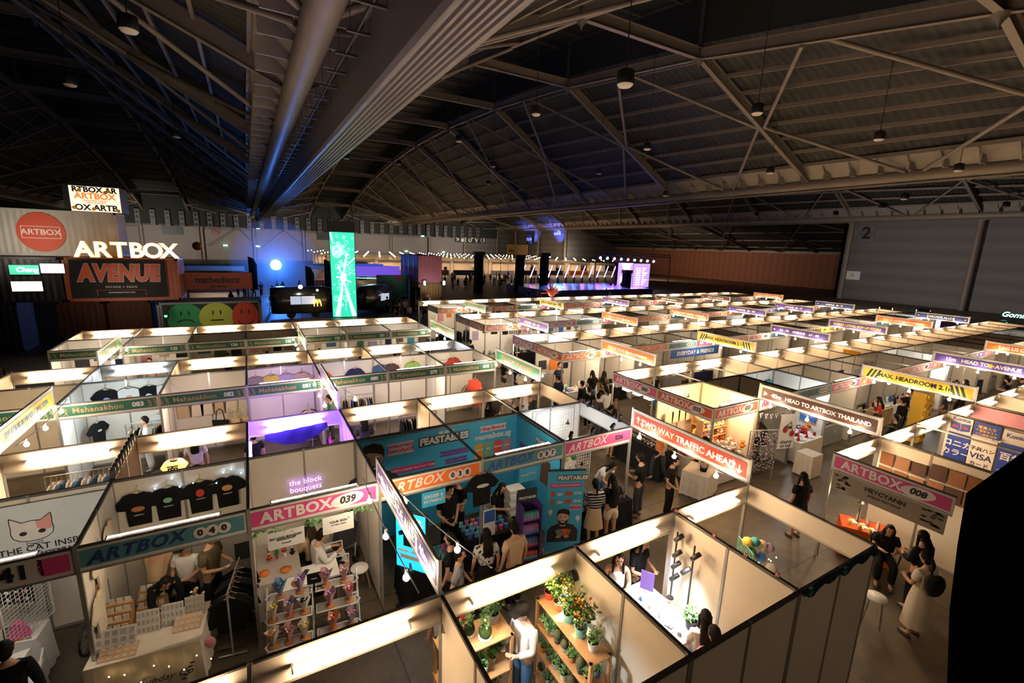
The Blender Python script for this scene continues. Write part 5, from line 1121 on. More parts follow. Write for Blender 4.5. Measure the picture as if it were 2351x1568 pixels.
def plant(x, y, z, label, potc, kind='leafy', s=1., group=None):
    t = empty('potted_plant', (x,y,z), random.random()*6, label, 'plant', group); t.scale = (s,s,s)
    if kind == 'ball':
        link('dish', cached('dish', lambda: MB().lathe([(.05,0),(.085,.02),(.08,.022)],n=14).mesh('dish')), WHITEP, t); link('moss_ball', cached('moss', lambda: MB().ball((0,0,.09),.08,14,0,1,1,1.05,9).mesh('moss_ball')), mat('dark moss',(.035,.06,.015),.95,noise=.5,nscale=60), t)
        link('foliage', cached(('fo','b'), lambda: foliage(4,.26,.09,60,.045)), [LEAF2,LEAF], t, (0,0,.12)); return
    if kind == 'cactus':
        link('pot', cached('pot', lambda: MB().lathe([(.045,0),(.065,.10),(.058,.10),(.055,.085)],n=14).mesh('pot')), cm(potc,.6,'pot'), t)
        link('cactus', cached('cact', lambda: MB().ball((0,0,.15),.075,18,0,1,1,1.1,8).mesh('cactus')), mat('spiny cactus',(.10,.11,.06),.9,noise=.6,nscale=90), t); return
    link('pot', cached('pot', lambda: MB().lathe([(.045,0),(.065,.10),(.058,.10),(.055,.085)],n=14).mesh('pot')), cm(potc,.6,'pot'), t)
    link('soil', cached('soil', lambda: MB().lathe([(.056,.088),(.001,.09)],n=12).mesh('soil')), SOIL, t)
    if kind == 'kumquat':
        link('foliage', cached(('fo','k',round(s,1)), lambda: foliage(int(s*10),.30,.15,260,.04)), [LEAF,WOOD], t, (0,0,.09)); link('fruit', cached(('fr','k'), lambda: fruit(3,.34,.14,34)), cm((.85,.32,.02),.5,'fruit'), t, (0,0,.09))
    elif kind == 'rose': link('rosette', cached(('fo','r'), lambda: foliage(8,.09,.10,90,.05)), [LEAF2,LEAF], t, (0,0,.09))
    elif kind == 'tall': link('foliage', cached(('fo','t'), lambda: foliage(11,.42,.14,70,.13)), [LEAF,LEAF], t, (0,0,.09))
    else: link('foliage', cached(('fo','l'), lambda: foliage(6,.16,.10,120,.035)), [LEAF2,LEAF], t, (0,0,.09))
Ms = shelf_unit(1.74,-.38,90,1.2,.30,[.40,.82,1.24,1.65],'tall pine shelf full of small potted plants along the right wall of the plant booth')
for i,(u,c,k_,s) in enumerate([(-.42+.95,(.55,.06,.03),'kumquat',1.25),(.30,(.60,.18,.06),'kumquat',1.35),(.06,(.12,.30,.28),'kumquat',1.3),(-.20,(.12,.32,.28),'kumquat',1.4),(-.45,(.5,.5,.48),'leafy',1.2)]):
    p = Ms @ Vector((u if u < .9 else .52,0,1.65)); plant(p.x,p.y,p.z,'%s pot with %s atop the tall pine shelf, %s from far end' % (('red','orange','teal','teal','white')[i],('fruiting kumquat bush','fruiting bush','fruiting bush','fruiting bush','green leaves')[i],ORD[i]),c,k_,s)
rp = random.Random(8); pcs = [('white',(.6,.58,.55)),('terracotta',(.45,.15,.06)),('blue',(.10,.2,.42)),('grey',(.25,.25,.25)),('black',(.03,.03,.03)),('yellow',(.8,.6,.03))]
for j,z in enumerate((1.24,.82,.40)):
    for i in range(7):
        for r_ in range(2):
            p = Ms @ Vector((.50-i*.165+rp.uniform(-.02,.02),-.07+.15*r_,z)); pc = pcs[rp.randrange(5)] if not (j == 2 and i == 5 and r_ == 0) else pcs[5]
            kd = ['leafy','rose','leafy','cactus'][rp.randrange(4)]
            plant(p.x,p.y,p.z,'small %s in %s pot on the %s shelf of the tall pine unit' % ({'leafy':'green plant','rose':'rosette plant','cactus':'round cactus'}[kd],pc[0],('second','third','bottom')[j]),pc[1],kd,rp.uniform(.75,1.0),'small potted plants on the tall pine shelf')
M2 = shelf_unit(.60,.27,0,.95,.42,[.30,.86,1.42],'short pine shelf with moss ball plants at the left of the plant booth')
for i,(u,v,k_,s,z) in enumerate([(-.30,.0,'kumquat',1.0,1.05),(-.05,.05,'ball',1.0,1.05),(.12,-.1,'ball',1.15,1.05),(.34,.1,'leafy',1.5,1.05),(-.2,-.05,'ball',1.0,.68),(.1,-.08,'leafy',1.4,.68),(.3,0,'tall',.8,.68),(0,0,'tall',1.0,.30),(.3,0,'leafy',1.3,.30),(-.3,0,'ball',1.1,.30)]):
    zz_ = {1.05:1.42,.68:.86,.30:.30}[z]; p = M2 @ Vector((u,v,zz_)); plant(p.x,p.y,p.z,'%s on %s board of the short pine shelf, %s from left' % ({'kumquat':'fruiting bush','ball':'moss ball plant','leafy':'bushy green plant','tall':'long leaved plant'}[k_],{1.05:'top',.68:'middle',.3:'bottom'}[z],ORD[i % 4 if z > 1 else (i-4) % 3 if z > .5 else i-7]),(.5,.5,.48),k_,s)
plant(2.32,-1.72,.95,'large leaved green plant at the bottom edge in the nail booth',(.3,.3,.3),'tall',1.6); o = build('side_box', MB().box(2.15,2.5,-1.9,-1.55,0,.95), WHITEP); tag(o,'white box carrying the large leaved plant','box')
o = build('paper_bag', MB().box(-.17,.17,-.08,.08,0,.38).path([(-.08,0,.38),(-.06,0,.5),(.06,0,.5),(.08,0,.38)],.006,5), cm((.30,.16,.07),.8,'kraft'), None, (1.82,-1.35,.55), (0,0,R(80))); tag(o,'brown paper bag hanging at the near end of the tall pine shelf','bag')
o = build('paper_bag', MB().box(-.14,.14,-.07,.07,0,.32).path([(-.06,0,.32),(-.05,0,.43),(.05,0,.43),(.06,0,.32)],.006,5), cm((.34,.19,.09),.8,'kraft'), None, (1.86,-1.35,1.0), (0,0,R(80))); tag(o,'smaller brown paper bag above the other at the tall pine shelf','bag')
person(1.32,.12,-80,'hold','long','white','pants','denim','short','tall young man in loose white shirt, jeans and black cap in the plant booth',cap='black',h=1.74,skin=2)
person(.42,.95,-60,'stand','tee','white','pants','grey','short','person in white t-shirt standing behind the short pine shelf',h=1.6)
person(1.0,1.75,60,'walk','tee','grey','shorts','beige','short','passer-by with bare legs and white shoes beyond the plant booth header',h=1.62)
person(.75,.80,-90,'stand','tee','red','skirt','red','short','person in red close behind the short pine shelf',h=1.5)
for i in range(2):
    sp = empty('clip_spotlight', (1.95 if i else .05,-.1,2.1), R(200 if i else 150), 'cold white spotlight in the %s far corner of the plant booth' % ('left','right')[i], 'spotlight'); build('head', MB().lathe([(.02,.09),(.05,.07),(.055,-.05)],n=12,M=Matrix.Rotation(R(30),4,'X')), BLACK, sp); build('lens', MB().lathe([(.045,-.04),(.001,-.045)],n=12,M=Matrix.Rotation(R(30),4,'X')), TUBEC, sp)
    ld = bpy.data.lights.new('spot','SPOT'); ld.energy = 80; ld.color = (.78,.92,1); ld.spot_size = R(95); ld.spot_blend = .6; ld.shadow_soft_size = .05; lo = bpy.data.objects.new('spotlight_beam', ld); COL.objects.link(lo); lo.location = (1.85 if i else .15,-.15,2.05); d = Vector((1.2,-.6,.9))-lo.location; lo.rotation_euler = d.to_track_quat('-Z','Y').to_euler()
# ---------------- nail booth (white lit table, spotlight rails)
table(3.5,-.25,0,.85,1.25,PAPER,'long brightly lit white table in the nail booth','white tablecloth on the brightly lit nail booth table',h=1.0)
for i,(y,zz) in enumerate([(-.22,1.15),(-.55,1.12)]):
    t = empty('spotlight_rail', (3.90-.0*i,y,zz), R(-90), 'black upright rail with %s spotlights on the right wall of the nail booth' % ('four','two')[i], 'spotlight rail')
    build('pole', MB().tube((0,0,0),(0,0,1.12),.014,8).lathe([(.06,-.07),(.05,-.05)],n=12), BLACK, t)
    for j,z in enumerate([1.08,.80,.60,.38][:4] if i == 0 else [1.0,.66]):
        M = Matrix.Translation((.07*(-1)**j if i else .07,-.05,z)) @ Matrix.Rotation(R(-28),4,'X') @ Matrix.Rotation(R(30),4,'Y')
        h_ = build('spotlight', MB().lathe([(.001,.09),(.036,.085),(.036,-.08),(.03,-.082)],n=12,M=M), BLACK, t); build('lens', MB().lathe([(.03,-.081),(.001,-.082)],n=12,M=M), TUBEC, h_)
for i,(x,y,z,ex,ey) in enumerate([(3.8,-.1,2.1,3.4,-.1),(3.8,-.6,2.05,3.4,-.4)]):
    ld = bpy.data.lights.new('spot','SPOT'); ld.energy = 130; ld.color = (.92,.93,1); ld.spot_size = R(100); ld.spot_blend = .7; ld.shadow_soft_size = .06; lo = bpy.data.objects.new('spotlight_beam', ld); COL.objects.link(lo); lo.location = (x-.05,y,z); d = Vector((ex,ey,.75))-lo.location; lo.rotation_euler = d.to_track_quat('-Z','Y').to_euler()
for i in range(16): good(['bottle','card_stack','pouch','product_box'][i % 4],3.2+(i % 3)*.16,-.75+(i//3)*.2,.975,i,['black','white','grey','white','blue'][i % 5],'small bottle or card on the bright nail booth table','small items on the nail booth table',.6)
poster(3.72,.12,1.22,-60,.22,.34,PURP,'',None,'violet printed card standing on the nail booth table',name='card_stand'); plant(3.8,-.72,.98,'pale green rosette plant in dark vase on the nail booth table',(.05,.05,.07),'rose',1.5)
person(3.98,.58,10,'hold','tee','black','pants','black','long','smiling woman with long dark hair in black, facing the nail booth table',h=1.68)
person(3.40,.50,-35,'hold','tank','white','skirt','black','long','woman with long dark hair leaning in at the left of the nail booth table',h=1.62)
person(3.62,-1.08,140,'hold','tee','white','pants','black','long','woman in white against the right wall of the nail booth',h=1.56)
person(3.45,-1.36,150,'hold','tee','pink','pants','black','short','man in pale pink t-shirt seen from above at the near end of nail booth',h=1.6)
PEG = mat('pink peg',(.65,.22,.22),.5)
for i,y in enumerate((-.05,-.75,-1.25,-1.7)): o = build('clothes_peg', MB().box(-.012,.012,-.01,.01,-.05,.03).box(-.012,.012,-.035,-.02,-.05,.03), PEG, None, (4.02,y,2.52)); tag(o,'pink peg clipped on the rail between nail and toy booths, %s from far' % ORD[i],'peg')
# ---------------- toy booth
grid(5.42,-.45,.95,60,.5,.75,cm((.15,.4,.33),.5,'wire'),'mint green wire basket panel in the toy booth',.05)
table(5.45,-.75,0,.9,.9,BLACKC,'dark table of yarn toys in the corner booth','black tablecloth on the yarn toy table')
for i,(x,y,z,c) in enumerate([(5.50,-.42,1.72,'yellow'),(5.62,-.48,1.72,'teal'),(5.74,-.54,1.66,'cream'),(5.84,-.62,1.62,'lilac'),(5.52,-.5,1.56,'green'),(5.66,-.6,1.48,'blue'),(5.8,-.72,1.30,'white')]):
    t = empty('yarn_ball_toy', (x,y,z), 0, '%s yarn ball toy on a stick in the corner toy booth' % c, 'toy'); build('ball', MB().ball((0,0,0),.085,12,k=8), cm(COLR[c],.95,'yarn'), t); build('stick', MB().tube((0,0,0),(0,0,.73-z),.006,5), WOOD, t)
for i in range(22): good(['plush_toy','pouch'][i % 2],5.1+(i % 6)*.14,-1.1+(i//6)*.17,.725,i,['teal','white','green','blue','pink','grey'][i % 6],'small crocheted toy on the dark table of the corner booth','crocheted toys in the corner booth',.8)
fl = empty('fairy_light_string', (5.7,-.5,1.0), 0, 'warm fairy lights trailing over the yarn toys', 'string lights')
for i in range(12): build('fairy_light', MB().ball((.25*math.sin(i*1.9),-.25+.04*i,.5-.04*i),.010,6,k=4), FLW, fl)
b = MB(); vs = []
for i in range(17):
    for j in range(4): vs.append((4.02+1.95*i/16, -2.03-.01*j, 2.52-(.03+.10*abs(math.sin(i*.9)))*j/3-.02*math.sin(i)))
b.add(vs, [(i*4+j,(i+1)*4+j,(i+1)*4+j+1,i*4+j+1) for i in range(16) for j in range(3)], 0, True); o = build('draped_cloth', b, mat('dark teal drape',(.01,.03,.045),.9)); tag(o,'dark cloth draped over the outer back panel of the corner toy booth','cloth')
for i,x in enumerate((4.15,5.0)): o = build('clothes_peg', MB().box(-.02,.02,-.012,.012,-.07,.04,0,Matrix.Rotation(.4,4,'Y')).box(-.02,.02,-.012,.012,-.07,.04,0,Matrix.Rotation(-.4,4,'Y')), cm((.05,.35,.38),.5,'peg'), None, (x,-2.06,2.5)); tag(o,'teal peg holding the dark cloth, the %s one' % ('left','right')[i],'peg')
# ---------------- booth 008, tattoo booth
t = poster(9.0,-1.0,1.93,-90,1.9,.44,cm((.28,.22,.17),.7,'print'),'HEYCYANN',BT,'beige tattoo booth sheet with dark flowers hanging under the pink 008 board',.13,'name_sheet',sub=[('JAGUA TATTOOS',.07,-.06)])
for s in (-1,1):
    b = MB(); rr = random.Random(s+4)
    for i in range(16): b.prism(ell(s*.75+rr.uniform(-.13,.13),rr.uniform(-.16,.16),.045,.022,7),-.018,-.014)
    build('printed_flowers', b, cm((.06,.06,.05),.8,'print'), t)
table(9.95,-.45,-60,.9,.6,cm((.45,.09,.03),.9,'tablecloth'),'red clothed table with jars and papers in booth 008','red tablecloth in booth 008')
for i in range(9): good(['mug','card_stack','bottle'][i % 3],9.7+(i % 3)*.18,-.65+(i//3)*.2,.725,i,['yellow','white','cream'][i % 3],'jar or paper on the red table of booth 008','jars and papers in booth 008',1.1)
lampd = bpy.data.lights.new('lamp','POINT'); lampd.energy = 14; lampd.color = (1,.72,.4); lampd.shadow_soft_size = .05; lo = bpy.data.objects.new('desk_lamp_light', lampd); COL.objects.link(lo); lo.location = (9.9,-.35,1.25)
t = empty('desk_lamp', (9.95,-.3,.725), 0, 'small lit desk lamp on the red table of booth 008', 'lamp'); build('stem', MB().lathe([(.06,0),(.05,.02)],n=12).tube((0,0,.01),(0,0,.42),.008,6), BLACK, t); build('shade', MB().lathe([(.03,.60),(.09,.50)],n=14), BLACK, t)
person(9.55,-1.0,-60,'sit','tee','black','pants','black','long','seated woman in black holding a cup inside booth 008',h=1.6); chair(9.6,-.98,-60,'chair under the seated woman in booth 008','black')
person(8.95,-1.75,-200,'hold','long','black','pants','black','long','dark haired person in black at the near edge of booth 008',h=1.62)
person(8.2,-2.05,160,'hold','tee','cream','dress','cream','tail','woman in long cream dress with a black backpack in front of booth 008',h=1.62)
o = build('backpack', MB().ball((0,0,0),.17,12,0,1,.55,1.2,8), BLACKC, None, (8.14,-2.22,1.16), (0,0,R(160))); tag(o,'black backpack on the back of the woman in cream','backpack')
stool(7.9,-1.55,'white round stool beside the woman in the cream dress',ALU,1.2)
TP = [cm(c,.7,'photo') for c in ((.22,.10,.05),(.30,.16,.10),(.10,.06,.05),(.26,.13,.07))]
for i in range(6): poster(10.96,-.25-(i % 3)*.30,2.05-(i//3)*.34,-90,.25,.29,TP[i % 4],'',None,'small tattoo photograph on the left panel behind booth 008, %s row, %s' % (('upper','lower')[i//3],('left','middle','right')[i % 3]),name='photograph')
for i in range(6): poster(10.96,-1.18-(i % 3)*.30,2.12-(i//3)*.38,-90,.27,.34,TP[(i+2) % 4],'',None,'large tattoo photograph on the right panel behind booth 008, %s row, %s' % (('upper','lower')[i//3],('left','middle','right')[i % 3]),name='photograph')
# ================================================================== KONICA BOOTH, PHOTO ALLEY
KB = mat('cobalt print',(.02,.05,.30),.5); KY = mat('yellow lettering',(.8,.5,.04),.5); BTx = mat('dark blue lettering',(.01,.02,.12),.5)
t = poster(14.96,-.34,2.26,-90,.46,.42,PAPER,'',KB,'white poster with two blue film boxes on the retro photo wall',.13,sub=[]); word('Konica',.13,KB,t,(0,-.016,.14),bold=.004); t.scale = (1,1,1)
build('film_box_picture', MB().prism([(-.20,-.15),(0,-.19),(0,.03),(-.20,.06)],-.018,-.013).prism([(.01,-.19),(.20,-.15),(.20,.05),(.01,.03)],-.018,-.013), KB, t); word('ASA',.07,mat('red lettering',(.5,.05,.03)),t,(-.10,-.022,-.07)); word('ASA',.07,mat('red lettering',(.5,.05,.03)),t,(.10,-.022,-.07))
poster(14.96,-.86,2.28,-90,.52,.38,KB,'\u5199\u771f\u5165\u308a',KY,'cobalt poster with yellow characters on the retro photo wall',.09,sub=[('\u5e74\u8cc0\u72b6\u30dd\u30b9\u30c8',.07,-.05),('\u3054\u5165\u4f1a\u53d7\u4ed8\u4e2d',.07,-.14)])
poster(14.96,-.36,1.60,-90,.46,.80,KB,'\u30b3\u30cb\u30ab',WT,'tall cobalt poster with white characters on the retro photo wall',.2,sub=[('\u30ab\u30e9\u30fc',.2,-.16)])
poster(14.96,-.86,1.62,-90,.50,.84,PAPER,'\u5b50\u5171\u30cf\u30f3',BT,'white poster reading VISA on the retro photo wall',.12,sub=[('VISA',.22,-.10,BTx),('\u30ab\u30fc\u30c9',.13,-.32)])
poster(14.96,-1.40,1.60,-90,.5,.95,KB,'\u767e\u5e74',WT,'cobalt poster with two large white characters on the retro photo wall',.22,sub=[('\u30ab\u30e9\u30fc',.14,-.3)])
poster(14.955,-1.42,2.30,-90,.52,.26,PAPER,'Konica',KB,'white film brand sign above the tall cobalt poster with two characters',.14)
o = build('printed_strip', MB().box(14.93,14.95,-1.82,-1.68,1.2,2.2), cm((.85,.45,.03),.6,'print')); tag(o,'narrow orange printed strip on the retro photo wall','poster')
PNK = mat('pink panel print',(.60,.27,.36),.6); o = build('wall_print', MB().box(17.04,17.06,-1.95,-.05,1.3,2.44), PNK); tag(o,'plain pink sheet on the partition above the retro photo posters','wall print'); o.location.x = -.1
t = empty('shelf_of_red_goods', (13.3,-.5,0), 0, 'low stand of red and orange goods beside the retro photo posters', 'display stand'); b = MB(); rr = random.Random(4)
for i in range(70): p = (rr.uniform(-.5,.5),rr.uniform(-.4,.4),rr.uniform(1.0,1.5)); b.ball(p,rr.uniform(.04,.07),6,i % 2,k=4)
build('goods', b, [cm((.6,.12,.04),.6,'goods'),cm((.75,.3,.06),.6,'goods')], t)['kind'] = 'stuff'; build('stand', MB().box(-.5,.5,-.4,.4,0,1.0), WOOD, t)
# ================================================================== MAHANAKHON ROWS
# black and white shirts of 083, totes of 082, tops of 081, 080, 079, 078
for x,c,pr,lg in [(-5.4,'black',(.25,.3,.5),False),(-4.9,'white',(.6,.3,.2),False),(-4.45,'black',(.5,.6,.6),True),(-4.05+.0,'white',None,False)]:
    tee(x-.05,11.92,1.62,0,c,'%s %s at the top of booth 083, %s' % (c,'long sleeved shirt' if lg else 't-shirt',{-5.4:'far left',-4.9:'second',-4.45:'third',-4.05:'last'}[x]),printed=[(0,.32,.09,.11,pr)] if pr else None,long=lg)
tee(-5.6,11.3,.9,60,'black','black t-shirt on a stand low in booth 083',printed=[(0,.4,.06,.03,(.5,.5,.5))]); tee(-4.3,11.9,.75,0,'white','white t-shirt low on the back wall of booth 083',printed=[(0,.25,.12,.08,(.6,.3,.1))])
for i in range(5): good('tote_bag',-3.7+i*.3,11.93,1.15,0,['beige','cream','cream','beige','cream'][i],'pale tote bag on the back wall of booth 082, %s from left' % ORD[i])
for i,(x,c) in enumerate([(-2.75,'black'),(-2.45,'beige'),(-2.15,'beige')]): good('tote_bag',x,11.2,.75,R(-20),c,'%s tote bag hanging low in booth 082, %s' % (c,ORD[i]),None,1.2)
for i,(x,c) in enumerate([(-1.75,(.25,.22,.2)),(-1.3,(.6,.5,.1)),(-.85,(.40,.33,.5)),(-.4,(.5,.36,.28))]): tee(x,11.92,1.6,0,c,'%s knit top on the back wall of booth 081' % ('grey','yellow','lilac','beige')[i],long=True)
for i,(x,c) in enumerate([(.25,(.6,.10,.08)),(1.35,(.03,.03,.10))]): tee(x,11.92,1.55,0,c,'%s top on the back wall of booth 080' % ('red','navy and pink')[i],printed=[] if i else None)
for i,(x,c,l) in enumerate([(2.25,(.06,.10,.2),True),(2.65,(.08,.05,.05),True),(3.45,(.28,.45,.12),True)]): tee(x,11.92,1.6,0,c,'%s blouse on the back wall of booth 079' % ('blue','dark floral','lime green')[i],long=l)
for i,(x,y,c,l,rz) in enumerate([(4.3,11.92,(.05,.07,.04),True,0),(5.1,11.92,(.42,.05,.04),False,0)]): tee(x,y,1.6,rz,c,'%s top on the back wall of booth 078' % ('dark green','dark red')[i],long=l)
tee(5.6,10.9,.95,-60,(.65,.07,.04),'bright red knit top low at the right of booth 078',long=True)
poster(4.7,11.93,2.05,0,.7,.25,WHITE,'CARMATIA',cm((.2,.2,.2)),'shop name on the back wall of booth 078',.11)
rack(1.3,11.3,0,1.1,['charcoal','brown','cream','denim','black','beige'],'chrome clothes rack below the navy vest','garment on the chrome rack below the navy vest','garments below the navy vest',h=1.4)
rack(-4.6,11.5,0,.9,['cream','cream','black'],'chrome clothes rack below the black t-shirts','garment on the rack below the black t-shirts','garments below the black t-shirts',h=1.3)
rack(-.3,10.9,90,.8,['cream','black','white'],'short clothes rack between booths 081 and 080','garment on the rack between booths 081 and 080','garments beside booth 081',h=1.3)
rack(5.7,11.2,90,1.1,['red','brown','beige','grey'],'clothes rack at the right of booth 078','garment on the rack beside the bright red top','garments beside the bright red top',h=1.3)
rack(2.6,8.7,0,1.2,['black','charcoal','black','white'],'clothes rack with black garments seen under the header behind booth 037','black garment on the rack behind booth 037','garments behind booth 037',h=1.4)
rack(-5.2,8.3,0,1.3,['cream','white','denim'],'clothes rack seen under the header behind booth 041','garment on the rack behind booth 041','garments behind booth 041',h=1.4)
person(-4.5,11.0,-90,'stand','tee','white','pants','white','short','shopper with dark hair in booth 083',h=1.6)
person(.35,10.9,-90,'hold','tee','green','pants','charcoal','tail','woman with ponytail browsing in booth 080',h=1.62)
person(4.85,8.2,180,'stand','tee','black','pants','black','long','dark haired woman standing in the second aisle behind the booth 037 header',h=1.66)
person(5.4,8.8,0,'stand','tee','charcoal','pants','black','short','man standing in the second aisle near the green banner',h=1.7)
person(6.5,9.3,200,'hold','tee','grey','pants','black','long','woman by the table at the start of the second aisle',h=1.64)
for i in range(4): tee(1.95,5.3+i*.35,1.2,-90,['white','charcoal','cream','grey'][i],'%s top on the side wall right of the violet lit booth' % ['white','charcoal','cream','grey'][i])
LITES = []
def booth_light(x, y, z, e, col):
    ld = bpy.data.lights.new('booth_spot','POINT'); ld.energy = e; ld.color = col; ld.shadow_soft_size = .08; lo = bpy.data.objects.new('booth_spot_light', ld); COL.objects.link(lo); lo.location = (x,y,z)
def boothlamp(x, y, z, e, col, label, m_=None):
    booth_light(x, y, z-.1, e, col)
    t = empty('clip_lamp', (x,y,z), 0, label, 'lamp'); build('arm', MB().tube((0,.0,.0),(0,.0,.12),.01,6), BLACK, t); build('lamp_head', MB().lathe([(.02,.06),(.06,0)],n=12), WHITEP, t)
boothlamp(-5.0,10.25,2.14,60,(.75,.92,1),'cold lamp on the front rail inside booth 083'); boothlamp(-3.2,10.25,2.14,38,(1,.82,.62),'warm lamp inside the booth of pale tote bags')
boothlamp(-1.0,10.25,2.14,34,(.60,.42,1),'violet lamp on the front rail inside booth 081'); boothlamp(1.0,10.25,2.14,36,(.95,.88,1),'white lamp inside the booth with a navy vest')
boothlamp(3.2,10.25,2.14,36,(1,.85,.68),'warm lamp inside the booth with a lime blouse'); boothlamp(5.0,10.25,2.14,34,(1,.85,.68),'warm lamp inside the booth with a dark red top'); boothlamp(-7.0,10.25,2.14,30,(1,.75,.45),'warm lamp on the front rail of the booth left of 083')
boothlamp(-4.4,3.2,2.14,6,(.8,.9,1),'white lamp inside the booth of the cat banner'); boothlamp(5.0,4.2,2.3,34,(.9,.95,1),'bright white lamp above the goods of booth 036')
# generic filling of the other front booths
PAL = ['black','white','beige','cream','brown','navy','denim','grey','olive','red','blue','green','pink','charcoal','lilac','yellow','teal','orange']
rg = random.Random(21)
def bdesc(x, k):
    blk = 'right block' if x >= 9 else 'left block'; n = int((x-9)//2) if x >= 9 else int((x+10)//2)
    return '%s booth, %s, %s aisle' % (ORD[n],blk,('first','second','third','fourth')[k])
def fill(x, y, k, dens=1.):
    d = bdesc(x,k); mode = rg.choice(['cloth','art','goods','goods','art','plush'])
    # back wall
    if mode == 'cloth':
        for i in range(4): c = rg.choice(PAL); tee(x+.3+i*.46,y+1.93,1.5,0,c,'%s top on the back wall, spot %s, %s' % (c,('A','B','C','D')[i] if False else ORD[i],d),long=rg.random() < .4)
    else:
        for i in range(3):
            c = rg.choice(PAL); w_, h = rg.uniform(.3,.5), rg.uniform(.3,.6); poster(x+.38+i*.6,y+1.95,rg.uniform(1.45,1.85),0,w_,h,cm(COLR[c],.7,'print'),'',None,'%s %s poster at %s of %s' % ('large' if h > .45 else 'small',c,('left','centre','right')[i],d))
    tc = rg.choice(['black','white','cream','grey','navy','beige'])
    table(x+1.0,y+.5,0,1.6,.6,cm(COLR[tc],.9,'tablecloth'),'display table in %s' % d,'%s tablecloth in %s' % (tc,d))
    n = int(14*dens)
    for i in range(n):
        kd = 'plush_toy' if mode == 'plush' else rg.choice(['product_box','bottle','pouch','framed_card','tray','card_stack','mug','plush_toy'])
        good(kd,x+.28+(i % 7)*.24+rg.uniform(-.03,.03),y+.36+(i//7)*.26,.725,rg.uniform(-.4,.4),rg.choice(PAL),'small goods on the table of %s' % d,'goods in %s' % d,rg.uniform(1.1,1.5))
    if rg.random() < .45:
        c = rg.choice(['black','white','charcoal','beige','navy']); person(x+rg.uniform(.5,1.5),y+1.3,rg.uniform(-20,20),rg.choice(['stand','hold','clasp']),'tee',c,'pants','black',rg.choice(['short','long','tail']),'vendor in %s behind the table of %s' % (c,d),h=rg.uniform(1.56,1.72))
    if rg.random() < .5: 
        cc = rg.choice([(1,.80,.58),(1,.86,.7),(.85,.93,1)]); boothlamp(x+1,y+.3,2.14,rg.uniform(22,45),cc,'clip lamp under the front board of %s' % d)
for (x,y,k,fc,st,nm) in list(BOOTHS):
    if fc != 'f': continue
    if x < 7 and k < 2: continue
    if x in (9,11) and k == 0: continue
    if k == 3 and x > 27: continue
    if k == 2 and x > 37: continue
    fill(x, y, k, 1.0 if k < 2 else .6)
# ---------------- corner shop 035: heaps of plush in warm light
for i,(x,y) in enumerate([(9.7,4.4),(10.4,3.5)]): boothlamp(x,y,2.3,70,(1,.58,.24),'warm amber lamp above the plush corner shop, the %s one' % ('left','right')[i])
table(10.0,3.35,0,1.7,.5,CLOTHW,'cream table of plush toys at the front of the corner shop','cream tablecloth at the front of the corner shop'); table(9.35,4.2,90,1.2,.5,CLOTHW,'cream table of plush toys at the side of the corner shop','cream tablecloth at the side of the corner shop')
rq = random.Random(12)
for i in range(120):
    c = rq.choice(['white','orange','yellow','cream','red','pink','white','brown','teal'])
    if i < 50: p = (9.25+rq.random()*1.6,3.15+rq.random()*.42,.725+.12*(i % 3)*.9)
    elif i < 80: p = (9.15+rq.random()*.42,3.65+rq.random()*1.1,.725+.1*(i % 2))
    else: p = (10.45+rq.random()*.5,4.2+rq.random()*.5,.5+.18*(i % 6))
    zone = 'front table' if i < 50 else 'side table' if i < 80 else 'back corner shelf'
    good('plush_toy',*p,rq.random()*6,c,'small soft toy heaped on the %s of the corner shop' % zone,'soft toys on the %s' % zone,rq.uniform(.9,1.3))
t = empty('wooden_shelf', (10.72,4.45,0), 0, 'shelf of soft toys in the back corner of the corner shop', 'shelf')
for z in (.5,.86,1.22): build('shelf_board', MB().box(-.3,.22,-.3,.3,z-.02,z-.004), WOOD, t)
build('back', MB().box(-.3,.22,.28,.3,0,1.7), WOOD, t)
t = empty('toy_shelf', (10.25,3.85,0), 0, 'open wooden shelf packed with soft toys in the middle of the corner shop', 'shelf')
for z in (.95,1.2,1.45,1.7): build('shelf_board', MB().box(-.62,.55,-.12,.12,z-.02,z-.004), WOOD, t)
for sx in (-.6,.53): build('upright', MB().box(sx-.015,sx+.015,-.12,.12,0,1.75), WOOD, t)
for j,z in enumerate((.95,1.2,1.45,1.7)):
    for i in range(9): good('plush_toy',9.72+i*.125,3.83+rq.uniform(-.03,.03),z,rq.uniform(-.5,.5),rq.choice(['white','orange','yellow','cream','red','brown','pink']),'small soft toy on the %s board of the open toy shelf' % ORD[j],'soft toys on the %s board of the open toy shelf' % ORD[j],rq.uniform(.8,.95))
word_t = empty('wall_lettering', (10.1,4.95,1.9), 0, 'orange lettering with arrow on the back wall above the corner shop', 'lettering'); word('ongiven',.2,cm((.8,.25,.05),.6,'print'),word_t,(.2,0,0)); word('_______',.12,cm((.8,.25,.05),.6,'print'),word_t,(.1,0,.2))
for i in range(4): good('tote_bag',9.5+i*.3,4.9,1.3,0,'cream','cream tote bag on the back wall of the corner shop, %s from left' % ORD[i])
person(9.95,4.1,0,'hold','tee','yellow','pants','brown','short','vendor in yellow among soft toys in the corner shop',h=1.62)
person(9.5,5.6,150,'sit','tee','beige','pants','black','short','seated person near the square white lamps',h=1.6); 
b = MB().box(-.45,.45,-.02,.02,0,1.5)
t = empty('charm_stand', (11.1,2.75,0), R(-20), 'tall stand densely hung with shiny silver charms beside the corner shop', 'display stand'); build('frame', MB().path([(-.45,0,0),(-.45,0,1.6),(.45,0,1.6),(.45,0,0)],.02,6), ALU, t); b = MB()
for i in range(420): b.ball((rq.uniform(-.43,.43),rq.uniform(-.08,.08),rq.uniform(.3,1.55)),rq.uniform(.012,.03),5,i % 3,k=3)
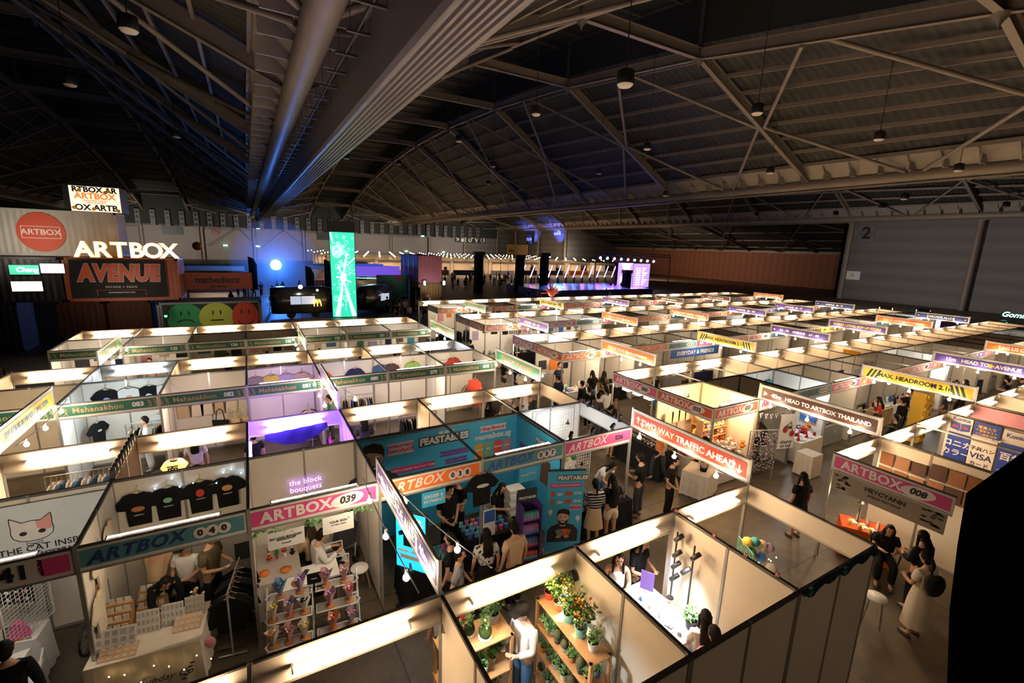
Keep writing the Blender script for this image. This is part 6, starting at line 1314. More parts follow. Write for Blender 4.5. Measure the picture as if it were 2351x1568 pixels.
build('charms', b, [mat('silver charm',(.5,.48,.5),.25,.8),cm((.35,.2,.3),.4,'charm'),cm((.2,.2,.22),.4,'charm')], t)['kind'] = 'stuff'
# cherry sign booth next door
poster(12.6,2.9,1.25,-15,.62,1.15,PAPER,'the',BT,'tall white banner with red cherries reading cherry on top',.2,'standing_banner',sub=[('cherry',.17,-.35),('on top',.15,-.48)])
t = empty('cherry_picture', (12.6,2.87,1.3), R(-15), 'pair of red cherries painted on the tall white banner', 'picture'); build('cherries', MB().prism(ell(-.14,.02,.09,.10,14),-.02,-.014).prism(ell(.14,-.12,.09,.10,14),-.02,-.014), cm((.35,.02,.03),.5,'print'), t); build('stalks', MB().path([(-.14,-.017,.1),(.05,-.017,.28),(.14,-.017,-.02)],.008,4), BT, t)
table(12.9,2.3,0,.55,.5,CLOTHW,'small cream clothed table in front of the cherry banner','cream tablecloth on the small table by the cherry banner')
table(14.0,3.1,0,1.3,.6,CLOTHW,'cream clothed table of red trinkets right of the cherry banner','cream tablecloth right of the cherry banner')
for i in range(14): good(['pouch','tray','card_stack'][i % 3],13.5+(i % 7)*.16,2.98+(i//7)*.2,.725,i,['red','white','pink'][i % 3],'small red or white trinket right of the cherry banner','trinkets right of the cherry banner',1.1)
rack(12.1,3.6,30,1.0,['black','charcoal','brown'],'clothes rack with dark garments left of the cherry banner','dark garment on the rack left of the cherry banner','garments left of the cherry banner',h=1.45)
o = good('tote_bag',14.96,3.5,1.0,R(-90),'blue','blue crocheted bag on the panel right of the cherry banner',None,1.5)
b = empty('bunting', (11,3.0,2.1), 0, 'string of small white letter flags under the pale pink board', 'bunting'); build('cord', MB().path([(0,-.05,.0),(1,-.05,-.18),(2,-.05,0)],.004,4), BT, b)
for i,ch in enumerate('ECKYNFO'): x_ = .15+i*.27; z_ = -.18*math.sin(PI*x_/2); build('flag', MB().prism([(x_-.09,z_),(x_,z_-.17),(x_+.09,z_)],-.055,-.05), PAPER, b); word(ch,.09,BT,b,(x_,-.06,z_-.05))
# square white lamps of booth 050
for i,(x,y) in enumerate([(9.35,6.6),(9.35,6.1),(9.35,5.6)]):
    t = empty('pendant_lamp', (x,y,1.92), 0, 'square lit white pendant lamp in booth 050, %s from left' % ORD[i], 'lamp'); build('shade', MB().prism([(-.14,0),(.14,0),(.12,.12),(-.12,.12)],-.14,.14), mat('lit lamp shade',(1,.95,.85),.4,emit=7,ecol=(1,.88,.68)), t); build('cord', MB().tube((0,0,.12),(0,0,.55),.005,5), BLACK, t)
for i in range(2): chair(9.6,5.6+i*.55,-90,'pale blue chair inside booth 050, the %s one' % ('near','far')[i],'white')
# black counter across from 050
table(8.6,5.0,90,2.0,.7,BLACKC,'long black counter of glasses and jewellery at the cross aisle','black cloth of the long jewellery counter at the cross aisle',h=.95)
for i in range(24): good(['tray','card_stack'][i % 2],8.45+(i % 2)*.3,4.15+(i//2)*.15,.925,R(90),['white','cream','grey'][i % 3],'small pale tray of jewellery on the long black counter','jewellery trays on the black counter',1.,'brown')
table(8.9,3.1,20,.9,.7,CLOTHW,'cream clothed table with red and green basket, under the red banner','cream tablecloth under the red banner'); flowerpot(8.9,3.1,.72,'bunch of red and green flowers on the cream table under the red banner',[(.5,.05,.05),(.1,.3,.08),(.6,.6,.55)],1.3,n=16)
# crowds: (x, y, facing, pose, top colour, hair)
CR = [(9.3,9.0,200,'stand','black','short'),(10.4,9.7,170,'hold','black','long'),(10.9,9.6,120,'stand','brown','long'),(11.5,9.4,60,'hold','white','tail'),(9.4,7.7,180,'hold','white','tail'),(9.8,8.3,200,'stand','black','short'),(9.0,8.2,150,'walk','black','short'),
      (8.6,7.2,90,'stand','charcoal','short'),(8.2,6.6,80,'bend','black','tail'),(8.1,5.9,80,'hold','white','long'),(7.6,7.9,30,'walk','black','long'),(7.4,9.6,10,'stand','grey','short'),(8.8,9.9,190,'stand','navy','short'),
      (13.0,8.7,200,'walk','black','short'),(15.5,9.2,170,'hold','white','long'),(17.8,8.4,190,'stand','black','short'),(20.5,8.9,150,'walk','beige','long'),(22.5,9.2,200,'stand','black','short'),(26,8.5,180,'walk','black','long'),
      (16.5,1.6,200,'stand','black','short'),(19.2,2.4,170,'stand','black','short'),(20.4,2.7,10,'clasp','black','short'),(21.6,1.9,190,'walk','charcoal','short'),(18.4,2.8,200,'hold','red','long'),(24.5,2.2,200,'walk','black','long'),(14.9,1.1,30,'stand','black','long'),(27.5,1.6,180,'hold','black','short'),
      (-9.8,18.6,40,'stand','cream','long'),(-9.3,12.5,60,'hold','pink','long'),(8.0,13.0,90,'hold','black','long'),(8.2,12.2,80,'stand','black','long'),(7.6,15.5,20,'walk','black','short'),(8.4,17.5,200,'stand','black','short'),(7.0,20.0,180,'walk','charcoal','short'),
      (13.5,15.6,180,'walk','black','short'),(19,15.4,160,'stand','white','long'),(26.5,15.8,200,'hold','black','short'),(30.5,9,190,'stand','black','short'),(31.5,2.0,180,'walk','charcoal','long'),(2.2,15.2,180,'walk','black','long'),(-2.5,15.6,170,'stand','white','short'),(3.9,15.9,200,'hold','black','short'),(-3.2,8.9,180,'walk','white','long'),(-1.9,8.6,200,'stand','black','short'),(.9,8.4,170,'hold','charcoal','long'),(7.9,11.3,120,'hold','cream','tail')]
AN = {0:'first',1:'second',2:'third'}
for i,(x,y,rz,ps,c,h_) in enumerate(CR):
    if 6.3 < x < 12: wh = 'in the cross aisle crowd, %s behind' % ('just' if y < 8 else 'well' if y < 11 else 'far')
    else: wh = 'in the %s aisle' % AN[min(2,max(0,int(y//7)))]
    nn = rg.choice([0,1])
    person(x,y,rz,ps,'tee' if i % 4 else 'sleeve',c,['pants','shorts','pants','skirt'][i % 4] if h_ != 'short' else 'pants',['black','denim','charcoal'][i % 3],h_,'%s %s in %s, %s, %s from left' % ({'stand':'standing','hold':'browsing','walk':'walking','bend':'bending','clasp':'waiting'}[ps],{'short':'person','long':'long haired person','tail':'ponytailed person'}[h_],c,wh.split(',')[0],ORD[sum(1 for q_ in CR if q_[0] < x and ((6.3 < q_[0] < 12) == (6.3 < x < 12)) and (6.3 < x < 12 or q_[1]//7 == y//7)) % 19]),h=1.56+.17*((i*7) % 10)/10)
for i,(x,y,z,e) in enumerate([(9.2,13.0,2.1,90)]): boothlamp(x+.6,y,z,e,(.82,.92,1),'very bright white lamp in the booth at the 112 corner')
# red fan sign, yellow sign tower, wall clutter in the cross aisle
o = build('round_sign', MB().ball((0,0,0),.36,18,0,.55,.15,1.1,10), cm((.55,.03,.05),.4,'sign'), None, (7.9,8.3,1.15), (0,0,R(-30))); tag(o,'large round red shield sign standing in the cross aisle','sign'); o2 = build('sign_pole', MB().tube((7.9,8.33,0),(7.9,8.33,.9),.03,6), BLACK); tag(o2,'black pole carrying the round red sign','pole')
t = empty('snack_tower', (19.6,2.0,0), 0, 'tall yellow tower of snack packs below the yellow headroom banner', 'display stand'); build('core', MB().box(-.3,.3,-.2,.2,0,1.9), cm((.7,.42,.03),.6,'goods'), t); b = MB()
for i in range(36): M = Matrix.Translation((rq.uniform(-.25,.25),-.22,.15+i*.048)) @ Matrix.Rotation(rq.uniform(-.3,.3),4,'Y'); b.box(-.09,.09,-.03,.03,-.06,.06,i % 2,M)
build('packs', b, [cm((.85,.6,.05),.5,'pack'),cm((.7,.35,.02),.5,'pack')], t)['kind'] = 'stuff'
t = empty('foil_curtain', (19.0,7.0,0), 0, 'shiny silver foil curtain hanging on the far header of an empty booth', 'curtain'); b = MB()
for i in range(90): x_ = -1.9+3.8*i/90+rq.uniform(-.01,.01); b.box(x_,x_+.03,-.12-rq.random()*.05,-.11,1.55+rq.random()*.1,2.15)
build('strips', b, mat('silver foil',(.6,.62,.66),.18,.9), t)['kind'] = 'stuff'
o = build('orange_flag', MB().box(22.0,22.02,5.2,5.9,1.7,2.5), cm((.85,.42,.02),.7,'flag')); tag(o,'orange yellow cloth on a partition right of the silver curtain','flag')
o = build('everyday_banner', MB().box(15.2,18.6,9.90,9.93,1.72,2.12), BLUEP); tag(o,'long blue cloth banner reading everyday and friends','banner'); w2 = word('EVERYDAY & FRIENDS',.27,WT,o,(16.9,9.89,1.92),bold=.006)
b = empty('black_vest', (11.6,5.4,1.9), R(-40), 'black sleeveless top hanging on the partition right of 035', 'shirt'); build('vest', MB().prism([(-.2,0),(.2,0),(.2,.3),(.12,.6),(.06,.4),(-.06,.4),(-.12,.6),(-.2,.3)],-.03,0), BLACKC, b)
# near dark object beside the viewpoint
DK = mat('black edge slab',(.012,.015,.013),.95)
# ================================================================== BACKGROUND
def corr_box(L, D, H, m_, parent, x0=0, step=.28, amp=.03):
    b = MB(); n = int(L/step*2); pts = []
    def ridge(p0, p1, out):
        d = Vector(p1)-Vector(p0); k_ = max(2,int(d.length/step*2)); r_ = []
        for i in range(k_+1): r_.append(Vector(p0)+d*i/k_+Vector(out)*(amp if (i//1) % 2 else 0))
        return r_
    loop = ridge((0,0,0),(L,0,0),(0,1,0))+ridge((L,0,0),(L,D,0),(-1,0,0))+ridge((L,D,0),(0,D,0),(0,-1,0))+ridge((0,D,0),(0,0,0),(1,0,0))
    n = len(loop); vs = [p+Vector((0,0,.1)) for p in loop]+[p+Vector((0,0,H-.1)) for p in loop]; b.add(vs, [(i,(i+1) % n,n+(i+1) % n,n+i) for i in range(n)])
    b.box(.02,L-.02,.02,D-.02,H-.12,H-.02)
    build('corrugated_walls', b, m_, parent)
    f = MB()
    for x in (0,L-.1):
        for y in (0,D-.1): f.box(x-.01,x+.11,y-.01,y+.11,0,H)
    for z in (0,H-.12): f.box(0,L,-.01,.08,z,z+.12).box(0,L,D-.08,D+.01,z,z+.12).box(-.01,.08,0,D,z,z+.12).box(L-.08,L+.01,0,D,z,z+.12)
    build('frame', f, m_, parent)
CW = mat('cream container steel',(.42,.40,.36),.55,noise=.06,nscale=2); CR_ = mat('rust red container steel',(.32,.07,.03),.55,noise=.1,nscale=2); CB_ = mat('black container steel',(.018,.018,.018),.6); CY = mat('ochre container steel',(.25,.15,.04),.6); CG = mat('grey container steel',(.20,.22,.22),.6); CP = mat('pink container steel',(.45,.16,.20),.6)
def container(x, y, z, rz, L, D, H, m_, label): t = empty('shipping_container', (x,y,z), R(rz), label, 'container'); corr_box(L,D,H,m_,t); return t
t = container(-18.2,31.6,5.22,0,9.9,2.4,2.55,CW,'cream shipping container with a red disc logo, topmost at the left')
build('logo_disc', MB().prism(ell(6.55-.0,1.30,1.02,1.08,32),-.03,-.02), cm((.55,.07,.03),.6,'print'), t)
word('ARTBOX',.42,PALE,t,(6.55,-.04,1.30),bold=.008); build('logo_frame', MB().bar((5.75,-.04,1.62),(7.35,-.04,1.62),.01,.03).bar((5.75,-.04,.98),(7.35,-.04,.98),.01,.03).bar((5.75,-.04,.98),(5.75,-.04,1.62),.03,.01).bar((7.35,-.04,.98),(7.35,-.04,1.62),.03,.01), PALE, t)
t = container(-18.8,30.0,2.75,0,8.1,2.4,2.45,CB_,'black shipping container with three lit screens at the left')
for i,(x,z,w_,h,c,ec,s,lab_) in enumerate([(6.50,1.78,1.15,.50,(.05,.4,.25),(.05,.42,.25),'Chang','green'),(7.62,1.86,.95,.50,(.9,.7,.9),(1,.75,1),'','white and pink'),(6.50,.90,1.20,.52,(.9,.8,.6),(1,.82,.55),'','cream and orange')]):
    o = empty('display_screen', (-18.6+x,29.95,2.75+z), 0, 'lit %s screen on the black container' % lab_, 'screen'); build('bezel', MB().box(-w_/2-.03,w_/2+.03,-.05,0,-h/2-.03,h/2+.03), BLACK, o); build('lit_panel', MB().box(-w_/2,w_/2,-.06,-.05,-h/2,h/2), mat('lit screen %d' % i,c,.4,emit=2.2 if i else 1.1,ecol=ec), o)
    if s: word(s,.34,mat('lit white lettering',(.9,.95,.9),.4,emit=1.6,ecol=(.8,1,.9)),o,(.1,-.07,0),bold=.01,shear=.2)
t = container(-10.6,30.0,2.75,0,5.2,3.0,2.45,CR_,'rust red shipping container carrying the avenue board')
bd = empty('avenue_board', (-8.15,29.93,2.95), 0, 'large black board with red bubble letters avenue on the rust red container', 'sign'); build('board', MB().box(-2.15,2.15,-.05,0,0,2.15), cm((.02,.022,.022),.7,'board'), bd)
AV = mat('red bubble lettering',(.50,.09,.04),.5); word('AVENUE',1.25,mat('grey outline',(.45,.42,.40),.6),bd,(0,-.055,1.38),bold=.105,shear=.12,space=1.10).scale = (.72,1,1); word('AVENUE',1.25,AV,bd,(0,-.065,1.38),bold=.075,shear=.12,space=1.10).scale = (.72,1,1)
word('INVADE \u00d7 SGAG',.17,mat('grey lettering',(.35,.35,.34)),bd,(0,-.055,.62),space=1.2); build('frame_line', MB().path([(-1.1,-.055,.12),(-1.1,-.055,.45),(1.1,-.055,.45),(1.1,-.055,.12)],.012,4), AV, bd); word('IN PARTNERSHIP WITH  EXPO',.09,mat('grey lettering',(.35,.35,.34)),bd,(0,-.055,.30))
# big lit channel letters
LET = mat('lit white letter face',(1,.95,.85),.3,emit=7,ecol=(1,.86,.62)); LETS = mat('amber letter return',(.8,.4,.08),.4,emit=1.2,ecol=(1,.45,.08))
t = empty('lit_letter_sign', (-10.25,30.15,5.21), 0, 'row of large lit letters artbox standing on the rust red container', 'sign')
for i,ch in enumerate('ARTBOX'):
    x_ = .62+i*.775; g = link('letter', txt(ch,1.20,.035,.09), LETS, t, (x_,0,.42), (R(90),0,0)); link('lit_face', txt(ch,1.20,.012,.012), LET, g, (0,0,.10))
build('base_rail', MB().box(0,4.75,-.05,.05,0,.03), ALU, t)
# led cube on top
t = empty('led_box', (-10.25,31.75,7.78), 0, 'lit box screen with artbox wording above the cream container', 'screen'); LEDS = mat('lit cream screen',(.9,.85,.75),.4,emit=.75,ecol=(1,.80,.62)); OE = mat('lit orange lettering',(.9,.2,.05),.4,emit=.9,ecol=(1,.16,.02)); t.scale = (.82,1,.82)
build('case', MB().box(-.35,2.75,0,2.0,0,1.75), BLACK, t); build('lit_face', MB().box(.0,2.72,-.03,0,.02,1.73), LEDS, t)
word('ARTBOX',.56,OE,t,(1.36,-.035,1.06),bold=.02); word('RTBOX AR',.50,BT,t,(1.36,-.035,1.50),bold=.02); word('OX ARTB',.55,BT,t,(1.36,-.035,.28),bold=.02); word("SINGAPORE'S LARGEST",.13,OE,t,(1.36,-.035,.76)); word('CREATIVE MARKET',.13,OE,t,(1.36,-.035,.62))
for i,(x,z) in enumerate([(.55,1.45),(1.95,1.38),(2.1,1.48),(.15,.25),(1.2,.2),(2.55,.15)]): build('smiley', MB().prism(ell(x,z,.12,.12,12),-.05,-.036), YEL, t)
# emoji container
t = container(-6.6,29.6,0,0,5.5,2.4,2.62,CG,'grey shipping container with three round printed faces'); build('dark_front', MB().box(.25,5.3,-.04,-.02,.1,2.5), cm((.03,.05,.04),.7,'print'), t)
for i,(x,c,rx) in enumerate([(1.35,(.03,.30,.10),.95),(3.0,(.45,.50,.05),.95),(4.55,(.60,.06,.03),.75)]):
    f = build('printed_face', MB().prism(ell(x,1.65,rx,.92,28),-.05-.004*i,-.042), cm(c,.6,'print'), t); b = MB()
    for s in (-1,1): b.prism(ell(x+s*.20,1.95,.045,.16,10),-.068,-.064)
    if i == 1: b.box(x-.35,x+.35,-.068,-.064,1.42,1.50)
    else:
        for j in range(10):
            a = PI*j/10; c_ = PI*(j+1)/10; s = 1 if i == 0 else -1; b.bar((x+.42*math.cos(a),-.066,1.35+s*.2*math.sin(a)-.0),(x+.42*math.cos(c_),-.066,1.35+s*.2*math.sin(c_)),.004,.07)
    build('facial_features', b, BT, t)
t = empty('traffic_light', (-6.15,29.2,0), 0, 'black pole light showing a green heart beside the green face', 'signal light'); build('pole', MB().tube((0,0,0),(0,0,2.4),.05,8), BLACK, t); build('housing', MB().box(-.13,.13,-.1,.1,1.75,2.35), BLACK, t); build('lit_heart', MB().prism([(0,1.80),(.08,1.88),(.05,1.95),(0,1.91),(-.05,1.95),(-.08,1.88)],-.12,-.10), mat('lit green heart',(.1,1,.4),.4,emit=8,ecol=(.05,1,.35)), t)
for i,x in enumerate((-17.5,-14.8,-11.2,-9.0)):
    t = container(x,30.3,0,0,2.0,2.2,2.7,CB_ if i < 2 else cm((.06,.025,.015),.7,'steel'),'dark ground level container stall, %s from left' % ORD[i])
ob_ = empty('stall_sign_box', (-3.6,34.0,3.0), 0, 'dim red sign reading oatbedient above the grey container', 'sign'); build('box', MB().box(-2,2.1,-.2,.3,0,1.15), cm((.42,.09,.04),.6,'print'), ob_); word('oatbedient',.62,BT,ob_,(0,-.22,.65),bold=.012); word('truly different',.18,BT,ob_,(0,-.22,.2)); build('legs', MB().tube((-1.8,0,-3),(-1.8,0,0),.06,6).tube((1.8,0,-3),(1.8,0,0),.06,6), BLACK, ob_)
# festoon rope of blue led at far left
t = empty('led_rope', (-12.9,27.5,0), 0, 'dotted blue led rope hanging at the far left edge', 'string lights'); 
for i in range(14): build('led', MB().ball((.02*i,0,1.0+.16*i),.02,5,k=4), mat('lit blue led',(.3,.4,1),.3,emit=12,ecol=(.2,.35,1)), t)
# tall lit screen column
t = empty('tall_led_screen', (5.5,37.8,0), R(-8), 'tall lit mint green screen with white line drawing', 'screen'); GS = mat('lit mint screen',(.1,.8,.6),.4,emit=1.0,ecol=(.03,.62,.38)); GW = mat('lit white screen lines',(.8,1,.95),.4,emit=1.5,ecol=(.68,1,.86))
build('case', MB().box(-1.05,1.05,0,.4,0,7.75), BLACK, t); build('lit_face', MB().box(-1.0,1.0,-.02,0,.05,7.35), GS, t); b = MB(); rs = random.Random(31)
def beam2(x0,z0,x1,z1,w0,w1): 
    d = Vector((x1-x0,0,z1-z0)).normalized(); p = Vector((-d.z,0,d.x)); b.add([Vector((x0,-.03,z0))+p*w0,Vector((x0,-.03,z0))-p*w0,Vector((x1,-.03,z1))-p*w1,Vector((x1,-.03,z1))+p*w1],[(0,1,2,3)])
beam2(-.05,3.2,-.6,.1,.05,.2); beam2(0,3.2,.8,.1,.05,.17); beam2(0,3.8,.35,5.6,.05,.09); beam2(-.1,3.7,-.4,4.5,.05,.08); beam2(-.2,3.5,-.6,3.55,.04,.06); beam2(.2,3.3,.6,3.1,.04,.06); beam2(-.95,7.3,-.75,6.4,.09,.06); beam2(.3,4.5,.95,5.2,.02,.06)
b.prism(ell(0,3.5,.27,.42,18),-.034,-.03)
def ringm(cx,cz,r,w_,sq=1.3,n=20):
    for i in range(n): a = 2*PI*i/n; c_ = 2*PI*(i+1)/n; b.bar((cx+r*math.cos(a),-.03,cz+r*sq*math.sin(a)),(cx+r*math.cos(c_),-.03,cz+r*sq*math.sin(c_)),.004,w_)
for r_ in (.4,.32,.24,.12,.06): ringm(-.45,5.7,r_,.035)
for i in range(70): ringm(rs.uniform(-.9,.9)*(1 if i % 2 else .8),rs.choice([rs.uniform(.3,3.2),rs.uniform(5.2,7.2),rs.uniform(3.8,5)]),rs.uniform(.05,.17),.018,1.3,7)
for i in range(9): b.bar((.05+.04*(i % 2),-.03,.6+i*.22),(.18-.04*(i % 2),-.03,.75+i*.22),.004,.03)
o_ = b; fm = MB(); 
keep = [(v) for v in o_.v]; fm.v = [(max(-.98,min(.98,v[0])),v[1],max(.08,min(7.3,v[2]))) for v in keep]; fm.f = o_.f; fm.mi = o_.mi; fm.sm = o_.sm
build('lit_drawing', fm, GW, t); build('truss', MB().tube((-.9,.2,7.7),(-.9,.2,9.2),.04,6).tube((.9,.2,7.7),(.9,.2,9.2),.04,6).box(-1.05,1.05,.0,.4,7.7,8.3), BLACK, t)
# silver food trailers
SIL = mat('polished trailer metal',(.35,.34,.34),.22,.9)
def trailer(x,y,rz,L,label):
    t = empty('food_trailer', (x,y,0), R(rz), label, 'trailer'); pts = [(-1.1,.4),(1.1,.4),(1.15,1.6),(1.0,2.25),(.6,2.6),(-.6,2.6),(-1.0,2.25),(-1.15,1.6)]
    b = MB(); n = len(pts); secs = []
    for (yy,s) in ((0,.72),(.5,.93),(1.0,1),(L-1.0,1),(L-.5,.93),(L,.72)): secs.append([(px*s*0+yy, px*s, .4+(pz-.4)*(.85+.15*s)) for px,pz in pts])
    vs = [v for s in secs for v in s]; b.add(vs, [(k_*n+i,(k_+1)*n+i,(k_+1)*n+(i+1) % n,k_*n+(i+1) % n) for k_ in range(5) for i in range(n)]+[tuple(range(n)),tuple(range(5*n,6*n))[::-1]],0,True)
    build('body', b, SIL, t); build('serving_hatch', MB().box(L*.3,L*.7,-1.19,-1.14,1.2,1.9), mat('dim lit hatch',(.4,.35,.3),.5,emit=.5,ecol=(.7,.8,1)), t); build('awning', MB().box(L*.28,L*.72,-1.7,-1.15,1.95,2.0), BLACK, t)
    for xx in (L*.3,L*.7): build('wheel', MB().lathe([(.35,-.1),(.35,.1)],n=16,M=Matrix.Translation((xx,-1.0,.35)) @ Matrix.Rotation(R(90),4,'X')), BLACK, t)
    return t
trailer(-.2,39.5,0,4.8,'silver food trailer with a yellow neon m left of the mint screen'); trailer(7.4,39.0,50,4.0,'silver food trailer just right of the mint screen')
t = empty('neon_sign', (3.3,37.9,0.9), 0, 'small yellow neon m arches in front of the silver trailer', 'neon sign'); NY = mat('lit yellow neon',(1,.7,.1),.3,emit=9,ecol=(1,.60,.04)); b = MB()
for c_ in (-.14,.14): b.path([(c_+.14*math.cos(PI*i/8),0,.15+.55*math.sin(PI*i/8)) for i in range(9)],.03,6)
build('arches', b, NY, t)
for i,(x,z,r_) in enumerate([(2.0,2.75,.17),(3.3,2.45,.09)]): o = build('round_lamp', MB().ball((0,0,0),r_,12), mat('lit round lamp',(1,.95,.8),.3,emit=8,ecol=(1,.9,.7)), None, (x,37.6,z)); tag(o,'%s round lit globe lamp above the silver trailer' % ('large','small')[i],'lamp'); build('stem', MB().tube((0,0,0),(0,0,-z),.02,5), BLACK, o)
# pink and ochre container stack
t = container(13.3,41.0,0,0,2.5,6.1,2.65,CY,'ochre shipping container standing below the pink one'); t = container(13.3,41.0,2.7,0,2.5,6.1,2.75,CP,'pink shipping container stacked on the ochre one')
build('mural_side', MB().box(-.06,-.03,.2,5.9,.15,2.6), cm((.20,.16,.42),.6,'print'), t); b = MB()
for y in (1.3,3.0,4.7): b.prism(ell(0,0,.3,.9,12),0,.02,0,Matrix.Translation((-.08,y,1.6)) @ Matrix.Rotation(R(90),4,'Z'))
build('mural_flames', b, cm((.65,.6,.45),.6,'print'), t)
for i,x in enumerate((13.9,16.0)): 
    t = empty('work_light', (x,40.95,2.70), 0, 'bright cold floodlight on the ochre container, %s side' % ('left','right')[i], 'floodlight'); build('head', MB().box(-.2,.2,-.1,.1,-.25,.25), BLACK, t); build('lens', MB().ball((0,-.12,.1),.11,8).ball((0,-.12,-.12),.11,8), mat('lit cold floodlight',(.8,.95,1),.3,emit=40,ecol=(.6,.85,1)), t)
o = poster(12.2,38.5,1.3,0,.9,2.4,BLACKC,'',None,'tall black upright banner with yellow words beside the ochre container'); word('NATRIUM MAGIC',.25,KY,o,(0,-.02,0),tilt=R(-90)); 
# stalls with coloured awnings between screen and containers
for i,(x,y,w_,c,ec,lab_) in enumerate([(6.3,46,6.5,(.12,.06,.4),(.25,.12,1),'violet'),(8.8,51,3.5,(.03,.06,.3),(.05,.12,.8),'blue')]):
    t = empty('lit_stall', (x,y,0), 0, 'long %s lit stall behind the mint screen' % lab_, 'stall'); build('fascia', MB().box(0,w_,0,.3,3.0,4.1), mat('lit %s fascia' % lab_,c,.5,emit=.5,ecol=ec), t); build('counter', MB().box(0,w_,.5,2.5,0,1.1), CB_, t); build('roof', MB().box(0,w_,.3,3,3.9,4.0), CB_, t)
    for xx in (0,w_-.1): build('post', MB().box(xx,xx+.1,0,.1,0,3.0), BLACK, t)
t = empty('led_outline', (7.5,44.5,0), 0, 'green led outline of a stall right of the mint screen', 'led strip'); build('led_line', MB().path([(0,0,3.0),(2.7,0,2.9),(2.7,0,1.2)],.03,5), mat('lit green led',(.1,1,.3),.3,emit=6,ecol=(.05,1,.25)), t)
o = build('mural_panel', MB().box(9.8,13.2,44.0,44.1,.2,3.3), patt('multicoloured mural',(.55,.10,.25),(.10,.35,.25),1.4,'v')); tag(o,'multicoloured painted panel behind the people right of the mint screen','mural')
# blue spotlight on a stand
t = empty('stage_spotlight', (1.35,60,3.45), 0, 'intense blue stage spotlight left of the mint screen', 'spotlight'); build('housing', MB().box(-.5,.5,0,.6,-.5,.5), BLACK, t); build('lens', MB().ball((0,-.05,0),.62,16,k=10), mat('lit blue white lens',(.6,.8,1),.3,emit=45,ecol=(.12,.38,1)), t); build('stand', MB().tube((0,.3,-3.45),(0,.3,-.5),.06,6), BLACK, t)
ld = bpy.data.lights.new('blue','SPOT'); ld.energy = 1500; ld.color = (.05,.22,1); ld.spot_size = R(120); ld.spot_blend = 1; lo = bpy.data.objects.new('blue_beam', ld); COL.objects.link(lo); lo.location = (1.35,58.8,3.45); lo.rotation_euler = (Vector((2,30,9))-lo.location).to_track_quat('-Z','Y').to_euler()
ld = bpy.data.lights.new('blue','POINT'); ld.energy = 1200; ld.color = (.05,.2,1); ld.shadow_soft_size = .5; lo = bpy.data.objects.new('blue_glow', ld); COL.objects.link(lo); lo.location = (1.35,58.0,3.6)  # bare point light inside the added haze ball, feeds its blue halo
ld = bpy.data.lights.new('blue','SPOT'); ld.energy = 12000; ld.color = (.06,.22,1); ld.spot_size = R(40); ld.spot_blend = 1; ld.shadow_soft_size = .4; lo = bpy.data.objects.new('blue_uplight', ld); COL.objects.link(lo); lo.location = (3,105,4); lo.rotation_euler = (Vector((3,125,12))-lo.location).to_track_quat('-Z','Y').to_euler()
for i,(x,y,h) in enumerate([(-1.6,55,4.6),(6.4,56,4.4),(6.3,50,4.0),(3.5,48,4.0)]):
    t = empty('feather_flag', (x,y,0), 0, 'dark feather flag on a pole, %s from left near the blue spotlight' % ORD[i], 'flag'); build('pole', MB().tube((0,0,0),(0,0,h),.03,5), BLACK, t); build('flag', MB().prism([(0,.8),(.75,.9),(.8,h-.9),(.5,h-.2),(0,h)],-.01,.01), mat('dark flag cloth',(.03,.05,.05),.9), t)
o = build('balloon', MB().ball((0,0,0),.75,14,k=9), cm((.7,.12,.04),.4,'balloon'), None, (-9.2,95,4.9)); tag(o,'red balloon floating above the stalls at the left','balloon'); build('string', MB().tube((0,0,-.7),(0,0,-4.9),.02,4), PAPER, o)
# food hall of white tents with festoon bulbs
TENT = mat('cream tent cloth',(.55,.48,.40),.8); SB = mat('lit festoon bulb',(1,.85,.6),.3,emit=90,ecol=(1,.68,.38))
rt_ = random.Random(77); names = ['first','second','third']
tents = []
for j in range(3):
    for i in range(9):
        x = 14+i*8.2+rt_.uniform(-1,1); y = 92+j*15
        t = empty('market_tent', (x,y,0), 0, 'cream tent stall with lit front, %s from left, %s row of the food hall' % (ORD[i],names[j]), 'tent'); link('canopy', cached('canopy', lambda: MB().box(0,6.4,0,4,3.0,3.15).box(0,6.4,-.02,0,2.6,3.1).mesh('canopy')), TENT, t)
        link('back_cloth', cached('bcl', lambda: MB().box(0,6.4,3.8,3.9,0,3.0).mesh('back_cloth')), TENT, t); link('counter', cached('ctr', lambda: MB().box(.2,6.2,.2,.8,0,1.1).mesh('counter')), cm(COLR[rt_.choice(['brown','white','charcoal','orange','navy'])],.7,'counter'), t)
        for xx in (0,6.3): link('post', cached('tpost', lambda: MB().box(0,.1,0,.1,0,3.0).mesh('post')), ALU, t, (xx,0,0))
        link('strip_light', cached('slt', lambda: MB().box(1,5.4,1,1.1,2.85,2.9).mesh('strip_light')), mat('lit tent strip',(1,.85,.65),.3,emit=70,ecol=(1,.70,.42)), t)
        tents.append(t)
for j in range(8):
    y = 88+j*6.2; t = empty('festoon_light_string', (12,y,4.1), 0, 'long festoon of warm bulbs over the food hall, %s from the front' % ORD[j], 'string lights'); build('cable', MB().path([(i*4.0,0,-.25*math.sin(PI*(i % 3)/3)) for i in range(19)],.02,4), BLACK, t)
    for i in range(24): link('bulb', cached('fbulb', lambda: MB().ball((0,0,0),.12,6,k=4).mesh('bulb')), SB, t, (i*3.0+1.5*(j % 2),0,-.15))
    for xx in (0,36,72): build('pole', MB().tube((xx,0,-4.1),(xx,0,0),.06,5), BLACK, t)
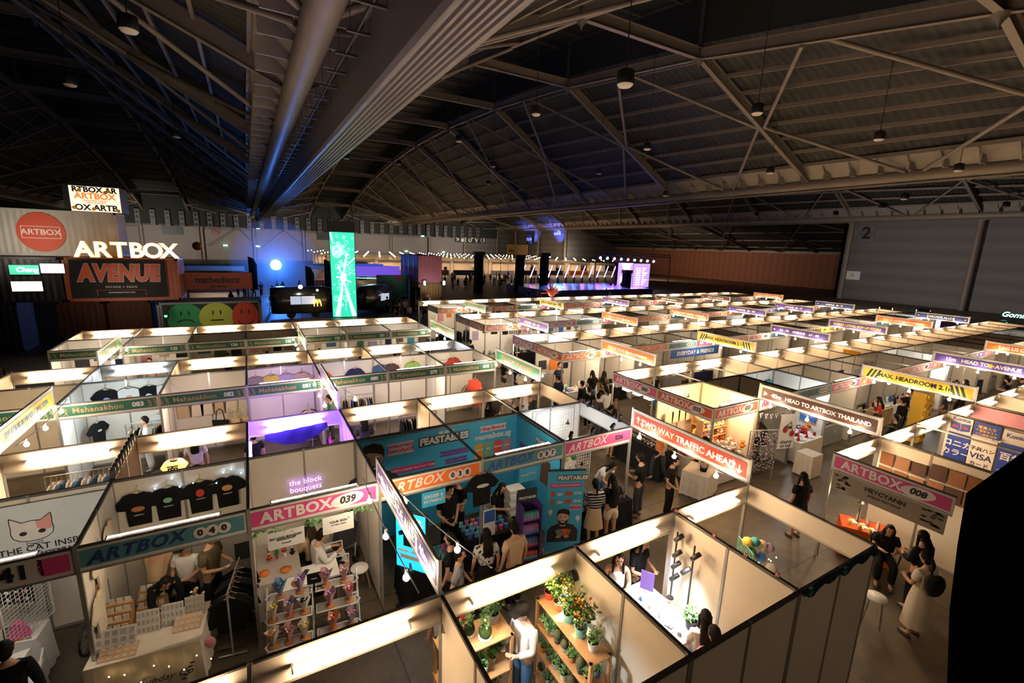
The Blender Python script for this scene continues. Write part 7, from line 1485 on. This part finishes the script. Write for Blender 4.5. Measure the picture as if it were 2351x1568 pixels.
# second, left food cluster near the blue light
for i,(x,y) in enumerate([(-8.5,62),(6.0,66),(10.5,80)]):
    t = empty('market_tent', (x,y,0), 0, 'stall with lit roof strip, %s from left behind the blue spotlight' % ORD[i], 'tent'); link('canopy', cached('canopy',None), TENT, t); link('counter', cached('ctr',None), CR_, t); link('strip_light', cached('slt',None), mat('lit tent strip',(1,.85,.65)), t)
    for xx in (0,6.3): link('post', cached('tpost',None), ALU, t, (xx,0,0))
# stage, dance floor, light sticks
DF = mat('glossy dance floor',(.10,.12,.22),.25); o = build('dance_floor', MB().box(33,53,47,58,0,1.0), DF); tag(o,'raised glossy dance floor glowing blue','dance floor')
for i in range(12):
    c = [(.15,.3,1),(.75,.25,1)][i % 2]; x = 37+i*1.75; t = empty('led_light_stick', (x,60,0), 0, 'slanted %s led stick on a black post, %s from left behind the dance floor' % (('blue','pink')[i % 2],ORD[i]), 'led stick')
    build('post', MB().box(-.12,.12,-.12,.12,0,1.8), BLACK, t); build('lit_stick', MB().tube((-.25,0,1.8),(.55,0,3.8),.06,6), mat('lit led stick %d' % (i % 2),c,.3,emit=12,ecol=c), t)
for i,(x,y,h) in enumerate([(27.2,56,5.3),(33.5,55,5.0),(38.5,56,5.4),(55.0,57,4.6),(50.2,50,3.2)]):
    t = empty('speaker_tower', (x,y,0), 0, 'black truss tower with lamps, %s from left around the dance floor' % ORD[i], 'tower'); build('column', MB().box(-.5,.5,-.5,.5,0,h), BLACKC, t); build('lamps', MB().box(-.8,.8,-.4,.4,h,h+.5), BLACK, t)
t = empty('stage_screen', (53.3,55.2,0), 0, 'lit violet stage screen with a shield emblem and scores', 'screen'); V1 = mat('lit violet screen',(.5,.3,.8),.4,emit=1.1,ecol=(.45,.28,.85)); V2 = mat('lit pale screen art',(.9,.8,1),.4,emit=2.4,ecol=(.85,.75,1))
build('panel', MB().box(.0,3.2,0,.3,.6,4.6), V1, t); build('panel', MB().box(3.6,7.2,0,.3,.4,4.5), V1, t); build('shield', MB().prism([(.4,4.5),(1.6,1.9+.6),(2.8,4.5)][::1],-.05,-.02), V2, t); b = MB()
for i in range(6): b.box(.3,1.3+.3*(i % 3),-.05,-.02,.9+i*.27,1.02+i*.27)
for i in range(8): b.box(3.9,5.0,-.05,-.02,.8+i*.4,.95+i*.4).box(5.4,5.4+.4*(1+i % 3),-.05,-.02,.8+i*.4,.98+i*.4)
build('screen_text', b, V2, t)
tr = empty('lighting_truss', (50,54,6.0), 0, 'black lighting truss with violet moving lamps above the stage', 'truss'); b = MB()
for z in (0,.4): b.tube((-3,0,z),(14,0,z-.3),.06,6)
for i in range(17): b.tube((-3+i,0,0-.018*i),(-2.5+i,0,.4-.018*i),.03,4)
build('frame', b, BLACK, tr); build('leg', MB().tube((14,0,-6),(14,0,0),.1,6), BLACK, tr); build('leg', MB().tube((-3,0,-6),(-3,0,0),.1,6), BLACK, tr)
for i in range(9):
    c = [(.5,.2,1),(.1,.9,.8),(.4,.2,1),(.25,.4,1)][i % 4]; h_ = build('moving_lamp', MB().box(-.2,.2,-.2,.2,-.7,-.1), BLACK, tr, (-2.2+i*1.5,0,-.05*i)); build('lens', MB().ball((0,-.15,-.6),.22,8), mat('lit stage lens %d' % (i % 4),c,.3,emit=25,ecol=c), h_)
for (x,y,z,tx,ty,tz,e,c) in [(50,54,5.6,45,50,1,9000,(.25,.2,1)),(55,54,5.6,50,52,1,9000,(.6,.15,1)),(44,60,5,42,52,1,9000,(.1,.3,1)),(82,118,6,84,119,12,9000,(.1,.15,1)),(82,133,6,84,134,12,9000,(.1,.15,1))]:
    ld = bpy.data.lights.new('stage','SPOT'); ld.energy = e; ld.color = c; ld.spot_size = R(80); ld.spot_blend = .6; lo = bpy.data.objects.new('stage_beam', ld); COL.objects.link(lo); lo.location = (x,y,z); lo.rotation_euler = (Vector((tx,ty,tz))-lo.location).to_track_quat('-Z','Y').to_euler()
# far crowds
rc_ = random.Random(9)
def far_people(n, x0, x1, y0, y1, lab, grp):
    for i in range(n): person(rc_.uniform(x0,x1),rc_.uniform(y0,y1),rc_.uniform(0,360),rc_.choice(['stand','hold','walk']),'tee',rc_.choice(['black','charcoal','navy','black','grey','white']),rc_.choice(['pants','pants','shorts']),'black',rc_.choice(['short','long']),lab,group=grp,h=rc_.uniform(1.55,1.78))
far_people(60,22,46,60,78,'standing figure in the dark crowd before the food hall','dark crowd before the food hall')
far_people(22,9,14,33,40,'dark figure queueing right of the mint screen','people queueing right of the mint screen')
far_people(14,-5,6,44,58,'dark figure near the blue spotlight','people near the blue spotlight')
far_people(5,49.5,53,53,56,'performer standing at the left of the stage screens','performers beside the stage screens')
far_people(10,26,46,36,44,'dark figure between the booths and the dance floor','people behind the last booth row')
# arcade beyond the right block
for i,(x,y,c,lab_) in enumerate([(49.5,12.3,(.1,.5,1),'blue'),(52.0,13.2,(.2,.6,.9),'cyan'),(47.6,11.0,(.8,.3,.9),'pink'),(50.5,15.5,(1,.25,.2),'red'),(48.5,7.4,(.3,1,.8),'green')]):
    t = empty('arcade_machine', (x,y,0), R(-70), 'arcade machine with %s lit screen beyond the right block' % lab_, 'arcade machine'); build('cabinet', MB().prism([(-.5,0),(.5,0),(.5,2.3),(-.5,2.3)],0,.9), BLACK, t); build('lit_screen', MB().box(-.42,.42,-.03,0,1.2,1.9), mat('lit arcade screen %d' % i,c,.4,emit=4,ecol=c), t); build('lit_trim', MB().box(-.5,-.45,-.03,0,.3,2.2).box(.45,.5,-.03,0,.3,2.2), mat('lit arcade trim %d' % i,c,.4,emit=9,ecol=c), t)
NG = mat('lit mint neon',(.3,1,.8),.3,emit=7,ecol=(.2,1,.7))
for i,(x,y) in enumerate([(51.5,7.2),(51.5,4.6)]): t = empty('neon_sign', (x,y,2.6), R(-90), 'mint neon script sign beyond the right block, the %s one' % ('left','right')[i], 'neon sign'); word('Gomini',.55,NG,t,(0,0,0),shear=.3); build('stand', MB().tube((-.8,.1,-2.6),(-.8,.1,.2),.05,5).tube((.8,.1,-2.6),(.8,.1,.2),.05,5), BLACK, t)
o = build('counter', MB().box(49,49.4,-2,14,0,2.0), mat('dark violet hoarding',(.06,.04,.14),.6)); tag(o,'long dark violet hoarding behind the last booths on the right','hoarding')
# red spiky balloon
b = MB(); b.ball((0,0,0),.35,10)
for i in range(26): a = rc_.random()*6.3; e = rc_.uniform(-.2,1.4); d = Vector((math.cos(a)*math.cos(e),math.sin(a)*math.cos(e),math.sin(e))); b.tube(d*.2,d*1.0,.06,5,0,.01)
o = build('spiky_balloon', b, cm((.7,.12,.10),.5,'balloon'), None, (20.5,27.6,2.95)); tag(o,'red spiky balloon standing on the last row of booths','balloon')
# high-bay lamps
hb_ = [(-2.65,-.2,9.3),(-8.2,8.0,12.5),(9.6,8.2,12.0),(13.5,20,14.2),(20.8,11,13.5),(24.5,22,14.0),(31,10,13.5),(33.5,18,12.8),(14.2,33,15),(22,42,15),(30,34,14.2),(35.5,30,12.2),(46,14,11.6),(52,18,11.5),(-4.5,16,13),(-8.5,27,13.5),(-5.5,38,13.5),(8,48,15),(17,60,17),(28,55,15),(58,25,11.5),(62,12,12),(66,40,12.5),(40,9,12.6)]
for i,(x,y,z) in enumerate(hb_):
    xm = (x-.6) % 42; zt = 14.3+(min(xm,42-xm)/15.8 if min(xm,42-xm) < 15.8 else 1)*(zr(y)+1-14.3)
    highbay(x,y,z,max(zt,z+.6),'unlit high-bay lamp hanging on a thin rod from the roof')
# added bare spots that brighten the far walls, no fixtures of their own
def wash(x,y,z,tx,ty,tz,e,c,s=R(120),size=.6):
    ld = bpy.data.lights.new('fill_spot','SPOT'); ld.energy = e; ld.color = c; ld.spot_size = s; ld.spot_blend = 1; ld.shadow_soft_size = size; lo = bpy.data.objects.new('fill_spot_light', ld); COL.objects.link(lo); lo.location = (x,y,z); lo.rotation_euler = (Vector((tx,ty,tz))-lo.location).to_track_quat('-Z','Y').to_euler()
for x in (-25,5,35,65): wash(x,138,5.0,x,160,7,9000,(1,.86,.74))
# added bare spots that brighten the containers and their signs
wash(-12,28.2,5.6,-12.5,31.6,6.6,260,(1,.88,.7),R(140)); wash(-8,26.5,2.9,-8,30,4.2,160,(1,.80,.62),R(130)); wash(-4,26.5,2.8,-4,29.6,1.6,70,(1,.9,.75),R(120))
wash(14,38,1.0,14.5,41,4,200,(1,.8,.75),R(100))
def haze():
    m = bpy.data.materials.new('stage haze'); m.use_nodes = True; nt = m.node_tree; nt.nodes.remove(nt.nodes['Principled BSDF']); v = nt.nodes.new('ShaderNodeVolumeScatter'); v.inputs['Density'].default_value = .05; v.inputs['Color'].default_value = (.6,.8,1,1)
    nt.links.new(v.outputs[0], nt.nodes['Material Output'].inputs['Volume']); o = build('halo_haze', MB().ball((0,0,0),5.0,20,k=12), m, None, (1.35,58.6,4.0)); tag(o,'added ball of stage haze around the intense blue spotlight','haze',kind='stuff')
haze()  # added haze ball that forms the lens halo around the blue spotlight
t = empty('fill_lamp', (5.5,-9,5.5), 0, 'warm fill lamp added behind the viewpoint, out of view', 'lamp'); build('shade', MB().lathe([(.05,.2),(.25,0)],n=16), STEELD, t); build('bulb', MB().ball((0,0,0),.08,10), BULB, t); build('cord', MB().tube((0,0,.2),(0,0,9.0),.01,4), BLACK, t)  # lamp added out of view to brighten the outer back panels
ld = bpy.data.lights.new('work','POINT'); ld.energy = 115; ld.color = (1,.64,.38); ld.shadow_soft_size = .2; lo = bpy.data.objects.new('fill_lamp_light', ld); COL.objects.link(lo); lo.location = (5.5,-9,5.4)
wash(60,24,3.5,86,24,7,5200,(1,.86,.76)); wash(70,0,4,86,0,5,2600,(.75,.7,1)); wash(78,75,4,107,75,4,9000,(1,.62,.42)); wash(82,108,4,86,125,5,3000,(1,.85,.7))  # more added spots, brightening the side and recess walls
# added slab, outlined along view rays to darken the lower right corner
def edge_slab():
    a = [Vector((0.028,-4.378,6.422)),Vector((-0.102,-4.226,6.154)),Vector((-0.1,-4.146,6)),Vector((0.001,-4.132,5.805)),Vector((0.095,-4.13,5.547)),Vector((0.155,-4.184,5.069))]
    far = [Vector((1.036,-5.066,5.973)),Vector((0.906,-4.914,5.705)),Vector((0.908,-4.834,5.551)),Vector((1.009,-4.82,5.356)),Vector((1.103,-4.818,5.098)),Vector((1.163,-4.872,4.62))]
    off = Vector((0.077,0.01,-0.069)); b = MB(); n = len(a)
    vs = a+[p+off for p in a]+far+[p+off for p in far]
    fs = [(i,i+1,n+i+1,n+i) for i in range(n-1)]+[(i,2*n+i,2*n+i+1,i+1) for i in range(n-1)]+[(n+i,n+i+1,3*n+i+1,3*n+i) for i in range(n-1)]+[(0,n,3*n,2*n),(n-1,3*n-1,4*n-1,2*n-1)]
    b.add(vs, fs); return b
o = build('dark_edge_slab', edge_slab(), DK); tag(o,'black slab added close to the viewpoint for the dark lower right corner','drape')
